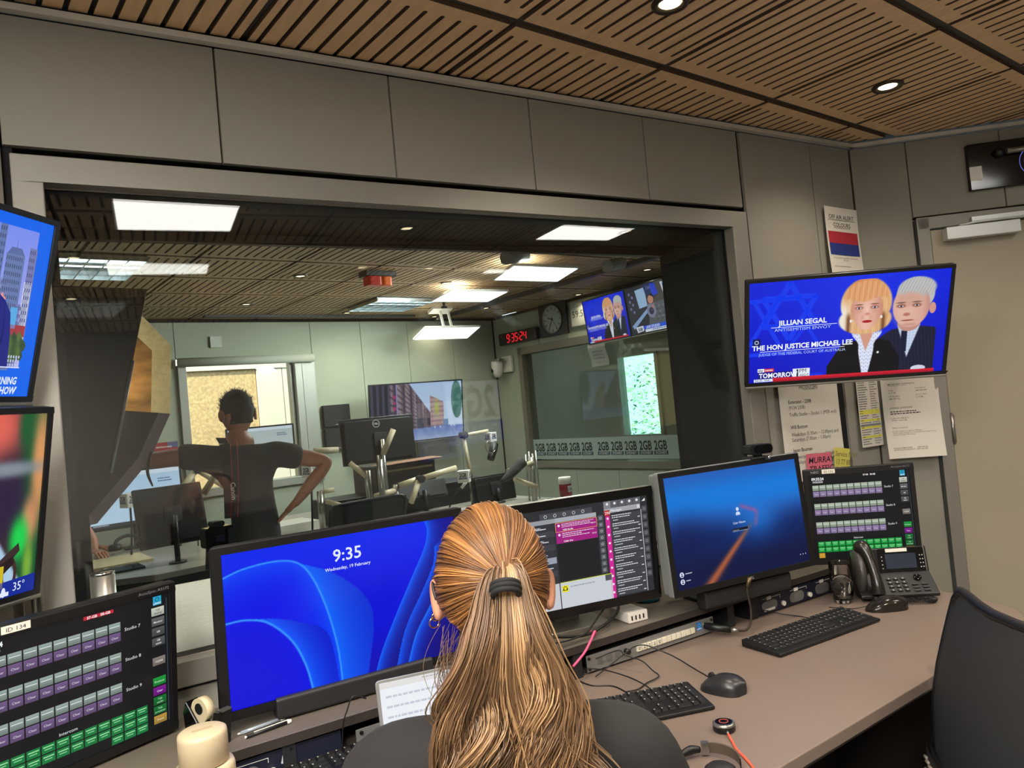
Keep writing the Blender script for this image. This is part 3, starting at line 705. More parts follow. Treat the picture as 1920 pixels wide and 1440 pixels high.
# ---- lock screen with blue petals
def cv_bloom(w, h):
    cv = Canvas(w, h, 1600, 1000)
    def edge(U, V, pts, wd):          # soft distance to a polyline
        d = np.full(U.shape, 1e9)
        for (a, b), (c, e) in zip(pts, pts[1:]):
            vx, vy = c - a, e - b; t = np.clip(((U - a) * vx + (V - b) * vy) / (vx * vx + vy * vy), 0, 1)
            d = np.minimum(d, np.hypot(U - a - t * vx, V - b - t * vy))
        return d
    def curve(P, n=24):
        P = [np.array(p, float) for p in P]; out = []
        for i in range(len(P) - 1):
            p0, p1, p2, p3 = P[max(i - 1, 0)], P[i], P[i + 1], P[min(i + 2, len(P) - 1)]
            for k in range(n): t = k / n; out.append(tuple(.5 * (2 * p1 + (p2 - p0) * t + (2 * p0 - 5 * p1 + 4 * p2 - p3) * t * t + (3 * p1 - p0 - 3 * p2 + p3) * t ** 3)))
        out.append(tuple(P[-1])); return out
    def inside(U, V, poly):
        r = np.zeros(U.shape, bool); n = len(poly)
        for i in range(n):
            x1, y1 = poly[i]; x2, y2 = poly[(i + 1) % n]
            if y1 == y2: continue
            r ^= ((V < y1) != (V < y2)) & (U < x1 + (V - y1) * (x2 - x1) / (y2 - y1))
        return r
    A = curve([(0, 150), (130, 112), (330, 100), (470, 140), (560, 260), (640, 480), (700, 760), (720, 1000)], 8)
    A2 = curve([(470, 140), (700, 250), (900, 440), (960, 640), (900, 1000)], 8)
    B = curve([(0, 440), (120, 440), (260, 490), (400, 640), (480, 820), (520, 1000)], 8)
    B2 = curve([(120, 440), (300, 470), (480, 540), (640, 650), (700, 1000)], 8)
    C1 = curve([(1370, 0), (1390, 80), (1360, 200), (1250, 400), (1120, 640), (1010, 860), (960, 1000)], 8)
    C2 = curve([(1440, 200), (1420, 330), (1330, 500), (1190, 740), (1110, 1000)], 8)
    C3 = curve([(1560, 250), (1500, 420), (1400, 600), (1270, 800), (1200, 1000)], 8)
    def fn(U, V):
        base = mixc((10, 40, 235), (2, 12, 215), sm(0, 500, V)); base = mixc(base, (26, 10, 150), sm(650, 1050, V) * .8) if False else base
        t = sm(600, 1000, V)[..., None]; base = base * (1 - t * .5) + np.array((30, 8, 140.)) * t * .5
        inA = inside(U, V, A + [(0, 1000)]); inAB = inside(U, V, A + A2[::-1]); inB = inside(U, V, B + [(0, 1000)]); inB2 = inside(U, V, B + B2[::-1] )
        dA, dB = edge(U, V, A, 1), edge(U, V, B, 1)
        col = base.copy()
        g = np.exp(-dA / 160)[..., None]
        col = np.where(inA[..., None], np.array((2, 8, 225.)) * (1 - g) + np.array((8, 70, 245.)) * g, col)
        gg = np.exp(-dA / 260)[..., None]
        col = np.where((inAB & ~inA)[..., None], np.array((6, 20, 190.)) * (1 - gg) + np.array((10, 100, 250.)) * gg, col)
        g = np.exp(-dB / 150)[..., None]
        col = np.where((inB2 & ~inB & inA)[..., None], np.array((4, 10, 190.)) * (1 - g) + np.array((8, 90, 250.)) * g, col)
        col = np.where(inB[..., None], np.array((6, 8, 215.)) * (1 - g * .4) + np.array((8, 30, 240.)) * g * .4, col)
        for Cc, k in ((C1, 1.0), (C2, 1.0), (C3, 1.0)):
            d = edge(U, V, Cc, 1); ins = inside(U, V, Cc + [(1700, 1000), (1700, 0)]); g = np.exp(-d / 60)[..., None]
            col = np.where(ins[..., None], np.array((14, 8, 120.)) * (1 - g) * .9 + col * .1 * (1 - g) + np.array((12, 90, 245.)) * g, col)
        for Cc, wd, c in ((A, 5, (60, 160, 255)), (B, 6, (60, 165, 255)), (C1, 3, (20, 110, 255)), (C3, 5, (20, 120, 255))):
            e = np.exp(-(edge(U, V, Cc, 1) / wd) ** 2)[..., None]; col = col * (1 - e) + np.array(c, float) * e
        return col
    cv.field(0, 0, 1600, 1000, 260, 160, fn)
    cv.text('9:35', 800, 175, 118, (225, 232, 255), 2, 'CENTER', 0.012)
    cv.text('Wednesday, 19 February', 800, 232, 31, (225, 232, 255), 2, 'CENTER', 0.01)
    return cv
m1, M1x = monitor('monitor', 'large black monitor showing 9:35 over blue petals, left of the woman', (0.588, 1.762, 1.060), -1.6, -6, 0.606, 0.392, (.023, .023, .019, .023), cv_bloom, None, DZT + SZ1)
mb = MB(Matrix.Translation((0, -0.0, 0))); mb.rbox(-.11, .11, -.02, .15, 0, 0.012, .02, 'z'); mb.build('stand_base', M_BLACK, m1, bevel=.002)
mb = MB(); mb.box(-.03, .03, .08, .11, 0.012, .2); mb.build('stand_neck', M_BLACK, m1)
mb = MB(); mb.rbox(-.185, .20, -.045, .0, 0.003, .052, .008, 'x'); mb.build('sound_bar', M_DARK, m1, bevel=.004)
cvs = Canvas(.05, .012, 50, 12); cvs.text('DELL', 25, 10, 11, (60, 62, 66), 0, 'CENTER', .03); o = cvs.build('badge', M_PAPERC, m1); o.matrix_local = M1x @ Matrix.Translation((0.0, -.004, -.186))

# ---- dark text software
def cv_talk(w, h):
    cv = Canvas(w, h, 1600, 1000); D = (44, 46, 50); cv.rect(0, 0, 1600, 1000, D, 0)
    cv.rect(420, 40, 560, 60, (70, 72, 78), 1)
    for i in range(5): cv.ring(480 + i * 100, 70, 17, 5, (200, 200, 205), 2, 12)
    cv.rect(0, 100, 960, 44, (150, 152, 160), 1)
    for j in range(9):
        c = (62, 64, 70) if j % 2 else (50, 52, 58)
        if j == 5: c = (150, 156, 170)
        cv.rect(0, 150 + j * 66, 560, 62, c, 1); cv.greek(20, 170 + j * 66, 430, 26, 1, (190, 192, 200) if j != 5 else (60, 60, 70), 2, j)
        cv.greek(300, 184 + j * 66, 230, 20, 1, (235, 235, 240), 2, j + 40)
    # centre column
    cv.rect(960, 96, 20, 44, D, 1); cv.rect(575, 100, 445, 44, (165, 168, 176), 2)
    cv.rect(575, 150, 445, 205, (158, 30, 126), 2)
    for (v, hh) in ((152, 88), (244, 108)):
        cv.disc(610, v + 26, 13, (240, 220, 235), 3, 12); cv.greek(640, v + 12, 350, hh * .5, 3, (240, 225, 238), 3, int(v), .35); cv.text('20:33', 960, v + hh * .62, 22, (240, 225, 238), 3)
    cv.text('2GB Studio', 650, 232, 24, (245, 235, 240), 3, bold=.02); cv.text('Caller line', 650, 346, 24, (245, 235, 240), 3, bold=.02)
    for a, b, c, d in ((573, 148, 449, 4), (573, 238, 449, 4), (573, 148, 4, 92), (1018, 148, 4, 92)): cv.rect(a, b, c, d, (235, 170, 60), 4)
    cv.rect(575, 360, 445, 370, (30, 31, 34), 1)
    cv.rect(0, 745, 565, 255, (196, 200, 206), 2); cv.rect(575, 745, 560, 255, (200, 204, 212), 2); cv.rect(575, 742, 560, 6, (205, 220, 50), 3)
    cv.rect(590, 775, 66, 66, (228, 220, 30), 3); cv.ring(623, 806, 22, 6, (30, 30, 30), 4, 16); cv.rect(598, 808, 12, 18, (30, 30, 30), 4); cv.rect(636, 808, 12, 18, (30, 30, 30), 4)
    cv.rect(1060, 748, 70, 60, (80, 82, 88), 3); cv.greek(680, 790, 350, 26, 1, (150, 155, 165), 3, 9)
    # tool column
    for k in range(9):
        cv.rect(1035, 140 + k * 66, 58, 56, (86, 88, 94), 1); cv.ring(1064, 168 + k * 66, 13, 4, (190, 190, 196), 2, 10)
        cv.rect(1535, 110 + k * 84, 56, 62, (74, 76, 82), 1); cv.ring(1563, 140 + k * 84, 14, 4, (150, 150, 156), 2, 10)
    # messages
    for i in range(5): cv.rect(1110 + i * 84, 10, 80, 70, (90, 92, 98) if i else (130, 132, 138), 1); cv.disc(1150 + i * 84, 38, 14, (225, 225, 230), 2, 10)
    cv.rect(1110, 82, 410, 50, (160, 162, 168), 1); cv.text('Messages', 1180, 120, 34, (245, 245, 250), 3); cv.rect(1110, 100, 60, 56, (190, 40, 44), 3); cv.text('290', 1116, 142, 40, (245, 245, 245), 4)
    cv.rect(1486, 88, 8, 36, (245, 245, 245), 3); cv.rect(1502, 88, 8, 36, (245, 245, 245), 3)
    for k in range(10):
        v = 150 + k * 84; cv.rect(1175, v, 345, 80, (64, 66, 72), 1); cv.greek(1190, v + 10, 320, 42, 2, (228, 228, 234), 2, 60 + k, .36); cv.greek(1200, v + 58, 90, 20, 1, (200, 200, 208), 2, 90 + k); cv.rect(1480, v + 56, 28, 9, (210, 210, 216), 2)
    cv.rect(1118, 160, 50, 840, (206, 40, 150), 2)
    for k in range(10): cv.disc(1143, 185 + k * 84, 12, (245, 225, 240), 3, 10)
    cv.rect(1522, 140, 5, 850, (225, 225, 230), 2); cv.poly([(1540, 60), (1580, 30), (1580, 60)], (235, 235, 235), 2)
    return cv
m2, M2x = monitor('monitor', 'silver edged touch monitor with pink message list, right of the woman\'s head', (1.250, 1.741, 1.065), -9.9, -0.8, .51, .33, (.022, .022, .026, .026), cv_talk, None, DZT + SZ1, 0.016, M_BLACKG, M_STEEL, .035)
mb = MB(); mb.rbox(-.10, .10, -.02, .14, 0, .014, .02, 'z'); mb.box(-.04, .04, .07, .10, .014, .2); mb.build('stand_base', M_STEEL, m2, bevel=.002)

# ---- lock screen with orange streak on blue
def cv_pier(w, h):
    cv = Canvas(w, h, 1600, 1000)
    def fn(U, V):
        c = mixc((40, 90, 175), (18, 120, 215), np.exp(-((V - 230) / 170.) ** 2))
        c = mixc(c, (8, 34, 92), sm(330, 640, V)); c = mixc(c, (10, 16, 56), sm(600, 900, V) * .8)
        c = mixc(c, (30, 120, 215), .75 * np.exp(-(((U - 1020) / 260.) ** 2 + ((V - 480) / 190.) ** 2)))
        c = mixc(c, (8, 22, 70), .6 * np.exp(-(((U - 150) / 260.) ** 2 + ((V - 560) / 200.) ** 2)))
        # streak
        t = np.clip((V - 480) / 520., 0, 1); x = 1010 - t * 640; wd = 30 + t * 40
        e = np.exp(-((U - x) / wd) ** 2) * sm(470, 600, V) * (0.35 + .65 * sm(500, 720, V)); c = mixc(c, (190, 100, 56), e * .85)
        p = (V - 370) - (U - 860) * .36; e = np.exp(-(p / 22.) ** 2) * sm(800, 860, U) * sm(1060, 1000, U); c = mixc(c, (150, 90, 150), e * .75)
        p = (U - (1030 - (V - 420) * .25)); e = np.exp(-(p / 26.) ** 2) * sm(400, 450, V) * sm(600, 540, V); c = mixc(c, (140, 90, 150), e * .6)
        return c
    cv.field(0, 0, 1600, 1000, 200, 125, fn)
    cv.ring(795, 405, 48, 2, (70, 130, 200), 2, 30); cv.disc(795, 385, 18, (200, 215, 245), 3); cv.poly([(770, 440), (770, 420), (782, 410), (808, 410), (820, 420), (820, 440)], (200, 215, 245), 3)
    cv.text('User Name', 795, 520, 32, (215, 225, 245), 3, 'CENTER')
    cv.rect(700, 560, 190, 26, (18, 24, 36), 2); cv.rect(700, 584, 190, 3, (160, 190, 230), 3); cv.text('Password', 708, 580, 18, (150, 160, 180), 4)
    for k in range(2): cv.disc(60, 870 + k * 62, 24, (215, 220, 240), 2, 18); cv.disc(60, 862 + k * 62, 8, (60, 70, 110), 3, 10); cv.disc(60, 880 + k * 62, 12, (60, 70, 110), 3, 10, 8); cv.greek(100, 862 + k * 62, 80, 18, 1, (200, 205, 225), 3, k)
    for k in range(3): cv.disc(1490 + k * 34, 925, 6, (190, 195, 215), 2, 8)
    return cv
m3, M3x = monitor('monitor', 'black monitor with a blurred orange streak on blue and a webcam on top', (1.778, 1.628, 1.083), -6.4, 4, 0.556, .362, (.019, .019, .018, .020), cv_pier, None, DZT + SZ1, 0.008, M_BLACK, mat('grey casing', (120, 124, 122), 0.5), .05)
mb = MB(); mb.rbox(-.11, .12, -.01, .16, 0, .010, .02, 'z'); mb.box(-.035, .035, .08, .11, .01, .24); mb.build('stand_base', M_BLACK, m3, bevel=.002)
mb = MB(); mb.rbox(-.155, .185, -.05, -.005, .004, .058, .01, 'x'); mb.build('sound_bar', M_DARK, m3, bevel=.004)
cvs = Canvas(.05, .012, 50, 12); cvs.text('DELL', 25, 10, 11, (110, 112, 116), 0, 'CENTER', .03); o = cvs.build('badge', M_PAPERC, m3); o.matrix_local = M3x @ Matrix.Translation((0.01, -.004, -.171))

# ---- switching panels (two of the same kind of monitor)
def cv_panel(idt, near):
    def f(w, h):
        cv = Canvas(w, h, 1280, 1024); cv.rect(0, 0, 1280, 1024, (20, 21, 24), 0)
        g1, g2 = ((150, 168, 160), (112, 88, 132)) if near else ((172, 186, 166), (146, 126, 168))
        cv.text('09:35:24', 36, 66, 46, (235, 238, 240), 2, bold=.03); cv.text('19/02/2025', 44, 98, 30, (225, 228, 232), 2, bold=.02)
        if near: cv.rect(676, 22, 200, 26, (190, 40, 52), 1)
        cv.text('S7-GB   S8-GB', 776, 44, 26, (240, 230, 232), 2, 'CENTER', .03)
        for s, nm in enumerate(('Studio 7', 'Studio 8', 'Studio 9')):
            v = 128 + s * 224
            for k in range(10):
                u = 40 + k * 89
                cv.rect(u, v, 80, 66, g1, 1, tuple(int(x * .72) for x in g1)); cv.rect(u + 6, v + 24, 68, 5, (225, 235, 230), 2)
                cv.rect(u, v + 74, 80, 66, g2, 1, tuple(int(x * .82) for x in g2)); cv.text('Clear', u + 40, v + 116, 22, (228, 218, 236), 2, 'CENTER')
            cv.text(nm, 948, v + 78, 34, (222, 224, 228), 2)
        cv.text('Intercom', 560, 794, 32, (222, 224, 228), 2, 'CENTER')
        gr = (20, 150, 60) if not near else (22, 120, 62)
        for j in range(3):
            for k in range(12):
                if j == 2 and k < 9: continue
                u, v = 40 + k * 89, 812 + j * 68; cv.rect(u, v, 80, 60, gr, 1); cv.rect(u + 8, v + 14, 64, 8, (150, 220, 160), 2); cv.rect(u + 16, v + 32, 46, 7, (130, 205, 145), 2)
        cv.rect(40, 950, 74, 58, (196, 150, 50), 1)
        # right column
        cv.rect(1160, 14, 62, 66, (38, 160, 196), 1); cv.ring(1191, 38, 17, 6, (15, 90, 130), 2); cv.text('LAWO', 1191, 74, 20, (225, 240, 245), 3, 'CENTER', .02)
        for v, t2, c, tc in ((98, 'Call\nwaiting', (200, 204, 190), (60, 60, 60)), (176, 'Monitor', (96, 98, 100), (230, 230, 230)), (252, 'GB', (80, 82, 84), (230, 230, 230)), (330, 'GB\nassist', (84, 86, 88), (230, 230, 230)),
                             (478, 'CLEAR', (130, 122, 116), (230, 228, 222)), (632, 'Producer', (26, 150, 58), (190, 235, 195)), (706, 'Clear', (122, 26, 140), (235, 205, 240)), (780, 'Talk\nstudio', (24, 110, 50), (170, 220, 175)), (852, 'Talk\npresenter', (24, 110, 50), (170, 220, 175)), (924, 'Phone', (182, 146, 66), (235, 220, 180))):
            cv.rect(1146, v, 96, 62, c, 1, tuple(int(x * .8) for x in c))
            ls = t2.split('\n')
            for q, l in enumerate(ls): cv.text(l, 1194, v + (40 if len(ls) == 1 else 26 + q * 24), 20, tc, 2, 'CENTER', .01)
        cv.rect(1258, 40, 3, 950, (70, 90, 110), 1)
        return cv
    return f
def panel_monitor(label, c, yaw, tilt, idt, near):
    WM = .42 if near else .365
    t, Mx = monitor('touch_monitor', label, c, yaw, tilt, WM, .336, (.016, .016, .020, .020), cv_panel(idt, near), None, DZT if not near else DZT + SZ1, .005, M_BLACK, None, .04, 'monitor', None)
    cz = c[2] - (DZT if not near else DZT + SZ1)
    mb = MB(); mb.rbox(-.08, .08, -.03, .12, 0, .012, .02, 'z'); mb.box(-.03, .03, .07, .10, .012, cz); mb.build('stand_base', M_BLACK, t, bevel=.002)
    cv = Canvas(WM, .02, 365, 20); cv.text('NEC', 24, 14, 11, (170, 172, 176), 0, bold=.0, sx=1.3); o = cv.build('maker_lettering', M_PAPERC, t); o.matrix_local = Mx @ Matrix.Translation((0, -.0038, .158)); cv = Canvas(WM, .02, 365, 20); cv.text('AccuSync AS172', 290, 13, 9, (120, 122, 126), 0)
    o = cv.build('model_lettering', M_PAPERC, t); o.matrix_local = Mx @ Matrix.Translation((0, -.0038, .158))
    cv = Canvas(WM, .02, 365, 20); cv.rect(62, 2, 44, 15, (222, 216, 204), 0); cv.text(idt, 84, 14, 11, (40, 38, 36), 1, 'CENTER')
    o = cv.build('id_label', M_PAPERC, t); o.matrix_local = Mx @ Matrix.Translation((0, -.0038, .158))
    return t
panel_monitor('black touch monitor labelled ID 133 with bright button rows behind the desk phone', (2.402, 1.638, 1.007), -41.5, -0.2, 'ID 133', False)
panel_monitor('black touch monitor labelled ID 134 with dim button rows at the lower left', (0.028, 1.801, 1.013), 23.4, -5.6, 'ID 134', True)
# ================================================================== TVs of the control room
def person_pic(cv, fn): pass
def cv_news(w, h):
    cv = Canvas(w, h, 1600, 900)
    def star(cx, cy, R, wd):
        for k in range(2):
            a0 = -90 + 180 * k; P = [(cx + R * math.cos(math.radians(a0 + 120 * i)), cy + R * math.sin(math.radians(a0 + 120 * i))) for i in range(3)]
            for p, q in zip(P, P[1:] + P[:1]): cv.line([p, q], wd, (14, 56, 236), 1)
    def bgf(U, V):
        return mixc((8, 34, 214), (4, 18, 190), sm(0, 900, V)) + 14 * np.exp(-((U - 900) / 500.) ** 2)[..., None]
    cv.field(0, 0, 1600, 900, 60, 34, bgf, 0)
    star(330, 270, 250, 44); star(560, 860, 250, 40) if False else None
    for P in ([(0, 160), (430, 160)], [(30, 150), (250, 560)], [(0, 560), (250, 120)], [(0, 640), (420, 640)]): cv.line(P, 34, (14, 56, 236), 1)
    for P in ([(300, 640), (480, 380)], [(460, 380), (620, 660)], [(250, 860), (620, 860)]): cv.line(P, 30, (12, 52, 232), 1)
    W = (240, 243, 250)
    cv.text('JILLIAN SEGAL', 440, 388, 62, W, 3, 'CENTER', .025); cv.rect(180, 402, 540, 4, W, 3); cv.text('ANTISEMITISM ENVOY', 440, 440, 38, (180, 200, 240), 3, 'CENTER', sx=1.22)
    cv.text('THE HON JUSTICE MICHAEL LEE', 440, 600, 62, W, 3, 'CENTER', .03, .93); cv.rect(90, 614, 700, 4, W, 3); cv.text('JUDGE OF THE FEDERAL COURT OF AUSTRALIA', 440, 654, 35, (180, 200, 240), 3, 'CENTER', sx=.95)
    cv.rect(30, 495, 66, 66, (10, 24, 90), 3); cv.ring(62, 528, 18, 5, (220, 225, 240), 4, 10)
    cv.rect(72, 772, 56, 32, W, 4); cv.text('sky', 76, 797, 32, (20, 30, 80), 5, bold=.02); cv.rect(128, 772, 82, 32, (200, 30, 50), 4); cv.text('news', 134, 796, 32, W, 5, bold=.01)
    cv.rect(72, 806, 292, 66, (10, 22, 130), 3); cv.text('TOMORROW', 84, 858, 60, W, 4, bold=.03, sx=.88)
    cv.rect(368, 790, 142, 86, (225, 232, 245), 3); cv.text('1', 384, 862, 92, (20, 30, 60), 4, bold=.03); cv.text('PM', 422, 828, 48, (20, 30, 60), 4); cv.text('AEDT', 424, 864, 32, (20, 30, 60), 4)
    cv.rect(200, 868 + 12, 1330, 20, (190, 24, 44), 5, (150, 20, 40)); cv.poly([(200, 862), (1530, 868), (1530, 884), (200, 884)], (200, 28, 50), 5)
    cv.rect(40, 868, 160, 26, (220, 228, 245), 5); cv.text('06:35  WA', 50, 890, 28, (30, 40, 70), 6)
    # two portraits, painted as soft shapes
    def el(U, V, cx, cy, rx, ry, s=.04, rot=0):
        c, s_ = math.cos(rot), math.sin(rot); x = (U - cx) * c + (V - cy) * s_; y = -(U - cx) * s_ + (V - cy) * c
        d = np.sqrt((x / rx) ** 2 + (y / ry) ** 2); return sm(1 + s, 1 - s, d)
    def man(U, V):
        base = bgf(U, V)
        c = base
        # suit
        e = sm(470, 500, V) * 0
        x0 = 1060 + 0 * V
        sh = sm(-6, 6, V - (470 + np.abs(U - 1330) * 0.16 + np.clip(np.abs(U - 1330) - 170, 0, 400) * .55)) * (U > 1040)
        stripe = 8 * (np.sin((U - V * .12) / 4.6) > .72); suit = np.stack([26 + stripe, 28 + stripe, 52 + stripe * 1.2], -1)
        c = mixc(c, suit, sh)
        # shirt, tie
        e = sm(6, -6, np.abs(U - 1300) - (90 - (V - 470) * .32)) * sm(450, 475, V); chk = 18 * ((np.sin(U / 4.) > .5) | (np.sin(V / 4.) > .5))
        c = mixc(c, np.stack([200 - chk, 214 - chk, 232 - chk * .5], -1), e * (V < 760))
        e = sm(4, -4, np.abs(U - 1268) - 24) * sm(505, 520, V) * (V < 700); c = mixc(c, (22, 28, 54), e)
        e = el(U, V, 1400, 858, 60, 26); c = mixc(c, (205, 208, 225), e)
        c = mixc(c, (188, 140, 126), el(U, V, 1300, 440, 92, 80))
        c = mixc(c, (206, 150, 134), el(U, V, 1478, 330, 26, 48))
        c = mixc(c, (184, 184, 184), el(U, V, 1335, 205, 152, 150)); c = mixc(c, (214, 166, 150), el(U, V, 1308, 300, 146, 185))
        c = mixc(c, (226, 184, 168), el(U, V, 1260, 330, 90, 130, .5) * .6)
        hair = el(U, V, 1345, 150, 150, 96, .1) * sm(60, -20, (V - 200) + (U - 1200) * .0); c = mixc(c, np.stack([182 + 10 * np.sin(U / 4 + V / 9)] * 3, -1), hair)
        c = mixc(c, (206, 160, 142), el(U, V, 1290, 245, 100, 60, .4))
        for ex in (1228, 1352):
            c = mixc(c, (150, 98, 84), el(U, V, ex, 296, 36, 17, .35)); c = mixc(c, (216, 200, 196), el(U, V, ex, 298, 20, 7, .2)); c = mixc(c, (46, 52, 66), el(U, V, ex, 298, 9, 8, .2)); c = mixc(c, (120, 92, 84), el(U, V, ex - 2, 268, 38, 6, .4))
        c = mixc(c, (178, 110, 98), el(U, V, 1276, 372, 26, 14, .4)); c = mixc(c, (150, 74, 70), el(U, V, 1284, 424, 50, 6, .3)); c = mixc(c, (190, 136, 122), el(U, V, 1296, 462, 60, 12, .4) * .5)
        c = mixc(c, (176, 122, 108), sm(1390, 1450, U) * el(U, V, 1308, 300, 146, 185) * .5)
        return c
    def woman(U, V):
        c = man(U, V)
        jk = sm(-6, 6, V - (560 + np.abs(U - 960) * 0.16 + np.clip(np.abs(U - 960) - 190, 0, 500) * 1.5)) * (U < 1240); c = mixc(c, (14, 14, 20), jk)
        e = sm(6, -6, np.abs(U - 965 - (V - 700) * 0.0) - (62 + (V < 620) * 60 * sm(620, 500, V))) * sm(480, 520, V)
        dot = (np.sin(U / 5.2) * np.sin(V / 5.2 + (np.floor(U / 16) % 2) * 1.5) > .72) * 110; c = mixc(c, np.stack([218 - dot, 224 - dot * .8, 240 - dot * .3], -1), e)
        c = mixc(c, (14, 14, 20), sm(5, -5, np.abs(np.abs(U - 965) - 105 + (V - 620) * .18) - 34) * sm(560, 600, V))
        # neck
        c = mixc(c, (206, 152, 130), sm(6, -6, np.abs(U - 962) - 52 + np.clip(V - 520, 0, 200) * .34) * sm(380, 400, V) * (V < 680))
        # hair
        hair = np.maximum(el(U, V, 948, 250, 205, 222, .05), el(U, V, 945, 390, 212, 130, .06)); hair = hair * sm(540, 500, V - np.abs(U - 950) * .1)
        hc = mixc((214, 164, 110), (240, 214, 178), (0.5 + .3 * np.sin(U / 9. + np.sin(V / 60.) * 2) + .2 * np.sin(U / 3.7 + V / 90.)) * .45); hc = mixc(hc, (200, 112, 60), np.exp(-(((U - 930) / 120.) ** 2 + ((V - 100) / 80.) ** 2)))
        hc = mixc(hc, (236, 226, 210), sm(850, 770, U) * sm(180, 320, V)); hc = mixc(hc, (120, 76, 50), np.exp(-(((np.abs(U - 950) - 140) / 18.) ** 2)) * sm(300, 380, V)); c = mixc(c, hc, hair)
        # face
        face = np.maximum(el(U, V, 955, 295, 128, 150, .05), el(U, V, 958, 380, 92, 100, .06)); fc = mixc((230, 184, 164), (196, 134, 114), (np.abs(U - 950) / 130.) ** 1.6); fc = mixc(fc, (206, 150, 130), np.exp(-(((np.abs(U - 957) - 34) / 14.) ** 2) - ((V - 372) / 26.) ** 2) * .7); fc = mixc(fc, (240, 200, 182), np.exp(-(((U - 958) / 12.) ** 2) - ((V - 310) / 40.) ** 2) * .8); fc = mixc(fc, (200, 142, 124), np.exp(-(((np.abs(U - 957) - 62) / 26.) ** 2) - ((V - 318) / 16.) ** 2) * .5); c = mixc(c, fc, face)
        fr = sm(20, -10, V - 212 - 18 * np.sin((U - 850) / 46.)) * el(U, V, 948, 190, 170, 140, .1); c = mixc(c, mixc((206, 140, 90), (228, 176, 126), .5 + .25 * np.sin(U / 7. + V / 60) + .2 * np.sin(U / 3.1)), fr)
        for ex in (892, 1018):
            c = mixc(c, (160, 104, 92), el(U, V, ex, 286, 34, 15, .4)); c = mixc(c, (222, 210, 210), el(U, V, ex, 288, 20, 8, .2)); c = mixc(c, (50, 58, 84), el(U, V, ex, 288, 9, 9, .2)); c = mixc(c, (124, 82, 66), el(U, V, ex, 258, 34, 5, .4))
        c = mixc(c, (204, 140, 122), el(U, V, 962, 342, 20, 12, .5)); c = mixc(c, (176, 34, 44), el(U, V, 962, 408, 40, 12, .2)); c = mixc(c, (140, 24, 34), el(U, V, 962, 408, 38, 2.5, .3))
        for q in ((832, 395), (1074, 375)): c = mixc(c, (232, 228, 224), el(U, V, q[0], q[1], 10, 14, .2))
        c = mixc(c, (225, 228, 220), el(U, V, 1064, 690, 10, 10, .2))
        return c
    cv.field(650, 40, 870, 832, 290, 277, woman, 2)
    return cv
TVS = .742
def tv(name, label, c, yaw, tilt, roll, w, h, bez, canvas, loc, cat='television', arm=True, matb=None, group=None, bracket=None, depth=.045):
    yr = math.radians(yaw); t = thing(name, label, cat, loc, (0, 0, yr), group)
    L = Matrix.Rotation(-yr, 4, 'Z') @ Matrix.Translation(-Vector(loc)); cl = L @ Vector(c)
    Mx = Matrix.Translation(cl) @ Matrix.Rotation(math.radians(-tilt), 4, 'X') @ Matrix.Rotation(math.radians(-roll), 4, 'Y')
    m = MB(Mx); m.rbox(-w / 2, w / 2, 0, .02, -h / 2, h / 2, .006); m.rbox(-w * .36, w * .36, .02, depth, -h * .36, h * .30, .02); m.build('casing', matb or M_BLACK, t, bevel=.002)
    l, r, tp, bt = bez; m = MB(Mx)
    for (a, b, cc, d) in ((-w / 2, w / 2, h / 2 - tp, h / 2), (-w / 2, w / 2, -h / 2, -h / 2 + bt), (-w / 2, -w / 2 + l, -h / 2 + bt, h / 2 - tp), (w / 2 - r, w / 2, -h / 2 + bt, h / 2 - tp)): m.box(a, b, -.004, 0, cc, d)
    m.build('bezel', matb or M_BLACK, t, bevel=.0012)
    m = MB(Mx); m.rbox(-w / 2, w / 2, -.007, .004, -h / 2 - .006, -h / 2 + .003, .003, 'x'); m.build('bottom_trim', M_STEEL, t)
    sw, sh = w - l - r, h - tp - bt
    o = canvas(sw, sh).build('screen_image', M_SCREEN, t); o.matrix_local = Mx @ Matrix.Translation(((l - r) / 2, -.0004, (bt - tp) / 2))
    if bracket and bracket[0][2] > .0165:
        m = MB()
        for b in bracket: m.tube([Mx @ Vector(b[0]), L @ Vector(b[1])], b[2], 10)
        m.build('support_arm', M_DARK, t); m = MB(); p = L @ Vector(bracket[0][1]); m.cbox((p.x, p.y - .004, p.z), (.16, .012, .2)); m.build('wall_bracket', M_DARK, t, bevel=.002)
    return t
c = Vector((3.384, 2.287, 0)) * TVS; c.z = 1.5 + (1.725 - 1.5) * TVS
wl = Rp(0.155, 1.72, 0.02)
tv('television', 'large television showing two presenters on blue, mounted in the right corner', c, -39, -22, -1.7, .97 * TVS, .56 * TVS, (.014, .012, .012, .016), cv_news, wl, bracket=[((0, .045, 0), tuple(wl), .02)])

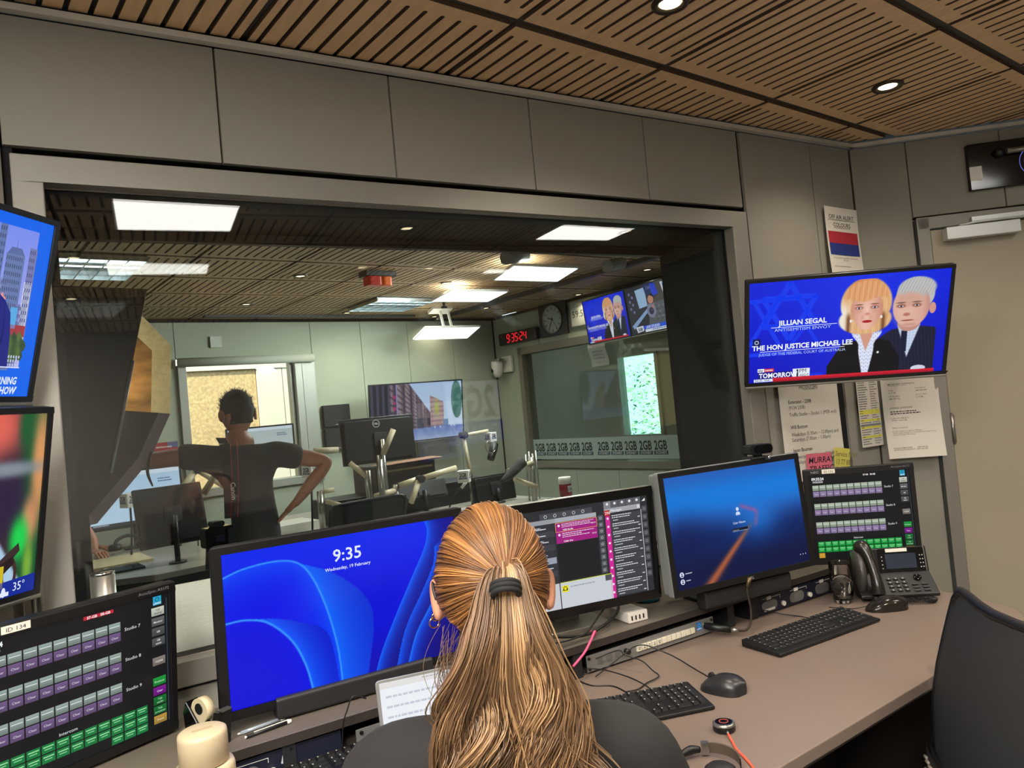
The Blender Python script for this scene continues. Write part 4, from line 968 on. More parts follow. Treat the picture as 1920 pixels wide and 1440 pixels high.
# ---- two stacked TVs on the left
def cv_city(w, h):
    cv = Canvas(w, h, 1600, 940)
    cv.rect(0, 0, 1600, 940, (20, 100, 235), 0); cv.rect(0, 60, 1510, 720, (120, 140, 235), 1, (176, 176, 232)); cv.sq = (1510, .39)
    for (u, v, a, b, c) in ((880, 60, 110, 600, (98, 118, 170)), (1030, 200, 300, 600, (104, 122, 172)), (1395, 150, 120, 500, (116, 122, 176)), (900, 330, 230, 470, (130, 140, 196)), (1200, 450, 230, 330, (120, 130, 190)), (1380, 330, 130, 400, (205, 212, 240))):
        cv.rect(u, v, a, b, c, 2); 
        for q in range(int(a // 34)):
            for s in range(int(b // 40)): cv.rect(u + 8 + q * 34, v + 12 + s * 40, 18, 20, tuple(int(x * .72) for x in c), 3)
    cv.poly([(1040, 200), (1100, 165), (1260, 165), (1320, 200)], (92, 108, 160), 3); cv.rect(1175, 130, 6, 40, (80, 90, 140), 3)
    for k in range(6): cv.disc(900 + k * 40, 430 + (k % 2) * 20, 26, (226, 150, 150), 4, 10, 30)
    cv.rect(1250, 560, 260, 60, (160, 60, 66), 4); cv.rect(1230, 470, 110, 110, (90, 170, 225), 4)
    for k in range(26): cv.disc(1240 + (k * 47) % 270, 620 + (k * 31) % 120, 34, ((70, 96, 60), (92, 112, 62), (58, 80, 58))[k % 3], 5, 9)
    for k in range(18): cv.rect(1260 + (k % 6) * 42, 720 + (k // 6) * 22, 22, 14, (190, 196, 222), 6)
    cv.poly([(300, 420), (800, 420), (900, 380), (1120, 440), (1230, 500), (1270, 600), (1310, 780), (300, 780)], (34, 40, 128), 7); cv.poly([(1120, 440), (1150, 600), (1090, 780), (1110, 780), (1170, 600)], (24, 28, 96), 8)
    cv.rect(0, 780, 1510, 6, (220, 225, 250), 8)
    cv.text('THE MORNING', 1500, 872, 54, (225, 236, 255), 8, 'RIGHT', .03, 1.85, .18); cv.text('SHOW', 1500, 924, 54, (225, 236, 255), 8, 'RIGHT', .03, 1.85, .18)
    return cv
def cv_race(w, h):
    cv = Canvas(w, h, 1600, 900)
    def fn(U, V):
        c = mixc((60, 40, 50), (28, 84, 48), sm(1250, 1450, U)); c = np.broadcast_to(c, U.shape + (3,)).copy()
        for (x, y, rx, ry, col) in ((1050, 60, 300, 170, (220, 100, 86)), (1380, 60, 90, 120, (30, 90, 50)), (1560, 260, 100, 300, (214, 150, 96)), (900, 380, 160, 160, (60, 200, 110)), (1200, 430, 240, 200, (46, 34, 62)), (1200, 270, 420, 40, (130, 140, 150)),
                                    (1480, 540, 90, 120, (210, 140, 100)), (1380, 620, 110, 110, (30, 210, 80)), (1500, 760, 60, 120, (120, 170, 60))):
            c = mixc(c, col, np.exp(-(((U - x) / rx) ** 2 + ((V - y) / ry) ** 2) ** 1.6))
        e = sm(-10, 30, V - 480 - (U - 1000) * .82); c = mixc(c, (170, 200, 226), e)
        return c
    cv.field(0, 0, 1600, 900, 20, 20, lambda U, V: mixc((60, 40, 50), (40, 60, 56), V / 900.), 0); cv.sq = (1600, .5)
    cv.field(800, 0, 800, 900, 70, 80, fn, 1)
    cv.poly([(900, 380), (985, 400), (1010, 520), (1120, 640), (1180, 760), (1190, 900), (900, 900)], (36, 26, 30), 2); cv.poly([(1150, 720), (1380, 640), (1400, 680), (1220, 760)], (60, 44, 46), 3)
    cv.ring(1290, 790, 90, 34, (64, 44, 44), 3, 20); cv.poly([(1150, 740), (1330, 700), (1340, 740), (1180, 800)], (40, 26, 28), 4)
    cv.rect(900, 740, 330, 110, (206, 184, 40), 5); cv.text(':9', 1130, 838, 120, (60, 50, 20), 6, 'CENTER', .05, 1.5)
    cv.poly([(0, 850), (1600, 812), (1600, 900), (0, 900)], (22, 44, 150), 5); cv.text('RR', 1020, 882, 58, (225, 232, 250), 6, bold=.02, sx=1.7); cv.disc(1245, 872, 24, (225, 232, 250), 6); cv.rect(1205, 872, 100, 20, (225, 232, 250), 6); cv.text('35°', 1345, 876, 60, (225, 232, 250), 6, sx=1.7)
    return cv
S = .93
pl = Vector((-0.035, 1.975, 0))
def sc93(c): v = Vector((c[0] * S, c[1] * S, 1.5 + (c[2] - 1.5) * S)); return v
tl = sc93((-.212, 1.783, 1.819)); bl = sc93((-.270, 1.786, 1.384))
tv('television', 'upper left television with blue border and city towers', tl, 50.3, -15, 0, .73 * S, .43 * S, (.012, .014, .012, .014), cv_city, (pl.x, pl.y, 1.70), bracket=[((.22, .045, 0), (pl.x, pl.y, 1.70), .016)])
tv('television', 'lower left television with blurred green and red picture and 35 degrees', bl, 43.8, -11, 0, .73 * S, .43 * S, (.012, .014, .012, .014), cv_race, (pl.x, pl.y, 1.32), bracket=[((.25, .045, 0), (pl.x, pl.y, 1.32), .016)])
tag(MB().cyl((pl.x, pl.y, DZT), .012, 1.15).build('screen_pole', M_STEEL), 'thin silver pole carrying the two televisions at the left', 'pole')
t = thing('post', 'stubby silver pole standing behind the lower left touch monitor', 'pole', (0.090, 1.945, DZT + SZ1))
MB().cyl((0, 0, 0), .0255, .37, n=28).build('post', M_STEEL, t); mb = MB(); mb.cyl((0, 0, .37), .0255, .006, n=28); mb.box(-.004, .02, -.02, .004, .3765, .379); mb.build('cap', M_CHROME, t)

# ================================================================== wall items
def sheet(name, label, cat, w, h, canvas, loc, yaw, roll=0, curl=.012, group=None):
    """a paper hanging flat at the top and curling off the wall lower down"""
    bend = lambda x, z: curl * (0.5 - z / h) ** 2 + curl * .4 * (x / w) ** 2
    cv = Canvas(w, h, w * 5000, h * 5000, 0.0002, bend)
    n = 8
    for j in range(n):
        for i in range(4): cv.rect(cv.U * i / 4, cv.V * j / n, cv.U / 4, cv.V / n, (214, 209, 198), 0)
    canvas(cv)
    o = cv.build(name, M_PAPERC); o.location = loc; o.rotation_euler = (0, math.radians(roll), math.radians(yaw))
    return tag(o, label, cat, group)
def p_off(cv):
    U, V = cv.U, cv.V
    cv.text('OFF AIR ALERT', U / 2, V * .145, U * .115, (30, 30, 34), 2, 'CENTER', .012); cv.rect(U * .08, V * .155, U * .84, U * .008, (30, 30, 34), 2)
    cv.text('COLOURS', U / 2, V * .24, U * .115, (30, 30, 34), 2, 'CENTER', .012); cv.rect(U * .25, V * .25, U * .5, U * .008, (30, 30, 34), 2)
    cv.rect(U * .05, V * .30, U * .9, V * .145, (168, 36, 52), 2); cv.text('RED - 2GB', U / 2, V * .40, U * .125, (110, 20, 34), 3, 'CENTER', .006)
    cv.rect(U * .05, V * .445, U * .9, V * .145, (30, 50, 124), 2); cv.text('BLUE - 4BC', U / 2, V * .545, U * .125, (222, 226, 236), 3, 'CENTER', .006)
    cv.text('IF COLOUR IS LIGHTED, STATION IS\nOFF AIR.', U / 2, V * .635, U * .045, (70, 70, 72), 2, 'CENTER'); cv.greek(U * .12, V * .725, U * .76, V * .02, 1, (110, 108, 104), 2, 4)
    for k in range(5): cv.greek(U * .4, V * (.80 + k * .04), U * .22, V * .02, 1, (90, 88, 86), 2, k)
sheet('notice', 'white notice headed OFF AIR ALERT COLOURS pinned above the right television', 'notice', .228, .36, p_off, (3.005, WY - .016, 2.045), 0, 2, .02)
def p_traffic(cv):
    U, V = cv.U, cv.V; k = (44, 44, 46)
    cv.text('SYDNEY TRAFFIC TEAM DETAILS FOR\nPRODUCERS', U * .5, V * .15, U * .056, k, 2, 'CENTER', .01); cv.rect(U * .16, V * .158, U * .70, U * .004, k, 2); cv.rect(U * .40, V * .2, U * .22, U * .004, k, 2)
    for v, t, b in ((.32, 'Extension - 2308', 1), (.37, '(9134 2308)', 0), (.43, 'Traffic Studio – Studio 1 (MSR end)', 0), (.54, 'Will Bottom', 1), (.605, 'Weekdays (5.30am – 12.00pm) and\nSaturdays (7.00am – 1.00pm)', 0), (.74, 'Jason Bouman', 1), (.80, 'Weekdays (12.00pm – 7.30pm) and\nSundays (7.00am – 1.00pm)', 0)):
        cv.text(t, U * .14, V * v, U * .056, k, 2, bold=.014 * b)
sheet('notice', 'white sheet headed SYDNEY TRAFFIC TEAM DETAILS below the right television', 'notice', .375, .46, p_traffic, (2.665, WY - .016, 1.315), 0, 1.5, .012)
def p_list(cv):
    U, V = cv.U, cv.V
    for k in range(30):
        v = .02 + k * .032; c = (222, 216, 70) if k in (15, 16, 19, 22, 26) else None
        if c: cv.rect(U * .03, V * v, U * .94, V * .028, c, 1)
        if k == 21: cv.rect(U * .03, V * v, U * .94, V * .03, (130, 130, 130), 1)
        cv.greek(U * .05, V * (v + .006), U * .5, V * .02, 1, (70, 70, 74), 2, k, .6); cv.greek(U * .62, V * (v + .006), U * .33, V * .02, 1, (110, 110, 114), 2, k + 50, .6)
    cv.rect(U * .6, V * .02, U * .008, V * .94, (120, 120, 124), 2)
sheet('notice', 'narrow phone list with yellow highlighted rows below the right television', 'notice', .155, .32, p_list, (3.065, WY - .016, 1.335), 0, 1, .004)
def p_cont(cv):
    U, V = cv.U, cv.V; k = (52, 52, 54)
    cv.text('IMPORTANT CONTACTS:', U * .12, V * .11, U * .042, k, 2, bold=.01); cv.rect(U * .12, V * .118, U * .34, U * .004, k, 2)
    for u, v, a, b in ((.12, .18, 'Studio', '13 11 14'), (.60, .17, 'Switchboard', '1800 858 858'), (.12, .255, 'Talk Accident', '1800 737 732'), (.60, .25, 'Service NSW', '13 77 88')):
        cv.text(a, U * u, V * v, U * .036, k, 2); cv.text(b, U * u, V * (v + .032), U * .036, k, 2, bold=.012)
    cv.text('LISTENER QUESTIONS:', U * .12, V * .40, U * .04, k, 2, bold=.01); cv.greek(U * .12, V * .43, U * .7, V * .05, 2, k, 2, 3, .5); cv.text('•  CALL: 07 3908 8512\n•  EMAIL: support@', U * .1, V * .525, U * .036, k, 2)
    cv.text('Official Complaints:', U * .12, V * .64, U * .036, k, 2); cv.text("Via the 'Contact Us' page on 2GB.com\nOR by calling reception on 9134 0000 and asking for the\nContent Manager (9am-5pm)", U * .12, V * .68, U * .033, k, 2)
    cv.text('BUILDING MANAGER:         0409 678 001\nAFTER HOURS SECURITY:  0403 666 530', U * .1, V * .885, U * .034, k, 2, bold=.008)
p = Rp(0.135, 1.29, .018)
sheet('notice', 'white contacts sheet hanging on the slanted wall beside the door', 'notice', .235, .36, p_cont, p, math.degrees(math.atan2(RD.y, RD.x)), .8, .03)
def note(label, col, lines, ink, w, h, loc, roll):
    bend = lambda x, z: .006 * (0.5 - z / h) ** 2
    cv = Canvas(w, h, 100, 100, .0002, bend)
    for j in range(5): cv.rect(0, j * 20, 100, 20, col, 0)
    for k, l in enumerate(lines): cv.text(l, 6, 30 + k * 27, 26, ink, 2, bold=.01, shear=.2)
    o = cv.build('sticky_note', M_PAPERC); o.location = loc; o.rotation_euler = (0, math.radians(roll), 0); return tag(o, label, 'sticky note')
note('pink sticky note with TRAFFIC handwriting on the bottom of the traffic sheet', (214, 104, 128), ['MURRAY', 'TRAFFIC', 'VR'], (30, 20, 30), .16, .13, (2.665, WY - .034, 1.125), 3)
note('yellow sticky note stuck on the lower right corner of the traffic sheet', (206, 198, 96), ['Service NSW', '13 77 88', 'Roadworks'], (120, 112, 60), .105, .12, (2.81, WY - .036, 1.135), 10)
# lit sign over the door
t = thing('illuminated_sign', 'black lightbox sign with blue outlined letters over the door', 'sign', Rp(0.80, 2.345, .02), (0, 0, math.atan2(RD.y, RD.x)))
mb = MB(); mb.rbox(-.325, .325, -.008, .03, -.10, .10, .004); mb.build('sign_face', M_BLACKG, t, bevel=.001)
mb = MB(); mb.box(-.325, -.275, -.0095, -.0085, -.06, .0); mb.build('white_flash', M_WHITE, t)
def outline_text(s, size, r, m, name, parent, loc, sx=1.0):
    cu = bpy.data.curves.new(name, 'FONT'); cu.body = s; cu.size = size; cu.fill_mode = 'NONE'; cu.bevel_depth = r; cu.bevel_resolution = 1; cu.offset = .004; cu.space_character = 1.1
    ob = bpy.data.objects.new(name, cu); COL.objects.link(ob); dg = bpy.context.evaluated_depsgraph_get(); me = bpy.data.meshes.new_from_object(ob.evaluated_get(dg)); bpy.data.objects.remove(ob)
    me.materials.clear(); me.materials.append(m); o = bpy.data.objects.new(name, me); COL.objects.link(o); o.parent = parent; o.location = loc; o.rotation_euler = (PI / 2, 0, 0); o.scale = (sx, 1, 1); return o
outline_text('ON AIR', .145, .0011, emis('blue outline glow', (120, 130, 240), 1.0), 'lettering', t, (-.125, -.0095, -.055), .8)
mb = MB(); mb.cyl((-.18, -.03, .045), .012, .5, 'x'); mb.build('tube_shade', M_STEEL, t)
mb = MB(); mb.sphere((-.205, -.02, .045), .02, 12, 8); mb.build('end_cap', M_BLACK, t)
# ================================================================== desk equipment
M_KEY = mat('key plastic', (20, 20, 21), 0.55); M_LEG = mat('key legend', (150, 152, 150), .7)
def kb_layout():
    """(x, y, w, d) key cells in key units, full size board, y rows from the back"""
    K = []
    def row(y, x, ws, d=1):
        for wv in ws:
            if wv > 0: K.append((x, y, wv, d))
            x += abs(wv)
    row(0, 0, [1, -1, 1, 1, 1, 1, -.5, 1, 1, 1, 1, -.5, 1, 1, 1, 1, -.25, 1, 1, 1, -.25, 1, 1, 1, 1])
    row(1.25, 0, [1] * 13 + [2, -.25, 1, 1, 1, -.25, 1, 1, 1, 1])
    row(2.25, 0, [1.5] + [1] * 12 + [1.5, -.25, 1, 1, 1, -.25, 1, 1, 1]); row(2.25, 21.5, [1], 2)
    row(3.25, 0, [1.75] + [1] * 11 + [2.25, -3.5, 1, 1, 1])
    row(4.25, 0, [2.25] + [1] * 10 + [2.75, -1.25, 1, -1.25, 1, 1, 1]); row(4.25, 21.5, [1], 2)
    row(5.25, 0, [1.25, 1.25, 1.25, 6.25, 1.25, 1.25, 1.25, 1.25, -.25, 1, 1, 1, -.25, 2, 1])
    return K
_kme = {}
def keyboard(label, loc, yaw, cat='keyboard', seen=lambda u: True):
    t = thing('keyboard', label, cat, loc, (0, 0, math.radians(yaw)), None)
    W_, D_ = .442, .138
    mb = MB(); mb.add([(-W_ / 2, -D_ / 2, .002), (W_ / 2, -D_ / 2, .002), (W_ / 2, D_ / 2, .002), (-W_ / 2, D_ / 2, .002),
                       (-W_ / 2, -D_ / 2, .010), (W_ / 2, -D_ / 2, .010), (W_ / 2, D_ / 2, .022), (-W_ / 2, D_ / 2, .022)],
                      [(0, 3, 2, 1), (4, 5, 6, 7), (0, 1, 5, 4), (1, 2, 6, 5), (2, 3, 7, 6), (3, 0, 4, 7)]); mb.build('body', M_BLACK, t, bevel=.003)
    for fx, fy in ((-.175, .047), (.175, .047), (-.175, -.055), (.175, -.055)): MB().box(fx - .015, fx + .015, fy - .006, fy + .006, 0, .004).build('rubber_foot', M_DARK, t)
    u = .0188; K = kb_layout(); slope = math.atan(.012 / D_)
    rest = MB()
    for i, (x, y, wv, d) in enumerate(K):
        px = -.211 + (x + wv / 2) * u; py = .062 - (y + d / 2) * u * .97; pz = .010 + (py + D_ / 2) * .012 / D_ + .0002
        a, b = wv * u / 2 - .0012, d * u / 2 - .0012; e = .0018
        vs = [(-a, -b, 0), (a, -b, 0), (a, b, 0), (-a, b, 0), (-a + e, -b + e, .0045), (a - e, -b + e, .0045), (a - e, b - e, .0045), (-a + e, b - e, .0045)]
        fs = [(4, 5, 6, 7), (0, 1, 5, 4), (1, 2, 6, 5), (2, 3, 7, 6), (3, 0, 4, 7)]
        lv = [(-a + e + .001, b - e - .006, .0047), (-a + e + .004, b - e - .006, .0047), (-a + e + .004, b - e - .0015, .0047), (-a + e + .001, b - e - .0015, .0047)]
        if i >= len(K) - 5 or len(K) - i > 100:
            rest.k = 0; rest.M = Matrix.Translation((px, py, pz)); rest.add(vs, fs); rest.k = 1; rest.add(lv, [(0, 1, 2, 3)]); continue
        key = (round(wv, 2), d)
        if key not in _kme:
            q = MB(); q.add(vs, fs); q.k = 1; q.add(lv, [(0, 1, 2, 3)]); o = q.build('key', [M_KEY, M_LEG], t); _kme[key] = o.data
        else: o = bpy.data.objects.new('key', _kme[key]); COL.objects.link(o); o.parent = t
        o.location = (px, py, pz); o.rotation_euler = (slope, 0, 0)
    o = rest.build('keys', [M_KEY, M_LEG], t); o['kind'] = 'stuff'
    return t
keyboard('black keyboard lying in front of the orange streak monitor', (1.873, 1.478, DZT), -1.5)
keyboard('black keyboard half hidden by the shoulder of the seated woman', (1.094, 1.438, DZT), -18)
keyboard('black keyboard at the bottom edge below the blue petals monitor', (0.405, 1.628, DZT + .001), 2)
def cable(name, label, pts, r, m=None, cat='cable', sub=5, group=None):
    return tag(MB().tube(pts, r, 8, sub).build(name, m or M_CORD), label, cat, group)
def mouse(label, loc, yaw, L=.115, W_=.064, H=.038, m=None, glossy=False):
    t = thing('mouse', label, 'computer mouse', loc, (0, 0, math.radians(yaw)))
    def shell(x0, x1, z0=0):
        mb = MB(); nu, nv = 20, 14; vs = []
        for j in range(nv + 1):
            y = -1 + 2 * j / nv; wy = (1 - abs(y) ** 3.2) ** .5 * (1 - .10 * y) if abs(y) < 1 else 0.02
            hh = H * ((1 - ((y + .22) / 1.25) ** 2) ** .9 if abs((y + .22) / 1.25) < 1 else 0.02); hh = max(hh, .006)
            for i in range(nu + 1):
                a = PI * i / nu; x = -math.cos(a) * W_ / 2 * max(wy, .03); s = abs(math.sin(a)) ** .6
                vs.append((x, y * L / 2, hh * s))
        mb.sm = True; mb.add(vs, [(j * (nu + 1) + i, j * (nu + 1) + i + 1, (j + 1) * (nu + 1) + i + 1, (j + 1) * (nu + 1) + i) for j in range(nv) for i in range(nu)]); return mb
    shell(0, 1).build('shell', m or mat('satin black mouse', (36, 36, 37), .33), t)
    hs = lambda y: H * ((1 - ((y + .22) / 1.25) ** 2) ** .9); mb = MB(); mb.tube([(0, y * L / 2, hs(y)) for y in (.15, .35, .55, .75, .88)], .0009, 6); mb.build('button_split', M_BLACKG, t)
    mb = MB(); mb.cyl((-.004, .028, H * .80), .007, .008, 'x', 14); mb.build('scroll_wheel', M_DARK, t)
    return t
mouse('satin black mouse beside the keyboard half hidden by the woman', (1.382, 1.372, DZT), 20, .118, .078, .042)
mouse('glossy black and grey mouse in front of the desk phone', (2.215, 1.462, DZT), 12 + 50, .135, .074, .042, mat('glossy dark mouse', (40, 36, 32), .14, metal=.3))
g = 'thin black cables on the desk'
cable('mouse_cable', 'black mouse cable arching past the silver talkback panel to the desk mouse', [(1.392, 1.425, .765), (1.413, 1.505, .765), (1.419, 1.577, .775), (1.401, 1.626, .79), (1.382, 1.652, .80), (1.357, 1.665, .80), (1.328, 1.662, .795), (1.271, 1.664, .775), (1.211, 1.665, .755)], .0018, group=None)
cable('cable', 'black cable with a sharp kink on the desk left of the satin mouse', [(1.229, 1.68, .795), (1.304, 1.675, .80), (1.309, 1.654, .79), (1.329, 1.61, .78), (1.328, 1.567, .765), (1.325, 1.541, .757), (1.277, 1.534, .755), (1.235, 1.52, .754), (1.202, 1.529, .754)], .0018)
cable('keyboard_cable', 'grey black cable running into the back of the half hidden keyboard', [(1.193, 1.69, .775), (1.224, 1.643, .775), (1.244, 1.575, .77), (1.248, 1.516, .765), (1.24, 1.47, .762)], .0018)
cable('cable', 'short black cable lying close beside the hair of the woman', [(1.166, 1.681, .752), (1.171, 1.628, .752), (1.207, 1.585, .752), (1.201, 1.515, .752)], .0018)
cable('mouse_cable', 'thin cable from the glossy mouse towards the water glass', [(2.175, 1.50, .762), (2.15, 1.535, .753), (2.12, 1.60, .7525)], .0015)
cable('keyboard_cable', 'black cable curling from the keyboard below the orange streak monitor', [(1.95, 1.545, .765), (1.98, 1.60, .754), (1.96, 1.66, .756), (1.91, 1.672, .775), (1.86, 1.68, .79)], .0016)
cable('pink_cable', 'pink network cable hanging over the shelf edge right of the woman', [(1.273, 1.75, .8445), (1.247, 1.70, .85), (1.232, 1.678, .868), (1.209, 1.672, .846), (1.183, 1.670, .822), (1.146, 1.672, .797)], .0034, mat('pink cable', (222, 84, 130), .45))
cable('black_cable', 'thick black cable looping under the touch monitor to the white hub', [(1.10, 1.705, .880), (1.174, 1.705, .862), (1.235, 1.71, .854), (1.298, 1.72, .862), (1.362, 1.745, .872), (1.41, 1.79, .876)], .0042)
cable('black_cable', 'thin black cable crossing the thick one under the touch monitor', [(1.107, 1.695, .862), (1.159, 1.695, .859), (1.216, 1.70, .862), (1.256, 1.715, .875), (1.342, 1.76, .900)], .0026)
cable('cable', 'thin black cable standing in a loop left of the laptop', [(.575, 1.67, .875), (.545, 1.668, .888), (.53, 1.67, .862), (.518, 1.672, .83), (.513, 1.68, .762)], .0017)

# ---- silver talkback panel
t = thing('talkback_panel', 'silver rack panel with a row of white square buttons under the shelf', 'rack panel', (1.455, 1.7035, DZT), (0, 0, math.radians(0)))
mb = MB(); mb.box(-.243, .243, -.004, 0, .006, .050); mb.build('face_plate', M_SILVER, t, bevel=.0008)
MB().box(-.22, .22, 0, .12, .004, .05).build('chassis', M_DARK, t)
M_BTN = mat('white button', (216, 210, 190), .4)
for k in range(12):
    x = -.068 + k * .0192
    o = MB().box(x, x + .0165, -.010, -.004, .020, .037).build('button', M_BTN, t, bevel=.0012)
    cv = Canvas(.014, .014, 14, 14)
    if k < 5:
        cv.text(('LINE', 'S7', 'S8', 'S9', 'MCR')[k], 7, 6, 5, (40, 40, 44), 0, 'CENTER', .03); cv.rect(4, 8, 6, 2.4, (60, 60, 64), 0)
        q = cv.build('button_legend', M_PAPERC, o); q.location = (x + .00825, -.0102, .0285)
for x, z in ((-.236, .014), (-.236, .042), (.234, .014), (.234, .042)):
    q = MB(); q.cyl((x, -.0075, z), .0042, .004, 'y', 12); q.build('screw', M_BLACK, t)
mb = MB(); mb.cyl((-.106, -.019, .032), .0075, .016, 'y', 20); mb.build('volume_knob', M_BLACK, t)
mb = MB()
for i in range(9):
    for j in range(7):
        for cx, lim in ((-.198, 3), (-.165, 99), (-.135, 3)):
            x, z = cx + (i - 4) * .0026, .028 + (j - 3) * .0034
            if lim == 3 and abs(i - 4) > 3: continue
            if lim == 99 and (i - 4) ** 2 * .6 + (j - 3) ** 2 > 12: continue
            mb.cyl((x, -.0043, z), .0008, .0003, 'y', 6)
o = mb.build('speaker_holes', M_BLACK, t); o['kind'] = 'stuff'
cv = Canvas(.02, .024, 20, 24); cv.rect(0, 0, 20, 24, (30, 110, 190), 0); cv.ring(10, 9, 6, 2, (90, 170, 225), 1, 16); cv.text('LAWO', 10, 21, 6, (225, 235, 245), 1, 'CENTER', .03); o = cv.build('maker_badge', M_PAPERC, t); o.location = (.183, -.0044, .033)
mb = MB(); mb.cyl((.206, -.008, .031), .010, .004, 'y', 20); mb.build('socket', M_STEEL, t)
# gooseneck microphone plugged into it
t = thing('gooseneck_microphone', 'black gooseneck microphone plugged into the silver talkback panel', 'microphone', (1.660, 1.699, .781))
mb = MB(); mb.tube([(0, 0, 0), (.022, -.03, -.006), (.045, -.062, -.011)], [.010, .0115, .0095], 16); mb.build('plug', M_BLACK, t)
mb = MB(); mb.tube([(.045, -.062, -.011), (.058, -.080, -.0135)], [.0085, .004], 14); mb.build('plug_collar', M_STEEL, t)
mb = MB(); mb.tube([(.058, -.08, -.0135), (.078, -.094, -.012), (.098, -.094, .006), (.108, -.090, .045), (.105, -.086, .085), (.106, -.086, .108)], .0036, 8, 6); mb.build('gooseneck', mat('ribbed neck', (58, 50, 40), .4, metal=.5, bump=(900, .8)), t)
mb = MB(); mb.tube([(.106, -.086, .108), (.112, -.088, .122), (.120, -.088, .132)], [.0055, .0062, .0085], 12); mb.build('capsule', mat('bronze mic head', (112, 96, 70), .35, metal=.8), t)
# ---- blue speaker units under the shelf
def cue_unit(label, x, nsp, left=False):
    t = thing('cue_speaker_unit', label, 'rack panel', (x, 1.7035, DZT))
    W_ = .42 if not left else .30
    mb = MB(); mb.box(0, W_, -.004, 0, .004, .062); mb.build('face_plate', mat('navy panel', (22, 26, 44), .45), t, bevel=.0008); MB().box(.01, W_ - .01, 0, .1, .006, .06).build('chassis', M_DARK, t)
    xs = [.06 + k * .135 for k in range(nsp)] if not left else [.085]
    for k, sx in enumerate(xs):
        q = MB(); q.rbox(sx - .036, sx + .036, -.0065, -.004, .012, .044, .0155); q.build('speaker_grille', mat('grey grille', (120, 120, 118), .6, metal=.3, bump=(1200, .8)), t)
        q = MB(); q.cyl((sx + .062, -.014, .022), .0078, .010, 'y', 18); q.build('knob', M_WHITE, t)
        q = MB(); q.box(sx - .03, sx + .055, -.0046, -.0042, .051, .0522); q.box(sx + .0538, sx + .055, -.0046, -.0042, .042, .051); q.build('printed_line', M_WHITE, t)
        if not left:
            q = MB(); q.box(sx - .012, sx + .008, -.0068, -.0042, .047, .057); q.build('tape_label', M_WHITE, t)
            if k == 0: q = MB(); q.box(sx - .028, sx + .022, -.0072, -.0066, .012, .020); q.build('tape_label', M_WHITE, t)
    if left:
        cv = Canvas(.05, .024, 50, 24); cv.text('bel', 25, 17, 22, (190, 192, 198), 0, 'CENTER', .03, shear=.25); o = cv.build('maker_badge', M_PAPERC, t); o.location = (.178, -.0044, .036)
        q = MB(); q.cyl((.188, -.009, .057), .0035, .005, 'y', 10); q.build('screw', M_BLACK, t)
    return t
cue_unit('navy rack unit with three oval grilles under the shelf at the right', 1.895, 3)
cue_unit('navy rack unit with one oval grille at the bottom left under the shelf', 0.24 - .02, 1, True)
t = thing('rack_ear', 'short silver rack panel end with two black screws under the shelf', 'rack panel', (.575, 1.7035, DZT))
MB().box(-.02, .16, -.004, 0, .006, .05).build('face_plate', M_SILVER, t, bevel=.0008)
for z in (.014, .042): q = MB(); q.cyl((-.008, -.008, z), .0045, .004, 'y', 12); q.build('screw', M_BLACK, t)

# ---- on the shelf
SZ = DZT + SZ1
t = thing('usb_hub', 'white block shaped USB hub with four sockets on the shelf', 'USB hub', (1.432, 1.775, SZ), (0, 0, math.radians(-5)))
MB().rbox(-.034, .034, -.05, .05, .001, .031, .003, 'y').build('body', M_WHITE, t, bevel=.0015)
for k in range(4): MB().box(-.024 + k * .0135, -.019 + k * .0135, -.0503, -.0499, .008, .021).build('usb_socket', M_BLACK, t)
t = thing('teal_dish', 'small teal dish standing behind the touch monitor on the shelf', 'dish', (1.60, 1.88, SZ)); MB().lathe([(.0, .001), (.038, .001), (.045, .014), (.046, .018), (.040, .018), (.034, .006), (0, .006)], 32).build('bowl', mat('teal plastic', (30, 134, 150), .35), t)
for k, (x, y, a) in enumerate(((.365, 1.772, 9), (.372, 1.742, 9))):
    t = thing('pen', ('clear barrelled blue pen lying on the shelf at the left' if k == 0 else 'white clipped black pen lying in front of the clear pen'), 'pen', (x, y, SZ + .005), (0, 0, math.radians(a)))
    mb = MB(); mb.cyl((-.045, 0, 0), .0042, .09, 'x', 12); mb.build('barrel', mat('clear pen', (150, 160, 170), .15, metal=.2) if k == 0 else M_BLACK, t)
    mb = MB(); mb.cyl((.045, 0, 0), .0045, .01, 'x', 12); mb.cyl((-.05, 0, 0), .0035, .006, 'x', 12, .001) if k else mb.cyl((-.052, 0, 0), .002, .008, 'x', 12); mb.build('tip', M_WHITE, t)
    if k: mb = MB(); mb.box(-.03, .05, -.001, .001, .004, .0055); mb.build('clip', M_WHITE, t)
t = thing('tape_dispenser', 'black tape dispenser with a white roll beside the blue petals monitor', 'tape dispenser', (.262, 1.78, SZ), (0, 0, math.radians(-62)))
mb = MB(); mb.prism([(-.06, 0), (.045, 0), (.058, .075), (.036, .072), (.018, .03), (-.012, .03), (-.055, .085), (-.066, .06)], -.016, .016)
mb.v = [(x, z, y) for x, y, z in mb.v]; mb.build('body', M_BLACKG, t, bevel=.002)
mb = MB(); mb.cyl((-.018, -.010, .068), .026, .020, 'y', 28); mb.build('tape_roll', mat('cream tape', (196, 182, 148), .6), t)
mb = MB(); mb.cyl((-.018, -.0115, .072), .012, .023, 'y', 20); mb.build('core', M_BLACK, t)
mb = MB(); mb.box(.046, .060, -.012, .012, .074, .078); mb.build('cutter', M_STEEL, t)
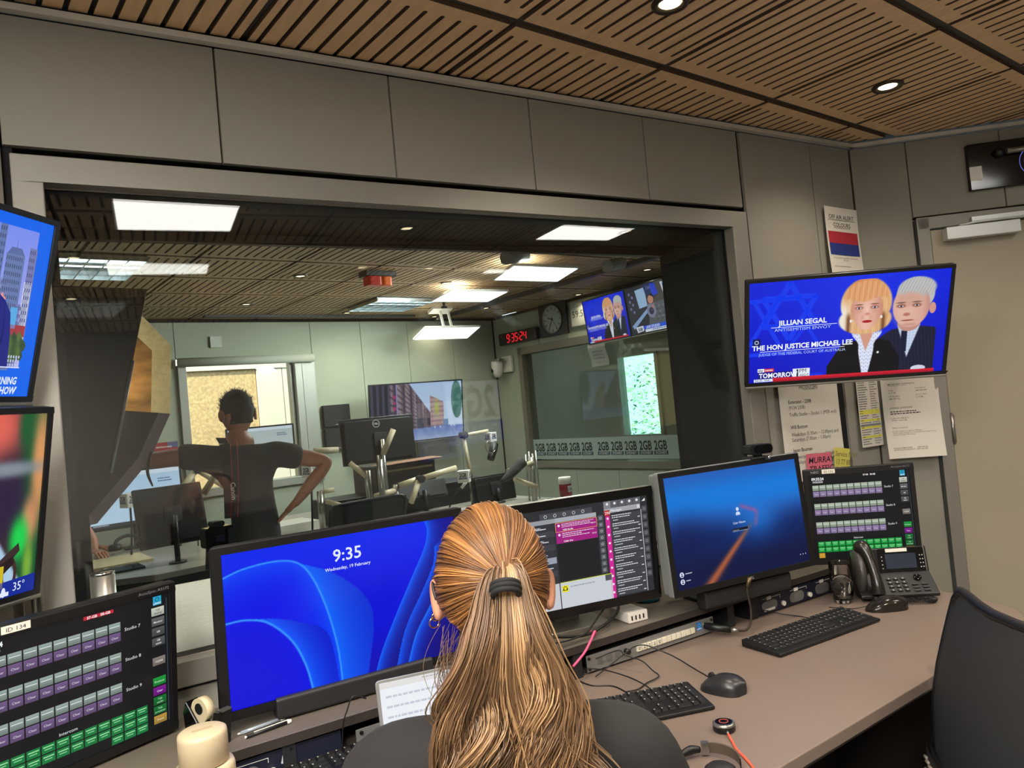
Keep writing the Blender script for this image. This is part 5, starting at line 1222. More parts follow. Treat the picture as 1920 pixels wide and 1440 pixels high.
# ---- jars with cord
t = thing('stacked_jar', 'cream two tier round container at the bottom left of the desk', 'container', (.207, 1.50, DZT))
M_CREAM = mat('cream plastic', (190, 174, 142), .42)
MB().lathe([(0, 0), (.049, 0), (.052, .003), (.052, .152), (.049, .160), (.040, .161)], 40).build('lower_cup', M_CREAM, t)
MB().lathe([(.036, .160), (.0425, .163), (.0425, .211), (.0415, .217), (.037, .220), (0, .220)], 40).build('upper_cup', M_CREAM, t)
mb = MB(); mb.rbox(-.018, .018, -.004, .004, .220, .2212, .0035, 'z'); mb.build('top_print', mat('tan print', (170, 152, 120), .6), t)
cable('white_cord', 'white looped cord beside the cream container', [(.165, 1.475, .885), (.13, 1.46, .893), (.09, 1.45, .896), (.06, 1.455, .89), (.055, 1.47, .883), (.08, 1.475, .878), (.12, 1.478, .879), (.165, 1.49, .872)], .004, M_CREAM)
# ---- laptop
t = thing('laptop', 'slim silver laptop with a bright white screen left of the woman', 'laptop', (.662, 1.352, DZT - .0), (0, 0, math.radians(-12)))
mb = MB(); mb.rbox(-.15, .15, -.13, .09, .001, .012, .008, 'z'); mb.build('base', M_SILVER, t, bevel=.001)
LM = Matrix.Translation((0, .088, .012)) @ Matrix.Rotation(math.radians(-12), 4, 'X')
mb = MB(LM); mb.rbox(-.15, .15, 0, .006, 0, .205, .008); mb.build('lid', M_SILVER, t, bevel=.001)
def cv_mail(w, h):
    cv = Canvas(w, h, 1600, 1040); cv.rect(0, 0, 1600, 1040, (206, 226, 244), 0); cv.rect(0, 0, 1600, 70, (226, 224, 222), 1); cv.greek(500, 20, 500, 24, 1, (170, 176, 184), 2, 5)
    cv.poly([(0, 70), (1600, 70), (1600, 150), (900, 560), (140, 920), (60, 780), (0, 560)], (236, 240, 246), 1)
    for k in range(5): cv.greek(60, 150 + k * 110, 900 - k * 60, 40, 1, (196, 204, 216), 2, k, .6)
    cv.rect(230, 900, 330, 110, (150, 212, 240), 3); cv.greek(330, 940, 180, 40, 1, (80, 130, 170), 4, 8); cv.line([(265, 980), (300, 925)], 12, (60, 110, 160), 4); cv.greek(1000, 500, 420, 60, 1, (120, 150, 190), 3, 12)
    return cv
o = cv_mail(.286, .186).build('screen_image', M_SCREEN, t); o.matrix_local = LM @ Matrix.Translation((0, -.0006, .106))
# ---- glass of water
t = thing('water_glass', 'clear tumbler half filled with water beside the desk phone', 'glass', (2.205, 1.605, DZT))
MB().lathe([(0, .001), (.027, .001), (.030, .004), (.035, .05), (.0375, .13), (.0365, .132), (.0352, .13), (.0330, .055), (.0285, .012), (0, .010)], 40).build('tumbler', real_glass('tumbler glass'), t)
MB().lathe([(0, .0104), (.0283, .0125), (.0328, .055), (.0342, .072), (.0342, .0722), (0, .0722)], 40).build('water', mat('water', (255, 255, 255), 0.0, trans=1.0, ior=1.33), t)
# ---- headset puck
t = thing('call_controller', 'round black headset controller with a silver rim and red cord', 'controller', (1.218, 1.218, DZT))
mb = MB(); mb.lathe([(0, 0), (.0225, 0), (.024, .003), (.024, .013)], 40); mb.build('base', M_BLACK, t)
mb = MB(); mb.lathe([(.024, .013), (.0238, .017), (.019, .0195), (.0185, .019)], 40); mb.build('silver_rim', M_STEEL, t)
mb = MB(); mb.lathe([(.0187, .0192), (0, .0198)], 40); mb.build('top', M_BLACKG, t)
mb = MB(); mb.lathe([(.0102, .0199), (.0102, .0206), (.0088, .0206), (.0088, .0199)], 40); mb.build('ring_light', emis('red ring', (225, 110, 90), .9), t)
mb = MB(); mb.tube([(-.014, -.022, .008), (-.020, -.030, .007)], .003); mb.build('cord_boot', M_STEEL, t)
mb = MB(); mb.tube([(-.020, -.030, .007), (-.035, -.055, .003), (-.055, -.085, .003), (-.07, -.12, .003), (-.095, -.165, .003), (-.12, -.19, .003)], .0027, 8, 5); mb.build('cord', mat('coral cord', (226, 92, 66), .5), t)
# ---- headset at the bottom
t = thing('headset', 'black headset with a padded band at the front edge of the desk', 'headset', (1.07, 1.13, DZT), (0, 0, math.radians(-32)))
mb = MB(); mb.tube([(-.045, .03, .012), (-.02, .042, .016), (0.0, .045, .014)], [.006, .009, .006], 12, 4); mb.build('ear_pad', M_BLACK, t)
mb = MB()
P_ = [(.012 + .05 * math.sin(a), .045 - .06 * (1 - math.cos(a)), .02) for a in np.linspace(0, 1.9, 12)]
for (a, b) in zip(P_, P_[1:]):
    mb.add([(a[0], a[1], .006), (b[0], b[1], .006), (b[0], b[1], .026), (a[0], a[1], .026), (a[0] + .003, a[1] + .003, .006), (b[0] + .003, b[1] + .003, .006), (b[0] + .003, b[1] + .003, .026), (a[0] + .003, a[1] + .003, .026)], [(0, 1, 2, 3), (7, 6, 5, 4), (3, 2, 6, 7), (0, 4, 5, 1)])
mb.build('head_band', mat('brown band', (86, 74, 62), .5), t)
mb = MB(); mb.box(.004, .018, .040, .052, .004, .028); mb.build('slider', M_STEEL, t)
mb = MB(); mb.lathe([(0, 0), (.026, 0), (.03, .006), (.03, .012), (.022, .018), (0, .02)], 24, (.02, -.035, 0)); mb.build('ear_cup', M_DARK, t)

# ---- desk phone
t = thing('desk_phone', 'black desk phone with a raised screen and coiled handset cord', 'telephone', (2.322, 1.487, DZT), (0, 0, math.radians(-40)))
def wedge(mb, x0, x1, prof):
    n = len(prof); mb.add([(x0, y, z) for y, z in prof] + [(x1, y, z) for y, z in prof], [list(range(n))[::-1], list(range(n, 2 * n))] + [(i, (i + 1) % n, n + (i + 1) % n, n + i) for i in range(n)])
mb = MB(); wedge(mb, -.115, .125, [(-.015, .012), (-.015, .022), (.058, .075), (.075, .155), (.085, .155), (.10, .07), (.09, .012)]); mb.build('body', M_BLACK, t, bevel=.003)
mb = MB(); mb.box(-.08, .11, .01, .08, 0, .014); mb.build('foot', M_BLACK, t)
def onface(a, b, s, lift=.0015):   # point on keypad slope (s 0..1 from front), x
    return None
kp = Matrix.Translation((0, -.015, .022)) @ Matrix.Rotation(math.atan2(.053, .073), 4, 'X')
for j in range(4):
    for i in range(3):
        m = MB(kp); x = -.012 + i * .022; y = .018 + j * .0155; m.rbox(x - .008, x + .008, y - .0045, y + .0045, .001, .0038, .003, 'z'); m.k = 1; m.box(x - .002, x + .001, y - .003, y + .003, .0038, .0041); m.build('dial_key', [M_DARK, M_LEG], t)
for j in range(3):
    for x in (-.058, .062 + .0, .092):
        m = MB(kp); y = .014 + j * .0125; m.rbox(x - .010, x + .010, y - .0035, y + .0035, .001, .0034, .003, 'z'); m.build('function_key', M_DARK, t)
m = MB(kp); m.cyl((.078, .066, .001), .0125, .0025, n=24); m.build('navigation_ring', M_BLACKG, t)
for a in range(4): m = MB(kp); m.cyl((.078 + .008 * math.cos(a * PI / 2), .066 + .008 * math.sin(a * PI / 2), .0035), .0015, .0006, n=8); m.build('navigation_dot', M_LEG, t)
dp = Matrix.Translation((0, .0585, .077)) @ Matrix.Rotation(math.atan2(.078, .016), 4, 'X')
m = MB(dp); m.rbox(-.03, .115, .002, .078, .0005, .004, .004, 'z'); m.build('screen_bezel', M_BLACKG, t)
m = MB(dp); m.box(-.008, .088, .012, .060, .004, .0046); m.build('display', mat('phone display', (44, 50, 66), .15), t)
for j in range(4):
    for x in (-.019, .101, .109): m = MB(dp); m.cyl((x, .014 + j * .0125, .004), .0022, .0012, n=8); m.build('line_key', M_LEG, t)
m = MB(dp); m.box(-.004, .064, .066, .077, .004, .0048); m.build('extension_label', M_WHITE, t)
m = MB(dp); m.box(.115, .118, .002, .08, -.002, .004); m.build('silver_edge', M_STEEL, t)
# handset
mb = MB(); mb.tube([(-.088, .055, .162), (-.084, .045, .170), (-.076, .030, .158), (-.070, .012, .128), (-.066, -.006, .092), (-.064, -.018, .058), (-.064, -.022, .030)], [.021, .025, .020, .0155, .0155, .019, .021], 18, 5); mb.build('handset', mat('satin handset', (34, 31, 28), .26), t)
mb = MB(); mb.cyl((-.0845, .035, .176), .010, .003, n=20); mb.build('handset_emblem', M_DARK, t)
mb = MB(Matrix.Translation((-.105, .05, .085)) @ Matrix.Rotation(math.radians(90), 4, 'Y')); mb.lathe([(0, -.01), (.068, -.01), (.074, 0), (.068, .012), (0, .016)], 36); mb.build('side_wing', mat('satin dark wing', (60, 58, 56), .3), t)
mb = MB(); P_ = []
path = [(-.062, -.024, .014), (-.03, -.03, .012), (.02, -.03, .010), (.075, -.026, .010), (.098, -.04, .010), (.08, -.056, .010), (.03, -.052, .010), (-.02, -.045, .010)]
PP = [Vector(p) for p in path]; tot = 150
for i in range(tot * 7):
    s = i / (tot * 7) * (len(PP) - 1.001); k = int(s); f = s - k
    p0, p1, p2, p3 = PP[max(k - 1, 0)], PP[k], PP[k + 1], PP[min(k + 2, len(PP) - 1)]
    p = .5 * ((2 * p1) + (p2 - p0) * f + (2 * p0 - 5 * p1 + 4 * p2 - p3) * f * f + (3 * p1 - p0 - 3 * p2 + p3) * f ** 3)
    d = (p2 - p1).normalized(); sd = Vector((-d.y, d.x, 0)); a = 2 * PI * i / 14
    P_.append(p + sd * .0058 * math.cos(a) + Vector((0, 0, .0058 * math.sin(a))))
mb.tube(P_, .0014, 5); mb.build('coiled_cord', M_CORD, t)
# ---- webcam on the third monitor
t = thing('webcam', 'black bar webcam clipped on top of the orange streak monitor', 'webcam', (1.90, 1.638, 1.262), (0, 0, math.radians(-9)))
MB().rbox(-.045, .045, -.022, .018, .014, .044, .014).build('camera_body', M_BLACK, t)
mb = MB(); mb.rbox(-.030, .043, -.0235, -.022, .017, .041, .012); mb.build('front_window', M_BLACKG, t)
mb = MB(); mb.box(-.04, .03, -.02, .03, .0, .006); mb.box(-.012, .012, -.01, .01, .006, .014); mb.box(.012, .03, -.024, -.012, -.008, .006); mb.build('clip', M_DARK, t, bevel=.002)
mb = MB(); mb.sphere((.021, -.027, .002), .006, 12, 8); mb.build('clip_screw', M_CHROME, t)

# ================================================================== chair at the right
t = thing('task_chair', 'black mesh backed office chair in the lower right corner', 'chair', (1.435, 1.04, 0), (0, 0, math.radians(-126.9)))
# local: backrest plane faces +y (sitter's back); built from a curved shell
def chair_back(t, M):
    nx, nz = 16, 20
    def P(u, v, off=0):   # u -1..1, v 0..1
        wd = .215 + .02 * v - .05 * (1 - v) ** 3; x = u * wd; z = v * .52; y = -.05 * (1 - u * u) * .9 - .05 * math.sin(v * 2.4) + .10 * v + off
        return (x, y, z)
    mb = MB(M); mb.sm = True
    us = [-.985 + 1.97 * i / nx for i in range(nx + 1)]; vs_ = [.04 + .955 * j / nz for j in range(nz + 1)]
    for off in (0, .006):
        mb.add([P(u, v, off) for v in vs_ for u in us], [(j * (nx + 1) + i, j * (nx + 1) + i + 1, (j + 1) * (nx + 1) + i + 1, (j + 1) * (nx + 1) + i) for j in range(nz) for i in range(nx)])
    mb.build('mesh_back', mat('black chair mesh', (28, 28, 29), .7, bump=(900, .4)), t)
    R = [(-1, .06), (-1, .5), (-1, .9), (-.93, .975), (-.8, 1.0), (0, 1.0), (.8, 1.0), (.93, .975), (1, .9), (1, .5), (1, .06), (.9, .01), (.5, -.01), (0, -.02), (-.5, -.01), (-.9, .01), (-1, .06)]
    mb = MB(M); mb.tube([P(u, v, .003) for u, v in R], .0115, 10, 3); mb.build('back_frame', M_BLACK, t)
    mb = MB(M); mb.sm = True
    vs2 = [.10 + .24 * j / 6 for j in range(7)]; us = [u * .80 for u in us]
    for off in (-.022, -.012): mb.add([P(u, v, off) for v in vs2 for u in us], [(j * (nx + 1) + i, j * (nx + 1) + i + 1, (j + 1) * (nx + 1) + i + 1, (j + 1) * (nx + 1) + i) for j in range(6) for i in range(nx)])
    mb.build('lumbar_panel', M_DARK, t)
    mb = MB(M)
    for j in range(4):
        for i in range(12):
            u = -.70 + 1.40 * i / 11; p = P(u, .135 + j * .052, -.024); mb.cyl((p[0] - .009, p[1], p[2]), .004, .018, 'x', 6)
            p = P(u, .135 + j * .052, .008); mb.cyl((p[0] - .009, p[1], p[2]), .004, .018, 'x', 6)
    o = mb.build('lumbar_slots', mat('pale slot', (120, 112, 100), .6), t); o['kind'] = 'stuff'
CM = Matrix.Translation((0, .22, .45)) @ Matrix.Rotation(math.radians(-6), 4, 'X')
chair_back(t, CM)
mb = MB(); mb.rbox(-.24, .24, -.30, .16, .40, .46, .06, 'z'); mb.build('seat', mat('black chair fabric', (26, 26, 27), .85), t, bevel=.015)
mb = MB(); mb.box(-.04, .04, .10, .20, .36, .50); mb.build('back_support', M_BLACK, t, bevel=.004)
mb = MB(); mb.cyl((0, 0, .12), .028, .28); mb.build('gas_column', M_BLACK, t)
for k in range(5):
    a = 2 * PI * k / 5; mb = MB(); mb.tube([(0, 0, .13), (.14 * math.cos(a), .14 * math.sin(a), .11), (.29 * math.cos(a), .29 * math.sin(a), .075)], [.03, .024, .016], 10); o = mb.build('leg', M_BLACK, t)
    q = MB(); q.cyl((.29 * math.cos(a) - .012, .29 * math.sin(a), .028), .028, .024, 'x', 16); q.build('castor', M_BLACK, o)
# ================================================================== studio furniture and equipment
def gthing(name, label, cat, x, y, z, yaw=0, group=None): return thing(name, label, cat, G(x, y, z), (0, 0, GA + math.radians(yaw)), group)
M_SDESK = mat('pale grey studio desk', (150, 144, 132), .35)
t = gthing('studio_desk', 'wide grey broadcast desk in the studio behind the glass', 'desk', 0, 0, 0)
P_ = [(.66, 5.25), (.76, 4.72), (1.0, 4.60), (1.6, 4.62), (2.2, 4.5), (3.1, 4.32), (3.25, 4.06), (3.88, 4.05), (3.88, 5.6), (3.6, 6.3), (.66, 6.3)]
MB().prism(P_, .715, .75).build('desktop', M_SDESK, t, bevel=.003)
mb = MB(); mb.prism([(x * .99 + .03, y + .06) for x, y in P_[:8]] + [(3.8, 5.0), (.72, 5.5)], 0.02, .714); mb.build('front_panel', M_VOID, t)
# raised turret with dark equipment
t = gthing('equipment_turret', 'low black equipment turret along the middle of the studio desk', 'equipment', 0, 0, .75); t.location.z = 0
mb = MB(); mb.box(2.30, 3.7, 5.15, 5.5, .751, .93); mb.build('turret_case', M_BLACK, t, bevel=.004)
mb = MB(); mb.box(2.66, 3.18, 5.12, 5.5, .93, 1.135); mb.build('raised_rack', M_BLACK, t, bevel=.004)
mb = MB(); mb.add([(2.66, 5.02, 1.145), (3.2, 5.02, 1.155), (3.2, 5.2, 1.16), (2.66, 5.2, 1.15)], [(0, 1, 2, 3)]); mb.add([(2.66, 5.02, 1.137), (3.2, 5.02, 1.147), (3.2, 5.2, 1.152), (2.66, 5.2, 1.142)], [(3, 2, 1, 0)]); mb.build('copper_lid', mat('copper trim', (176, 130, 96), .35, metal=.6), t)
mb = MB()
for i in range(34): mb.box(2.70 + i * .0135, 2.708 + i * .0135, 5.114, 5.12, 1.085, 1.10)
mb.build('vent_slots', mat('vent cream', (190, 176, 140), .5), t)
# script stand etc. behind it: long low panel
def gmonback(label, x, y, zc, yaw, tilt, w, h, name='monitor', logo=None, mtl=None, screen=None, col=None, base=.75, flip=True):
    """monitor seen from behind (its screen faces +y)"""
    t = gthing(name, label, 'monitor', x, y, base, yaw)
    M = Matrix.Translation((0, 0, zc - base)) @ Matrix.Rotation(math.radians(tilt), 4, 'X')
    m = MB(M); m.rbox(-w / 2, w / 2, 0, .02, -h / 2, h / 2, .008); m.rbox(-w * .46, w * .46, -.022, 0, -h * .44, h * .44, .02); m.build('casing', mtl or M_BLACK, t, bevel=.003)
    m = MB(M); m.box(-.05, .05, -.035, -.022, -.05, .05); m.build('mount_plate', M_DARK, t, bevel=.002)
    if logo:
        cv = Canvas(.06, .06, 60, 60, .0006); cv.ring(30, 30, 28, 4, (190, 194, 190), 1, 28); cv.text('DELL', 30, 36, 17, (200, 204, 200), 1, 'CENTER', .04); o = cv.build('badge', M_PAPERC, t); o.matrix_local = M @ Matrix.Translation((-.02, -.0235, h * .35))
    if base > .5:
        m = MB(); m.cyl((0, -.05, 0), .016, zc - base, n=14); m.build('mount_post', M_BLACK if not logo else M_STEEL, t)
        m = MB(); m.cyl((0, -.05, 0), .05, .012, n=20); m.build('post_base', M_BLACK, t)
    return t
gmonback('black monitor seen from behind with a round maker badge before the far television', 2.62, 4.95, 1.345, -3, -3, .575, .33, logo=True)
gmonback('slanted black monitor seen from behind left of the standing man', 1.17, 4.92, 1.035, 4, -14, .40, .36)
gmonback('dark monitor back just above the head of the seated woman', 3.54, 4.85, .865, -2, -6, .40, .21)
t = gmonback('long low black screen behind the blue petals monitor top edge', 2.98, 5.02, .925, -2, -20, .44, .14)
# front facing screens at the left
def gmon(label, x, y, zc, yaw, w, h, canvas, tilt=0, base=.75, group=None):
    t = gthing('monitor', label, 'monitor', x, y, base, yaw, group); M = Matrix.Translation((0, 0, zc - base)) @ Matrix.Rotation(math.radians(-tilt), 4, 'X')
    m = MB(M); m.rbox(-w / 2, w / 2, 0, .03, -h / 2, h / 2, .006); m.build('casing', M_BLACK, t, bevel=.002)
    o = canvas(w - .03, h - .035).build('screen_image', M_SCREEN, t); o.matrix_local = M @ Matrix.Translation((0, -.001, .004))
    m = MB(); m.box(-.03, .03, .03, .06, 0.01, zc - base); m.box(-.1, .1, -.05, .1, 0, .01); m.build('stand', M_BLACK, t, bevel=.002)
    return t
def cv_pale(c1=(168, 200, 226), c2=(186, 214, 236)):
    def f(w, h):
        cv = Canvas(w, h, 160, 100); cv.rect(0, 0, 160, 100, c1, 0, c2); cv.rect(0, 0, 160, 8, (206, 220, 232), 1); cv.greek(120, 18, 34, 10, 2, (60, 80, 120), 1, 3); cv.rect(0, 94, 160, 6, (40, 44, 54), 1); cv.greek(4, 95, 40, 4, 1, (170, 180, 190), 2, 3); return cv
    return f
gmon('pale blue screen behind the flap of the big softbox', 1.18, 5.9, 1.10, -4, .62, .40, cv_pale(), 4)
gmon('grey white screen right of the standing man under the far window', 2.19, 6.15, 1.36, -8, .54, .33, cv_pale((176, 190, 190), (190, 200, 198)), 0)
# arms
def arm(label, segs, joints, base=None, group=None, r=.019, m=None):
    o0 = segs[0][0]; t = thing('swivel_boom', label, 'boom', G(o0[0], o0[1], o0[2]), (0, 0, GA), group)
    def l(p): return (p[0] - o0[0], p[1] - o0[1], p[2] - o0[2])
    for a, b in segs: MB().tube([l(a), l(b)], r, 14).build('arm_segment', m or M_BEIGE, t)
    for j in joints: q = MB(); p = l(j); q.cyl((p[0], p[1] - .03, p[2]), .027, .06, 'y', 20); q.build('joint', M_DARK, t)
    if base: p = l(base); MB().cyl((p[0], p[1], .75 - o0[2]), .022, p[2] + o0[2] - .75, n=16).build('post', M_STEEL, t)
    return t
arm('beige arm reaching up behind the badge monitor', [((2.55, 4.78, 1.24), (2.64, 4.76, 1.41))], [], (2.53, 4.80, 1.24), r=.02)
arm('beige arm with silver post left of the badge monitor', [((2.14, 5.0, 1.316), (2.31, 4.98, 1.305)), ((2.36, 4.92, 1.206), (2.45, 4.86, 1.10))], [], (2.46, 4.86, 1.14), r=.019)
arm('folded beige arm low behind the studio chair back', [((2.14, 4.95, 1.03), (2.23, 4.93, 1.036)), ((2.16, 4.92, .965), (2.30, 4.80, .90))], [], (2.135, 4.95, 1.04), r=.016)
arm('long beige arm with a dark pivot left of the white station cube', [((2.52, 4.9, .945), (2.68, 4.88, .97)), ((2.70, 4.86, 1.0), (2.84, 4.82, 1.03)), ((2.84, 4.80, 1.03), (3.13, 4.75, 1.075)), ((2.84, 4.80, 1.03), (2.72, 4.74, .88))], [(2.84, 4.79, 1.03)], (2.685, 4.88, 1.01), r=.021)
arm('beige arm crossing before the right end of the studio desk', [((3.42, 4.5, 1.017), (3.68, 4.52, 1.05)), ((3.48, 4.5, .95), (3.70, 4.52, .86))], [], (3.68, 4.53, 1.09), r=.018)
arm('white angled arm carrying the pop filter microphone', [((3.36, 4.95, 1.30), (3.60, 4.95, 1.315)), ((3.36, 4.95, 1.30), (3.40, 4.95, .95))], [(3.36, 4.95, 1.305)], (3.40, 4.95, .96), r=.014)
arm('beige arm peaking above the slanted monitor back', [((1.36, 5.6, 1.08), (1.52, 5.6, 1.26)), ((1.52, 5.6, 1.26), (1.70, 5.6, 1.12))], [(1.52, 5.6, 1.26)], (1.36, 5.6, 1.08), r=.022)
arm('tapering beige arm between the slanted monitor and the man', [((1.48, 4.75, 1.36), (1.31, 4.72, 1.15)), ((1.46, 4.75, 1.32), (1.53, 4.75, .93))], [], (1.53, 4.75, .94), r=.02)
for k in range(4):
    x = 3.70 + k * .035; tag(MB(GM.copy()).cyl((x, 4.62, .75), .007, .36 + .02 * (k % 2), n=10).build('stand_rod', M_STEEL), 'slim steel rod standing at the right end of the studio desk', 'rod', 'steel rods at the end of the studio desk')
# station cubes on microphones
def flag(label, x, y, z, s=.088, yaw=40, stem=False):
    t = gthing('station_cube', label, 'microphone flag', x, y, z, yaw)
    MB().rbox(-s / 2, s / 2, -s / 2, s / 2, -s / 2, s / 2, .006, 'z').build('cube', M_WHITE, t, bevel=.002)
    for a in (0, -90):
        cv = Canvas(s * .95, s * .95, 100, 100, .0006); logo2gb(cv, 50, 52, 50, L=1); o = cv.build('station_mark', M_PAPERC, t)
        o.matrix_local = Matrix.Rotation(math.radians(a), 4, 'Z') @ Matrix.Translation((0, -s / 2 - .0006, 0))
    if stem: q = MB(); q.tube([(0, 0, -s / 2), (.01, .02, -(z - .75) * .5), (.0, .03, -(z - .75))], .007, 8, 4); q.build('microphone_stem', M_BLACK, t)
    return t
flag('white station cube hanging on the long pivot arm', 3.19, 4.74, 1.005, .088, 45)
flag('white station cube in front of the pop filter', 3.62, 4.95, 1.262, .075, 12)
flag('white station cube beside the elbow of the standing man', 2.06, 4.9, 1.185, .085, 25, True)
flag('white station cube half hidden under the softbox flap', 1.05, 5.45, 1.12, .09, 20, True)
t = gthing('microphone', 'black studio microphone behind the station cube with pop filter', 'microphone', 3.64, 5.0, 1.08)
mb = MB(); mb.tube([(0, 0, 0), (.05, .02, .08), (.08, .03, .12)], [.03, .036, .03], 16, 3); mb.build('microphone_body', M_BLACK, t)
mb = MB(Matrix.Translation((-.03, -.06, .11)) @ Matrix.Rotation(PI / 2, 4, 'X')); mb.lathe([(.052, -.004), (.058, 0), (.052, .004)], 30); mb.build('pop_ring', M_STEEL, t)
mb = MB(); mb.tube([(-.03, -.05, .13), (-.03, 0, .18), (-.02, 0, .235)], .005, 8); mb.build('hanger', M_STEEL, t)
t = gthing('microphone', 'dark cylinder microphone leaning low behind the head of the woman', 'microphone', 3.44, 4.46, 1.0, 0)
mb = MB(); mb.tube([(-.12, 0, -.05), (-.02, 0, .0), (.10, 0, .075)], [.012, .035, .042], 16, 3); mb.build('microphone_body', mat('olive black foam', (38, 36, 32), .8), t)
cable('xlr_lead', 'black lead with a white plug hanging by the long arm', [tuple(G(3.30, 4.8, 1.0)), tuple(G(3.24, 4.8, .95)), tuple(G(3.16, 4.8, .89)), tuple(G(3.10, 4.8, .83)), tuple(G(3.06, 4.8, .755))], .006)
tag(MB().tube([tuple(G(3.25, 4.79, .965)), tuple(G(3.19, 4.79, .915))], .012, 10).build('cable_plug', M_WHITE), 'white plug on the black lead by the long arm', 'plug')
# keyboards and papers
for (x, y, lb) in ((3.0, 4.68, 'white keys of a studio keyboard behind the woman'),):
    t = gthing('keyboard', lb, 'keyboard', x, y, .75, 2); MB().box(-.22, .22, -.07, .07, .002, .02).build('body', M_BLACK, t)
    for j in range(3):
        for i in range(14): MB().box(-.20 + i * .0285, -.177 + i * .0285, -.045 + j * .03, -.022 + j * .03, .02, .026).build('key', M_WHITE, t)
tag(MB(GM.copy()).box(1.6, 2.1, 4.75, 5.1, .751, .757).build('paper_sheet', M_WHITE), 'white papers on the studio desk right of the standing man', 'paper')
tag(MB(GM.copy()).box(1.75, 2.2, 5.15, 5.45, .751, .82).build('document_tray', M_WHITE), 'white stack behind the forearm of the standing man', 'paper stack')
tag(MB(GM.copy()).box(.62, 1.1, 5.15, 5.55, .751, .765).build('magazine', mat('magazine', (206, 190, 150), .7)), 'open magazine on the studio desk under the softbox', 'magazine')
tag(MB(GM.copy()).box(.6, 1.0, 4.9, 5.1, .751, .763).build('tablet', M_BLACKG), 'dark flat tablet at the near desk edge under the softbox', 'tablet')
t = gthing('headphones', 'black headphones lying on the papers under the softbox', 'headphones', 1.08, 5.75, .75)
mb = MB(); mb.tube([(-.08, 0, .03), (-.07, .02, .085), (0, .03, .11), (.07, .02, .085), (.08, 0, .03)], .012, 10, 4); mb.build('head_band', M_BLACK, t)
for sx in (-1, 1): q = MB(); q.lathe([(0, -.02), (.04, -.02), (.045, 0), (.035, .02), (0, .02)], 20, (sx * .085, 0, .046)); q.build('ear_cup', M_BLACK, t)
t = gthing('desk_lamp', 'silver reading lamp head pointing down over the magazine', 'lamp', 1.25, 5.35, .96)
mb = MB(); mb.tube([(.18, 0, .10), (0, 0, 0)], .006, 8); mb.tube([(.16, .02, .12), (-.02, .02, .015)], .005, 8); mb.tube([(.18, 0, .10), (.2, .1, -.21)], .006, 8); mb.build('lamp_arm', M_STEEL, t)
mb = MB(); mb.tube([(.0, .01, .01), (-.12, .01, -.045)], [.02, .035], 14); mb.build('lamp_head', M_STEEL, t)
# red jar
t = gthing('spice_jar', 'red jar with white lid and 2GB label on the studio desk', 'jar', 3.71, 4.2, .75)
MB().lathe([(0, 0), (.044, 0), (.044, .035), (.040, .045)], 24).build('jar_foot', mat('navy base', (34, 40, 76), .3), t)
MB().lathe([(.040, .045), (.046, .06), (.046, .13), (.044, .14), (0, .14)], 24).build('jar_body', mat('red jar', (150, 20, 34), .25), t)
MB().lathe([(.0445, .14), (.047, .143), (.047, .185), (.044, .19), (0, .19)], 24).build('lid', M_WHITE, t)
cv = Canvas(.08, .045, 80, 45, .0006, bend=lambda x, z: -(x * x) / .05); cv.rect(0, 0, 20, 45, (220, 216, 208), 0); cv.rect(20, 0, 20, 45, (220, 216, 208), 0); cv.rect(40, 0, 20, 45, (220, 216, 208), 0); cv.rect(60, 0, 20, 45, (220, 216, 208), 0); cv.text('2GB', 40, 36, 32, (40, 40, 44), 2, 'CENTER'); o = cv.build('jar_label', M_PAPERC, t); o.location = (-.01, -.048, .105); o.rotation_euler = (0, 0, math.radians(-20))
cable('cable_coil', 'heap of black coiled cable beside the red jar', [tuple(G(3.48 + .09 * math.cos(a * .9) + a * .006, 4.22 + .05 * math.sin(a * .9), .765 + .012 * (a % 3))) for a in range(26)], .008)
# studio chair back
t = gthing('office_chair', 'black studio chair back behind the blue petals monitor', 'chair', 1.95, 3.92, 0, 180)
chair_back(t, Matrix.Translation((0, 0, .62)) @ Matrix.Scale(.82, 4, (0, 0, 1)))
mb = MB(); mb.rbox(-.24, .24, -.5, -.06, .44, .51, .05, 'z'); mb.build('seat', M_BLACK, t, bevel=.01)
mb = MB(); mb.cyl((0, -.25, .05), .03, .4); mb.box(-.03, .03, -.07, .02, .44, .7); mb.build('column', M_BLACK, t)
for k in range(5):
    a = 2 * PI * k / 5; mb = MB(); mb.tube([(0, -.25, .08), (.28 * math.cos(a), -.25 + .28 * math.sin(a), .03)], [.03, .018], 8); mb.build('leg', M_BLACK, t)

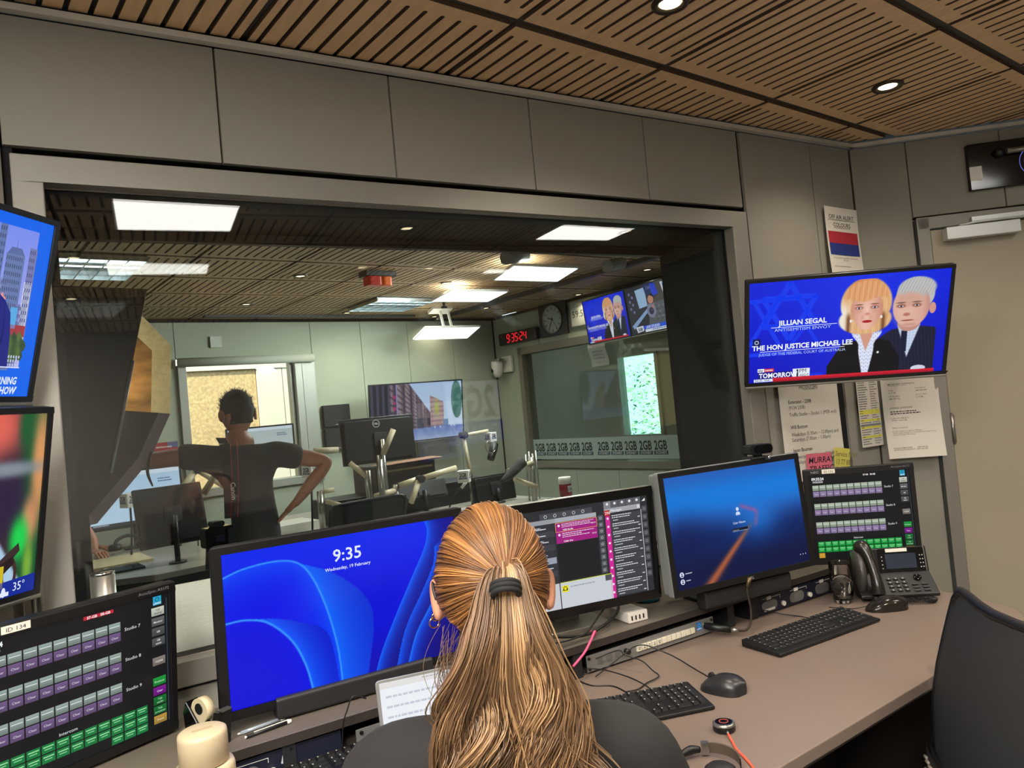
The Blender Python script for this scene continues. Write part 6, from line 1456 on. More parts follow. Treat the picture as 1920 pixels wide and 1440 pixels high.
# ---- far wall
def cv_street(w, h):
    cv = Canvas(w, h, 1600, 900)
    def fn(U, V):
        vx, vy = 1130, 700; c = mixc((176, 200, 236), (206, 220, 240), V / 900.)
        s = (V - vy) / np.where(np.abs(U - vx) < 1, 1, (U - vx))
        left = (U < 1080) & ((vy - V) < (vx - U) * 1.35 + 60); col = mixc((112, 92, 100), (150, 132, 140), .5 + .5 * np.sin(U / 23.)); col = mixc(col, (60, 54, 72), ((np.sin(s * 42) > .55) | (np.sin(np.log(np.maximum(vx - U, 5)) * 26) > .62)) * .75); c = np.where(left[..., None], col, c)
        dk = (U < 330); c = mixc(c, mixc((38, 38, 52), (84, 84, 108), (np.sin(U / 15.) > .4) * .7), sm(350, 310, U)); c = mixc(c, (150, 140, 196), sm(12, 6, np.abs(U - 440)) * (V < 620)); c = mixc(c, (170, 50, 110), sm(26, 20, np.abs(U - 398)) * ((V > 150) & (V < 430)) * (np.sin(V / 14.) > 0))
        right = (U > 1010) & (U < 1260) & (V > 200 + (U - 1010) * .5); c = np.where(right[..., None], mixc((180, 150, 150), (140, 116, 130), (np.sin(V / 12.) > .3) * .8), c)
        c = mixc(c, (176, 190, 90), np.exp(-(((U - 1130) / 45.) ** 2 + ((V - 420) / 120.) ** 2)) * .9)
        c = mixc(c, (52, 108, 96), (np.exp(-(((U - 1500) / 110.) ** 2 + ((V - 300) / 330.) ** 2)) > .42) * .9)
        road = sm(-8, 8, V - 700 - np.abs(U - 1150) * .04); c = mixc(c, mixc((110, 130, 190), (150, 165, 205), sm(700, 900, V)), road)
        c = mixc(c, (36, 36, 60), (V > 560) * (V < 720) * (U > 330) * (U < 1000) * (.5 + .4 * np.sin(U / 31.))); c = mixc(c, (90, 120, 170), ((U > 1240) & (U < 1330) & (V > 600) & (V < 720)) * .8)
        for x in (1080, 1180, 1390, 1440): c = mixc(c, (220, 226, 236), np.exp(-(((U - x) / 12.) ** 2 + ((V - 720) / 14.) ** 2)))
        return c
    cv.field(0, 0, 1600, 900, 170, 96, fn); return cv
tv('television', 'wall television with a city street picture at the back of the studio', (3.20, 6.94 + .30 - .27, 1.525), 4.9, -5.7, 0, 1.07, .60, (.012, .012, .012, .014), cv_street, tuple(G(4.0, 6.985, 1.53)), bracket=[((0, .045, 0), tuple(G(3.95, 6.98, 1.53)), .03)])
for (z, lb) in ((1.565, 'upper black square speaker panel beside the far window'), (1.335, 'lower black square speaker panel beside the far window')):
    t = gthing('wall_speaker', lb, 'speaker', 3.24, 6.985, z); MB().rbox(-.14, .14, -.05, 0, -.105, .105, .006).build('cabinet', mat('speaker cloth', (24, 26, 27), .8, bump=(700, .5)), t, bevel=.003)
    cv = Canvas(.05, .012, 50, 12); cv.rect(0, 0, 50, 12, (120, 124, 120), 0); cv.text('GENELEC', 25, 9, 8, (20, 20, 20), 1, 'CENTER'); o = cv.build('badge', M_PAPERC, t); o.location = (0, -.0512, -.09)
cv = Canvas(.19, .20, 100, 105); cv.rect(0, 0, 100, 105, (206, 208, 206), 0); cv.rect(0, 0, 100, 38, (150, 34, 40), 1); cv.rect(56, 0, 44, 26, (90, 90, 130), 2); cv.text('GRAYSON WIDE', 6, 24, 9, (225, 220, 216), 3, bold=.03); cv.greek(20, 50, 60, 8, 1, (90, 90, 94), 2, 1); cv.greek(14, 70, 72, 14, 2, (150, 150, 150), 2, 2); cv.rect(4, 96, 92, 9, (40, 44, 50), 2)
o = cv.build('poster', M_PAPERC); o.location = G(1.66, 6.975, 1.365); o.rotation_euler = (0, 0, GA); tag(o, 'small poster with a red header left of the far window', 'poster')
# switch plate seen on the far wall
t = gthing('wall_plate', 'small pale square plate above the far window', 'switch plate', 2.15, 6.985, 2.32); MB().rbox(-.05, .05, -.01, 0, -.05, .05, .004).build('plate', mat('pale plate', (186, 190, 176), .5), t)

# ---- right wall of the studio
def rloc(y, z, d=0.0): return G(5.285 - d, y, z)
RYAW = GA - PI / 2
t = thing('digital_clock', 'black wall clock with red digits 9:35:24', 'clock', rloc(6.49, 2.25), (0, 0, RYAW))
MB().rbox(-.33, .33, -.05, 0, -.065, .065, .004).build('case', M_BLACK, t, bevel=.002)
SEG = {'9': 'abcdfg', '3': 'abcdg', '5': 'acdfg', '2': 'abdeg', '4': 'bcfg'}
M_RED = emis('red digits', (255, 40, 50), 1.1)
def digit(mb, ch, x, s, h=.085, w_=.042, k=.011):
    G_ = {'a': (0, h / 2, 1), 'd': (0, -h / 2, 1), 'g': (0, 0, 1), 'f': (-w_ / 2, h / 4, 0), 'b': (w_ / 2, h / 4, 0), 'e': (-w_ / 2, -h / 4, 0), 'c': (w_ / 2, -h / 4, 0)}
    for q in SEG[ch]:
        a, b, hz = G_[q]; a += .08 * b; dx, dz = (w_ / 2 - .004, k / 2) if hz else (k / 2, h / 4 - .004)
        mb.box(x + a - dx, x + a + dx, -.0525, -.0505, b - dz, b + dz)
mb = MB()
for ch, x in (('9', -.16), ('3', -.075), ('5', -.01), ('2', .075), ('4', .14)): digit(mb, ch, x, 1)
for x in (-.118, .033):
    for z in (-.02, .02): mb.box(x - .005, x + .005, -.0525, -.0505, z - .005, z + .005)
mb.box(-.28, -.272, -.0525, -.0505, .03, .038)
mb.build('digits', M_RED, t)
t = thing('analog_clock', 'round white wall clock on a black square board', 'clock', rloc(5.90, 2.355), (0, 0, RYAW))
MB().rbox(-.215, .215, -.03, 0, -.172, .172, .004).build('back_board', M_BLACK, t, bevel=.002)
mb = MB(Matrix.Rotation(PI / 2, 4, 'X')); mb.lathe([(.145, .03), (.15, .042), (.138, .046), (.136, .036)], 40); mb.build('rim', M_STEEL, t)
mb = MB(Matrix.Rotation(PI / 2, 4, 'X')); mb.cyl((0, 0, .031), .138, .003, n=40); mb.build('dial', mat('clock dial', (170, 176, 168), .5), t)
mb = MB()
for k in range(12): a = k * PI / 6; mb.M = Matrix.Rotation(a, 4, 'Y'); mb.box(-.004, .004, -.0362, -.0345, .105, .128)
mb.build('hour_marks', M_INK, t)
mb = MB()
for a, l, wd in ((287, .075, .008), (210, .11, .006), (144, .12, .0025)): mb.M = Matrix.Rotation(math.radians(a), 4, 'Y'); mb.box(-wd / 2, wd / 2, -.039, -.0375, -.02, l)
mb.build('hands', M_INK, t)
cv = Canvas(.24, .235, 100, 98, .0006); cv.rect(0, 0, 100, 98, (176, 178, 166), 0); cv.text('Must be', 50, 20, 10, (100, 100, 96), 1, 'CENTER'); cv.text('59:50', 52, 62, 40, (50, 52, 50), 1, 'CENTER', .005)
o = cv.build('notice', M_PAPERC); o.location = rloc(5.52, 2.355, .006); o.rotation_euler = (0, 0, RYAW); tag(o, 'white sheet printed 59:50 half behind the left wall screen', 'notice')
def cv_newss(w, h):
    cv = cv_news(w, h); return cv
def cv_live(w, h):
    cv = Canvas(w, h, 1600, 1000); cv.rect(0, 0, 1600, 1000, (70, 66, 66), 0); cv.rect(0, 0, 700, 1000, (40, 40, 52), 1); cv.poly([(330, 80), (660, 60), (680, 460), (400, 480)], (150, 180, 214), 2); cv.poly([(1180, 40), (1560, 60), (1560, 420), (1290, 440)], (206, 214, 224), 2); cv.poly([(1230, 70), (1520, 80), (1520, 380), (1320, 400)], (110, 160, 200), 3)
    cv.poly([(620, 0), (980, 0), (1000, 300), (700, 330)], (36, 44, 90), 3); cv.poly([(850, 20), (1010, 30), (1080, 260), (880, 290)], (30, 60, 200), 4); cv.text('2GB', 700, 120, 90, (120, 130, 190), 4)
    for k in range(6): cv.disc(120 + (k % 2) * 90, 130 + k * 80, 34, (110, 110, 160), 3, 8)
    cv.poly([(700, 560), (900, 420), (1280, 400), (1540, 560), (1560, 760), (1100, 860), (640, 880)], (84, 88, 96), 5)
    for k in range(60): cv.disc(760 + (k * 97) % 720, 470 + (k * 53) % 320, 16, (120, 124, 130) if k % 2 else (54, 58, 66), 6, 6)
    cv.poly([(60, 820), (640, 520), (680, 580), (120, 900)], (130, 160, 200), 5); cv.disc(810, 380, 105, (186, 132, 110), 7, 20, 130); cv.poly([(690, 300), (740, 220), (880, 220), (930, 320), (900, 260), (760, 250)], (40, 40, 46), 8); cv.ring(810, 340, 120, 26, (46, 46, 52), 8)
    cv.disc(790, 570, 150, (120, 124, 150), 8, 16); cv.disc(790, 580, 80, (44, 46, 80), 9, 16); cv.disc(830, 520, 60, (170, 120, 110), 9, 10); cv.poly([(1240, 620), (1400, 600), (1540, 760), (1300, 780)], (190, 146, 120), 8)
    cv.rect(320, 860, 1280, 80, (30, 80, 210), 10); cv.text('LIVE STUDIO', 520, 925, 78, (230, 236, 250), 11, bold=.02, shear=.15); cv.text('6:35', 1440, 925, 70, (230, 236, 250), 11); cv.rect(480, 940, 1120, 60, (214, 220, 232), 10); cv.greek(720, 955, 700, 40, 1, (60, 80, 150), 11, 5)
    cv.poly([(180, 860), (430, 850), (440, 960), (220, 985)], (205, 210, 220), 11); cv.text('2GB', 320, 945, 80, (30, 34, 60), 12, 'CENTER', .04)
    return cv
c0 = Vector((4.42, 5.08, 2.215)); d0 = Vector((math.cos(math.radians(-93.9)), math.sin(math.radians(-93.9)), 0))
wlp = G(5.28, 5.0, 2.24)
tv('television', 'left of the two wall screens in the studio showing the two presenters', c0 - d0 * .337, -93.9, -5.7, 0, .665, .424, (.01, .008, .01, .012), cv_newss, tuple(c0 - d0 * .3 + Vector((.3, .05, 0))), group=None, bracket=[((0, .045, 0), tuple(c0 - d0 * .3 + Vector((.3, .05, 0))), .02)])
tv('television', 'right of the two wall screens in the studio showing a man with a microphone', c0 + d0 * .337, -93.9, -5.7, 0, .665, .424, (.008, .01, .01, .012), cv_live, tuple(c0 + d0 * .3 + Vector((.42, .04, 0))), bracket=[((0, .045, 0), tuple(c0 + d0 * .3 + Vector((.42, .04, 0))), .02)])
cv = Canvas(.24, .22, 100, 92, .0006, bend=lambda x, z: .02 * math.sin(z * 20)); 
for j in range(6): cv.rect(0, j * 92 / 6, 100, 92 / 6, (196, 198, 186), 0)
for j, v in enumerate((12, 32, 46, 60, 80)): cv.text('Y Y Y Y Y' if j in (0, 4) else 'AUSTRALIA', 50, v + 4, 12, (120, 60, 60) if j in (0, 4) else (90, 90, 100), 1, 'CENTER')
o = cv.build('notice', M_PAPERC); o.location = rloc(5.28, 1.915, .03); o.rotation_euler = (0, 0, RYAW); tag(o, 'wavy white paper hanging below the two studio wall screens', 'notice')
# pan tilt camera
t = thing('dome_camera', 'white pan and tilt camera on a bracket in the studio corner', 'camera', rloc(6.78, 2.0), (0, 0, RYAW))
MB().rbox(-.05, .12, -.03, 0, -.12, .06, .006).build('wall_box', M_WHITE, t, bevel=.003)
mb = MB(); mb.rbox(-.13, .06, -.16, -.02, .01, .035, .008, 'z'); mb.build('shelf_bracket', M_CHROME, t, bevel=.002)
mb = MB(); mb.lathe([(0, .01), (.065, .01), (.068, -.02), (.06, -.10), (.045, -.15), (.02, -.17), (0, -.172)], 28, (-.04, -.11, 0)); mb.build('camera_body', M_WHITE, t)
mb = MB(Matrix.Translation((-.06, -.168, -.09)) @ Matrix.Rotation(PI / 2, 4, 'X')); mb.lathe([(.024, -.01), (.026, .0), (.018, .004), (0, .002)], 22); mb.build('lens', M_BLACKG, t)
# 2GB strip on the glass
t = thing('window_decal', 'pale frosted strip with ten 2GB marks along the booth window', 'decal', G(5.322, 5.455, .995), (0, 0, RYAW))
cv = Canvas(2.06, .215, 2060, 215, .0006); cv.rect(0, 0, 2060, 215, (160, 176, 166), 0)
for k in range(10): logo2gb(cv, 90 + k * 185 + (50 if k >= 5 else 0) + 20, 130, 118, (24, 28, 30), (40, 62, 72), 1)
cv.build('printed_strip', M_PAPERC, t)
# beacon, detector, track lamps
t = gthing('beacon_light', 'red and amber warning beacon under the studio ceiling', 'beacon', 2.61, 4.75, CEIL)
MB().box(-.11, .13, -.06, .06, -.035, 0).build('base_plate', M_BLACK, t, bevel=.003)
mb = MB(); mb.rbox(-.09, .02, -.05, .05, -.10, -.035, .02, 'z'); mb.build('red_lens', mat('red lens', (130, 20, 14), .3, emit=((200, 40, 20), .15)), t, bevel=.004)
mb = MB(); mb.rbox(.022, .10, -.05, .05, -.10, -.035, .02, 'z'); mb.build('amber_lens', mat('amber lens', (170, 70, 14), .3, emit=((230, 110, 20), .15)), t, bevel=.004)
t = gthing('smoke_detector', 'small dark sensor on a stem below the studio ceiling', 'detector', 3.92, 5.9, CEIL); mb = MB(); mb.cyl((0, 0, -.006), .05, .006); mb.cyl((0, 0, -.05), .012, .05); mb.cyl((0, 0, -.065), .03, .015); mb.build('sensor', M_BLACK, t)
for (x, y, z, lb) in ((4.02, 3.8, 2.44, 'white cylinder spotlight hanging near the right of the studio window top'), (3.10, 3.8, 2.455, 'dim cylinder spotlight hanging under the window soffit')):
    t = gthing('track_spotlight', lb, 'spotlight', x, y, z + .09)
    mb = MB(); mb.tube([(0, 0, 0), (.02, 0, -.05)], .008); mb.build('stem', M_WHITE, t); mb = MB(); mb.tube([(-.09, -.03, -.10), (.12, .03, -.06)], .045, 20); mb.build('lamp_body', mat('grey lamp can', (130, 132, 128), .5), t)
    mb = MB(Matrix.Translation((-.09, -.03, -.10)) @ Matrix.Rotation(math.radians(-72), 4, 'Y')); mb.lathe([(.04, .001), (.047, .004), (.044, .008)], 24); mb.build('front_ring', M_STEEL, t)

lp = bpy.data.lights.new('softbox_lamp', 'POINT'); lp.energy = 3.2; lp.color = (1, .86, .6); lp.shadow_soft_size = .04
# ---- softbox and dark panel close behind the glass
M_GOLD = mat('gold reflector cloth', (190, 140, 74), .4, noise=(5, .75, (1, 1, 2.5)), bump=(18, 1.0))  # strong colour noise paints the shade of the cloth's folds
M_TAPE = mat('lit cream rim tape', (232, 214, 160), .8, bump=(90, .8), noise=(40, .12))  # one rim in two tones: lit part painted cream, rest dusky
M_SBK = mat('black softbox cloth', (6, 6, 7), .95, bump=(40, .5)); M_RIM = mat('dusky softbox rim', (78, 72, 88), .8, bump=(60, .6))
t = thing('softbox_light', 'large eight sided softbox with black back and gold cloth at the left of the studio', 'studio light', (.10, 3.3, 0))
def L3(x, y, z): return (x - .10, y - 3.3, z)
rim = [(.335, 3.22, 2.00), (.475, 3.42, 1.885), (.455, 3.46, 1.60), (.355, 3.42, 1.41), (.150, 3.32, 1.20), (.02, 3.18, 1.20), (-.10, 3.05, 1.45), (.0, 3.0, 1.9)]
hub = (-.25, 3.62, 1.72)
def seg(i0, i1, a, b, m, name):
    mb = MB()
    for i in range(i0, i1):
        p, q = rim[i], rim[(i + 1) % 8]; pi = [p[k] + (hub[k] - p[k]) * a for k in range(3)]; qi = [q[k] + (hub[k] - q[k]) * a for k in range(3)]
        po = [p[k] + (hub[k] - p[k]) * b for k in range(3)]; qo = [q[k] + (hub[k] - q[k]) * b for k in range(3)]
        n = 6
        for s in range(n):
            f0, f1 = s / n, (s + 1) / n; A = [pi[k] + (po[k] - pi[k]) * f0 for k in range(3)]; B_ = [qi[k] + (qo[k] - qi[k]) * f0 for k in range(3)]; C_ = [qi[k] + (qo[k] - qi[k]) * f1 for k in range(3)]; D_ = [pi[k] + (po[k] - pi[k]) * f1 for k in range(3)]
            mb.add([L3(*A), L3(*B_), L3(*C_), L3(*D_)], [(0, 1, 2, 3)])
    o = mb.build(name, m, t); s = o.modifiers.new('thick', 'SOLIDIFY'); s.thickness = .004; return o
seg(0, 2, .10, .95, M_GOLD, 'gold_side'); seg(2, 8, .06, .95, M_SBK, 'black_side'); seg(0, 2, -.0, .10, M_TAPE, 'lit_rim'); seg(2, 8, -.0, .06, M_RIM, 'dark_rim')
lo = bpy.data.objects.new('softbox_lamp', lp); COL.objects.link(lo); lo.parent = t; lo.location = L3(.02, 3.42, 1.72)
mb = MB(); mb.tube([L3(.362, 3.42, 1.45), L3(.348, 3.40, 1.40), L3(.346, 3.40, 1.36), L3(.36, 3.40, 1.31)], [.006, .007, .006, .003], 8, 4); mb.build('hanging_strap', M_SBK, t)
mb = MB(); mb.tube([L3(*hub), L3(-.25, 3.62, .02)], .016, 12); mb.build('stand_pole', M_BLACK, t)
for a in (0, 2.1, 4.2): mb = MB(); mb.tube([L3(-.25, 3.62, .4), L3(-.25 + .4 * math.cos(a), 3.62 + .4 * math.sin(a), .01)], .012, 8); mb.build('leg', M_BLACK, t)
t = thing('dark_display_panel', 'tall glossy black display panel turned edge on before the softbox', 'display', (.10, 2.9, 0))
P_ = [(.05, 2.04), (.365, 2.035), (.205, 1.40), (.19, 1.37), (.05, 1.40)]
mb = MB(); n = len(P_); T_ = .03
f = lambda x, z, d: (x - .10 - .04 + .02, (x - .05) * .15 + d, z)
mb.add([f(x, z, 0) for x, z in P_] + [f(x, z, T_) for x, z in P_], [list(range(n)), list(range(n, 2 * n))[::-1]] + [(i, n + i, n + (i + 1) % n, (i + 1) % n) for i in range(n)])
mb.build('panel', mat('matt black panel', (8, 9, 9), .6), t, bevel=.002)
mb = MB(); mb.tube([f(.300, 1.78, -.004), f(.205, 1.40, -.004)], .006, 8); mb.build('edge_strip', mat('grey edge strip', (120, 120, 116), .35, metal=.5), t)
mb = MB(); mb.box(-.03, .01, .01, .05, 0.02, 1.5); mb.build('stand_post', M_BLACK, t); mb = MB(); mb.box(-.25, .25, -.2, .25, 0, .02); mb.build('stand_base', M_BLACK, t)
SGX, SGZ = 3.30, 1.47
# reflected sign on the back wall of the control room (mirrored in the studio glass)
t = thing('wall_sign', 'white 2GB SYDNEY sign on the wall behind the viewer, seen mirrored in the glass', 'sign', (SGX, BK + .001, SGZ), (0, 0, PI))
MB().rbox(-.30, .30, -.03, 0, -.30, .30, .01).build('sign_box', M_BLACK, t)
cv = Canvas(.56, .56, 160, 96); cv.rect(0, 0, 160, 62, (225, 228, 226), 0); cv.rect(0, 62, 160, 34, (60, 70, 190), 0); cv.text('2GB', 80, 54, 66, (90, 78, 64), 1, 'CENTER', .035, 1.05); cv.text('SYDNEY', 80, 90, 32, (225, 228, 240), 1, 'CENTER', .01, 1.15)
o = cv.build('sign_print', picture_mat('lit sign picture', 1.0), t); o.location = (0, -.031, 0)
# ================================================================== people
M_SKIN = mat('skin', (196, 140, 112), .5, noise=(30, .05)); M_SKIN2 = mat('tanned skin', (176, 116, 86), .5)
for m_ in (M_SKIN, M_SKIN2):
    b_ = m_.node_tree.nodes['Principled BSDF']; b_.inputs['Subsurface Weight'].default_value = .12; b_.inputs['Subsurface Radius'].default_value = (.01, .004, .002)
def figure(name, J, E_, m, parent, levels=2, root=0, flat=None):
    """one continuous skinned surface. J: list of (pos, r or (rx, ry))"""
    me = bpy.data.meshes.new(name); me.from_pydata([tuple(p) for p, r in J], E_, []); me.materials.append(m)
    o = bpy.data.objects.new(name, me); COL.objects.link(o); o.parent = parent
    s = o.modifiers.new('skin', 'SKIN'); s.use_smooth_shade = True; s.branch_smoothing = .6
    for i, (p, r) in enumerate(J):
        v = me.skin_vertices[0].data[i]; v.radius = (r, r) if isinstance(r, (int, float)) else r; v.use_root = (i == root)
    u = o.modifiers.new('sub', 'SUBSURF'); u.levels = levels; u.render_levels = levels
    return o
def hand_joints(J, E_, wrist_i, wrist, d, side, up, s=1.0, curl=.5):
    """adds palm, five fingers to the skeleton. d: pointing direction, side: thumb side, up: back of hand"""
    d, side, up = Vector(d).normalized(), Vector(side).normalized(), Vector(up).normalized(); w = Vector(wrist)
    a = len(J); J.append((w + d * .045 * s, (.030 * s, .015 * s))); E_.append((wrist_i, a))
    b = len(J); J.append((w + d * .075 * s, (.034 * s, .013 * s))); E_.append((a, b))
    for k, (off, L) in enumerate(((.030, .070), (.010, .078), (-.010, .073), (-.029, .057))):
        p = w + d * .088 * s + side * off * s; i0 = len(J); J.append((p, .0095 * s)); E_.append((b, i0)); q = p
        for j in range(3):
            ang = curl * (j + 1) * .55; q = q + (d * math.cos(ang) - up * math.sin(ang)) * L / 3 * s; J.append((q, (.0085 - j * .0012) * s)); E_.append((len(J) - 2 if j else i0, len(J) - 1))
    p = w + d * .03 * s + side * .032 * s; i0 = len(J); J.append((p, .011 * s)); E_.append((a, i0)); q = p
    for j in range(2): q = q + (d * .8 + side * .75 - up * .3).normalized() * .032 * s; J.append((q, (.0095 - j * .0015) * s)); E_.append((len(J) - 2 if j else i0, len(J) - 1))
def shrink(JB):
    """the body under clothes stays a little slimmer than the cloth"""
    for i in (0, 1, 2, 3, 7, 8, 12, 13):
        p, r = JB[i]; k = .80 if i in (3, 7, 12) else .86; JB[i] = (p - Vector((0, 0, .012 if i in (3, 7, 12) else 0)), tuple(q * k for q in (r if isinstance(r, tuple) else (r, r))))
def head_mesh(name, m, parent, M, a=.076, b=.094, c=.113, ear=True):
    """head in local frame: x right, y face, z up, centred between the ears"""
    nu, nv = 40, 30; mb = MB(M); vs = []
    for j in range(nv + 1):
        t = PI * j / nv
        for i in range(nu):
            f = 2 * PI * i / nu; x, y, z = math.sin(t) * math.cos(f), math.sin(t) * math.sin(f), -math.cos(t)
            jaw = max(0, -z); sx = a * (1 - .28 * jaw ** 1.5); sy = b * (1 - (.10 if y > 0 else .38) * jaw ** 1.3); sz = c * (1.0 if z > 0 else 1.08)
            px, py, pz = x * sx, y * sy + .012 * jaw * (1 if y > 0 else 0), z * sz
            if y > .3:   # face relief
                g = math.exp(-((px / .012) ** 2)) ; py += .020 * g * math.exp(-(((pz + .028) / .016) ** 2)) + .012 * g * math.exp(-(((pz + .008) / .02) ** 2))
                py -= .008 * math.exp(-(((abs(px) - .031) / .014) ** 2) - ((pz - .002) / .012) ** 2)
                py += .005 * math.exp(-((px / .022) ** 2) - ((pz + .058) / .007) ** 2) - .004 * math.exp(-((px / .026) ** 2) - ((pz + .047) / .006) ** 2)
            vs.append((px, py, pz))
    mb.sm = True; mb.add(vs, [(j * nu + i, j * nu + (i + 1) % nu, (j + 1) * nu + (i + 1) % nu, (j + 1) * nu + i) for j in range(nv) for i in range(nu)])
    o = mb.build(name, m, parent)
    for sx in (-1, 1):
        e = MB(M); e.sphere((sx * .031, b * .86, 0.0), .0115, 14, 10); e.k = 1; e.sphere((sx * .031, b * .86 + .0065, 0.0), .0055, 10, 8); e.build('eye', [mat('eye white', (220, 216, 210), .3), mat('iris', (60, 44, 34), .2)], parent)
        if ear:
            q = MB(M @ Matrix.Translation((sx * (a + .007), -.014, -.012)) @ Matrix.Rotation(sx * math.radians(-26), 4, 'Z')); q.sm = True; n = 18; vs = []; R = ((.0, 0), (.5, .002), (.8, .005), (1.0, .009), (1.08, .004), (.95, -.004), (.4, -.006))
            for (rr, xx) in R:
                for i in range(n):
                    t = 2 * PI * i / n; ey = .017 * math.cos(t) * rr * (1 + .15 * math.sin(t)); ez = .028 * math.sin(t) * rr; vs.append((sx * xx, ey - .004, ez))
            q.add(vs, [(j * n + i, j * n + (i + 1) % n, (j + 1) * n + (i + 1) % n, (j + 1) * n + i) for j in range(len(R) - 1) for i in range(n)])
            o2 = q.build('ear', m, parent)
    l = MB(M); l.tube([(-.022, b * .93, -.052), (0, b * 1.0, -.050), (.022, b * .93, -.052)], [.002, .005, .002], 8, 4); l.build('mouth', mat('lips', (164, 84, 78), .45), parent)
    return o
def strands(name, paths, m, parent, r=.0009, nside=4):
    """many hair strands as one mesh with a colour value per strand"""
    V = []; F = []; Cc = []; o = 0
    for P, sh in paths:
        P = np.asarray(P); n = len(P); d = np.gradient(P, axis=0); d /= np.linalg.norm(d, axis=1)[:, None] + 1e-9
        ref = np.array((.31, .2, .93)); u = np.cross(d, ref); u /= np.linalg.norm(u, axis=1)[:, None] + 1e-9; v = np.cross(d, u)
        k = np.linspace(0, 1, n); rr = r * (1 - .65 * k ** 4)
        ring = np.stack([P + (u * math.cos(2 * PI * q / nside) + v * math.sin(2 * PI * q / nside)) * rr[:, None] for q in range(nside)], 1).reshape(-1, 3)
        V.append(ring); Cc.append(np.full(n * nside, sh))
        j, q = np.meshgrid(np.arange(n - 1), np.arange(nside), indexing='ij'); a = o + j * nside + q; b = o + j * nside + (q + 1) % nside
        F.append(np.stack([a, b, b + nside, a + nside], -1).reshape(-1, 4)); o += n * nside
    V = np.concatenate(V); F = np.concatenate(F); Cc = np.concatenate(Cc)
    me = bpy.data.meshes.new(name); me.vertices.add(len(V)); me.vertices.foreach_set('co', V.astype(np.float32).ravel())
    me.loops.add(F.size); me.loops.foreach_set('vertex_index', F.astype(np.int32).ravel()); me.polygons.add(len(F))
    me.polygons.foreach_set('loop_start', np.arange(0, F.size, 4, dtype=np.int32)); me.polygons.foreach_set('loop_total', np.full(len(F), 4, np.int32)); me.update(calc_edges=True)
    me.polygons.foreach_set('use_smooth', np.ones(len(F), bool))
    a = me.attributes.new('shade', 'FLOAT', 'POINT'); a.data.foreach_set('value', Cc.astype(np.float32)); me.materials.append(m)
    ob = bpy.data.objects.new(name, me); COL.objects.link(ob); ob.parent = parent; return ob
def hair_mat(name, dark, mid, light, rough=.38):
    m = mat(name, mid, rough); nt = m.node_tree; b = nt.nodes['Principled BSDF']; a = nt.nodes.new('ShaderNodeAttribute'); a.attribute_name = 'shade'
    r = nt.nodes.new('ShaderNodeValToRGB'); r.color_ramp.elements[0].color = rgb(*dark); r.color_ramp.elements[1].color = rgb(*light); e = r.color_ramp.elements.new(.5); e.color = rgb(*mid)
    nt.links.new(a.outputs['Fac'], r.inputs[0]); nt.links.new(r.outputs[0], b.inputs['Base Color']); b.inputs['Specular IOR Level'].default_value = .55; b.inputs['Anisotropic'].default_value = .5; return m

# ---- the seated woman
FW = Vector((.528, .849, 0)); RT = Vector((.849, -.528, 0)); UP = Vector((0, 0, 1))
H0 = Vector((.543, .980, 1.244))
wt = thing('person', 'seated woman from behind with a long brown ponytail and black top', 'person', (.55, .93, .0))
def wl_(p): return Vector(p) - Vector((.55, .93, 0))
def B3(r, f, z): return wl_(H0 + RT * r + FW * f + UP * (z - H0.z))      # body frame: right, forward, height
J = [(B3(0, -.03, .56), (.15, .12)), (B3(0, -.04, .72), (.135, .10)), (B3(0, -.045, .88), (.145, .10)), (B3(0, -.035, 1.00), (.135, .085)), (B3(.0, -.02, 1.085), (.058, .055)), (B3(-.005, -.01, 1.14), .060), (B3(-.005, .0, 1.19), .058),
     (B3(-.12, -.03, 1.025), .068), (B3(-.185, -.025, 1.005), .060), (B3(-.235, .03, .84), .044), (B3(-.18, .20, .80), .033), (B3(-.12, .265, .798), .026),
     (B3(.12, -.03, 1.03), .068), (B3(.185, -.025, 1.005), .060), (B3(.235, .03, .84), .044), (B3(.17, .20, .80), .033), (B3(.10, .265, .798), .026),
     (B3(-.09, .10, .53), .085), (B3(-.10, .42, .53), .065), (B3(-.10, .43, .30), .05), (B3(-.10, .40, .07), .036), (B3(-.10, .52, .04), .034),
     (B3(.09, .10, .53), .085), (B3(.10, .42, .53), .065), (B3(.10, .43, .30), .05), (B3(.10, .40, .07), .036), (B3(.10, .52, .04), .034)]
EE = [(0, 1), (1, 2), (2, 3), (3, 4), (4, 5), (5, 6), (3, 7), (7, 8), (8, 9), (9, 10), (10, 11), (3, 12), (12, 13), (13, 14), (14, 15), (15, 16), (0, 17), (17, 18), (18, 19), (19, 20), (20, 21), (0, 22), (22, 23), (23, 24), (24, 25), (25, 26)]
JB, EB = list(J), list(EE)
shrink(JB)
hand_joints(JB, EB, 11, J[11][0], FW + RT * .25, RT, UP, .95, .5); hand_joints(JB, EB, 16, J[16][0], FW - RT * .25, -RT, UP, .95, .5)
figure('body', JB, EB, M_SKIN, wt)
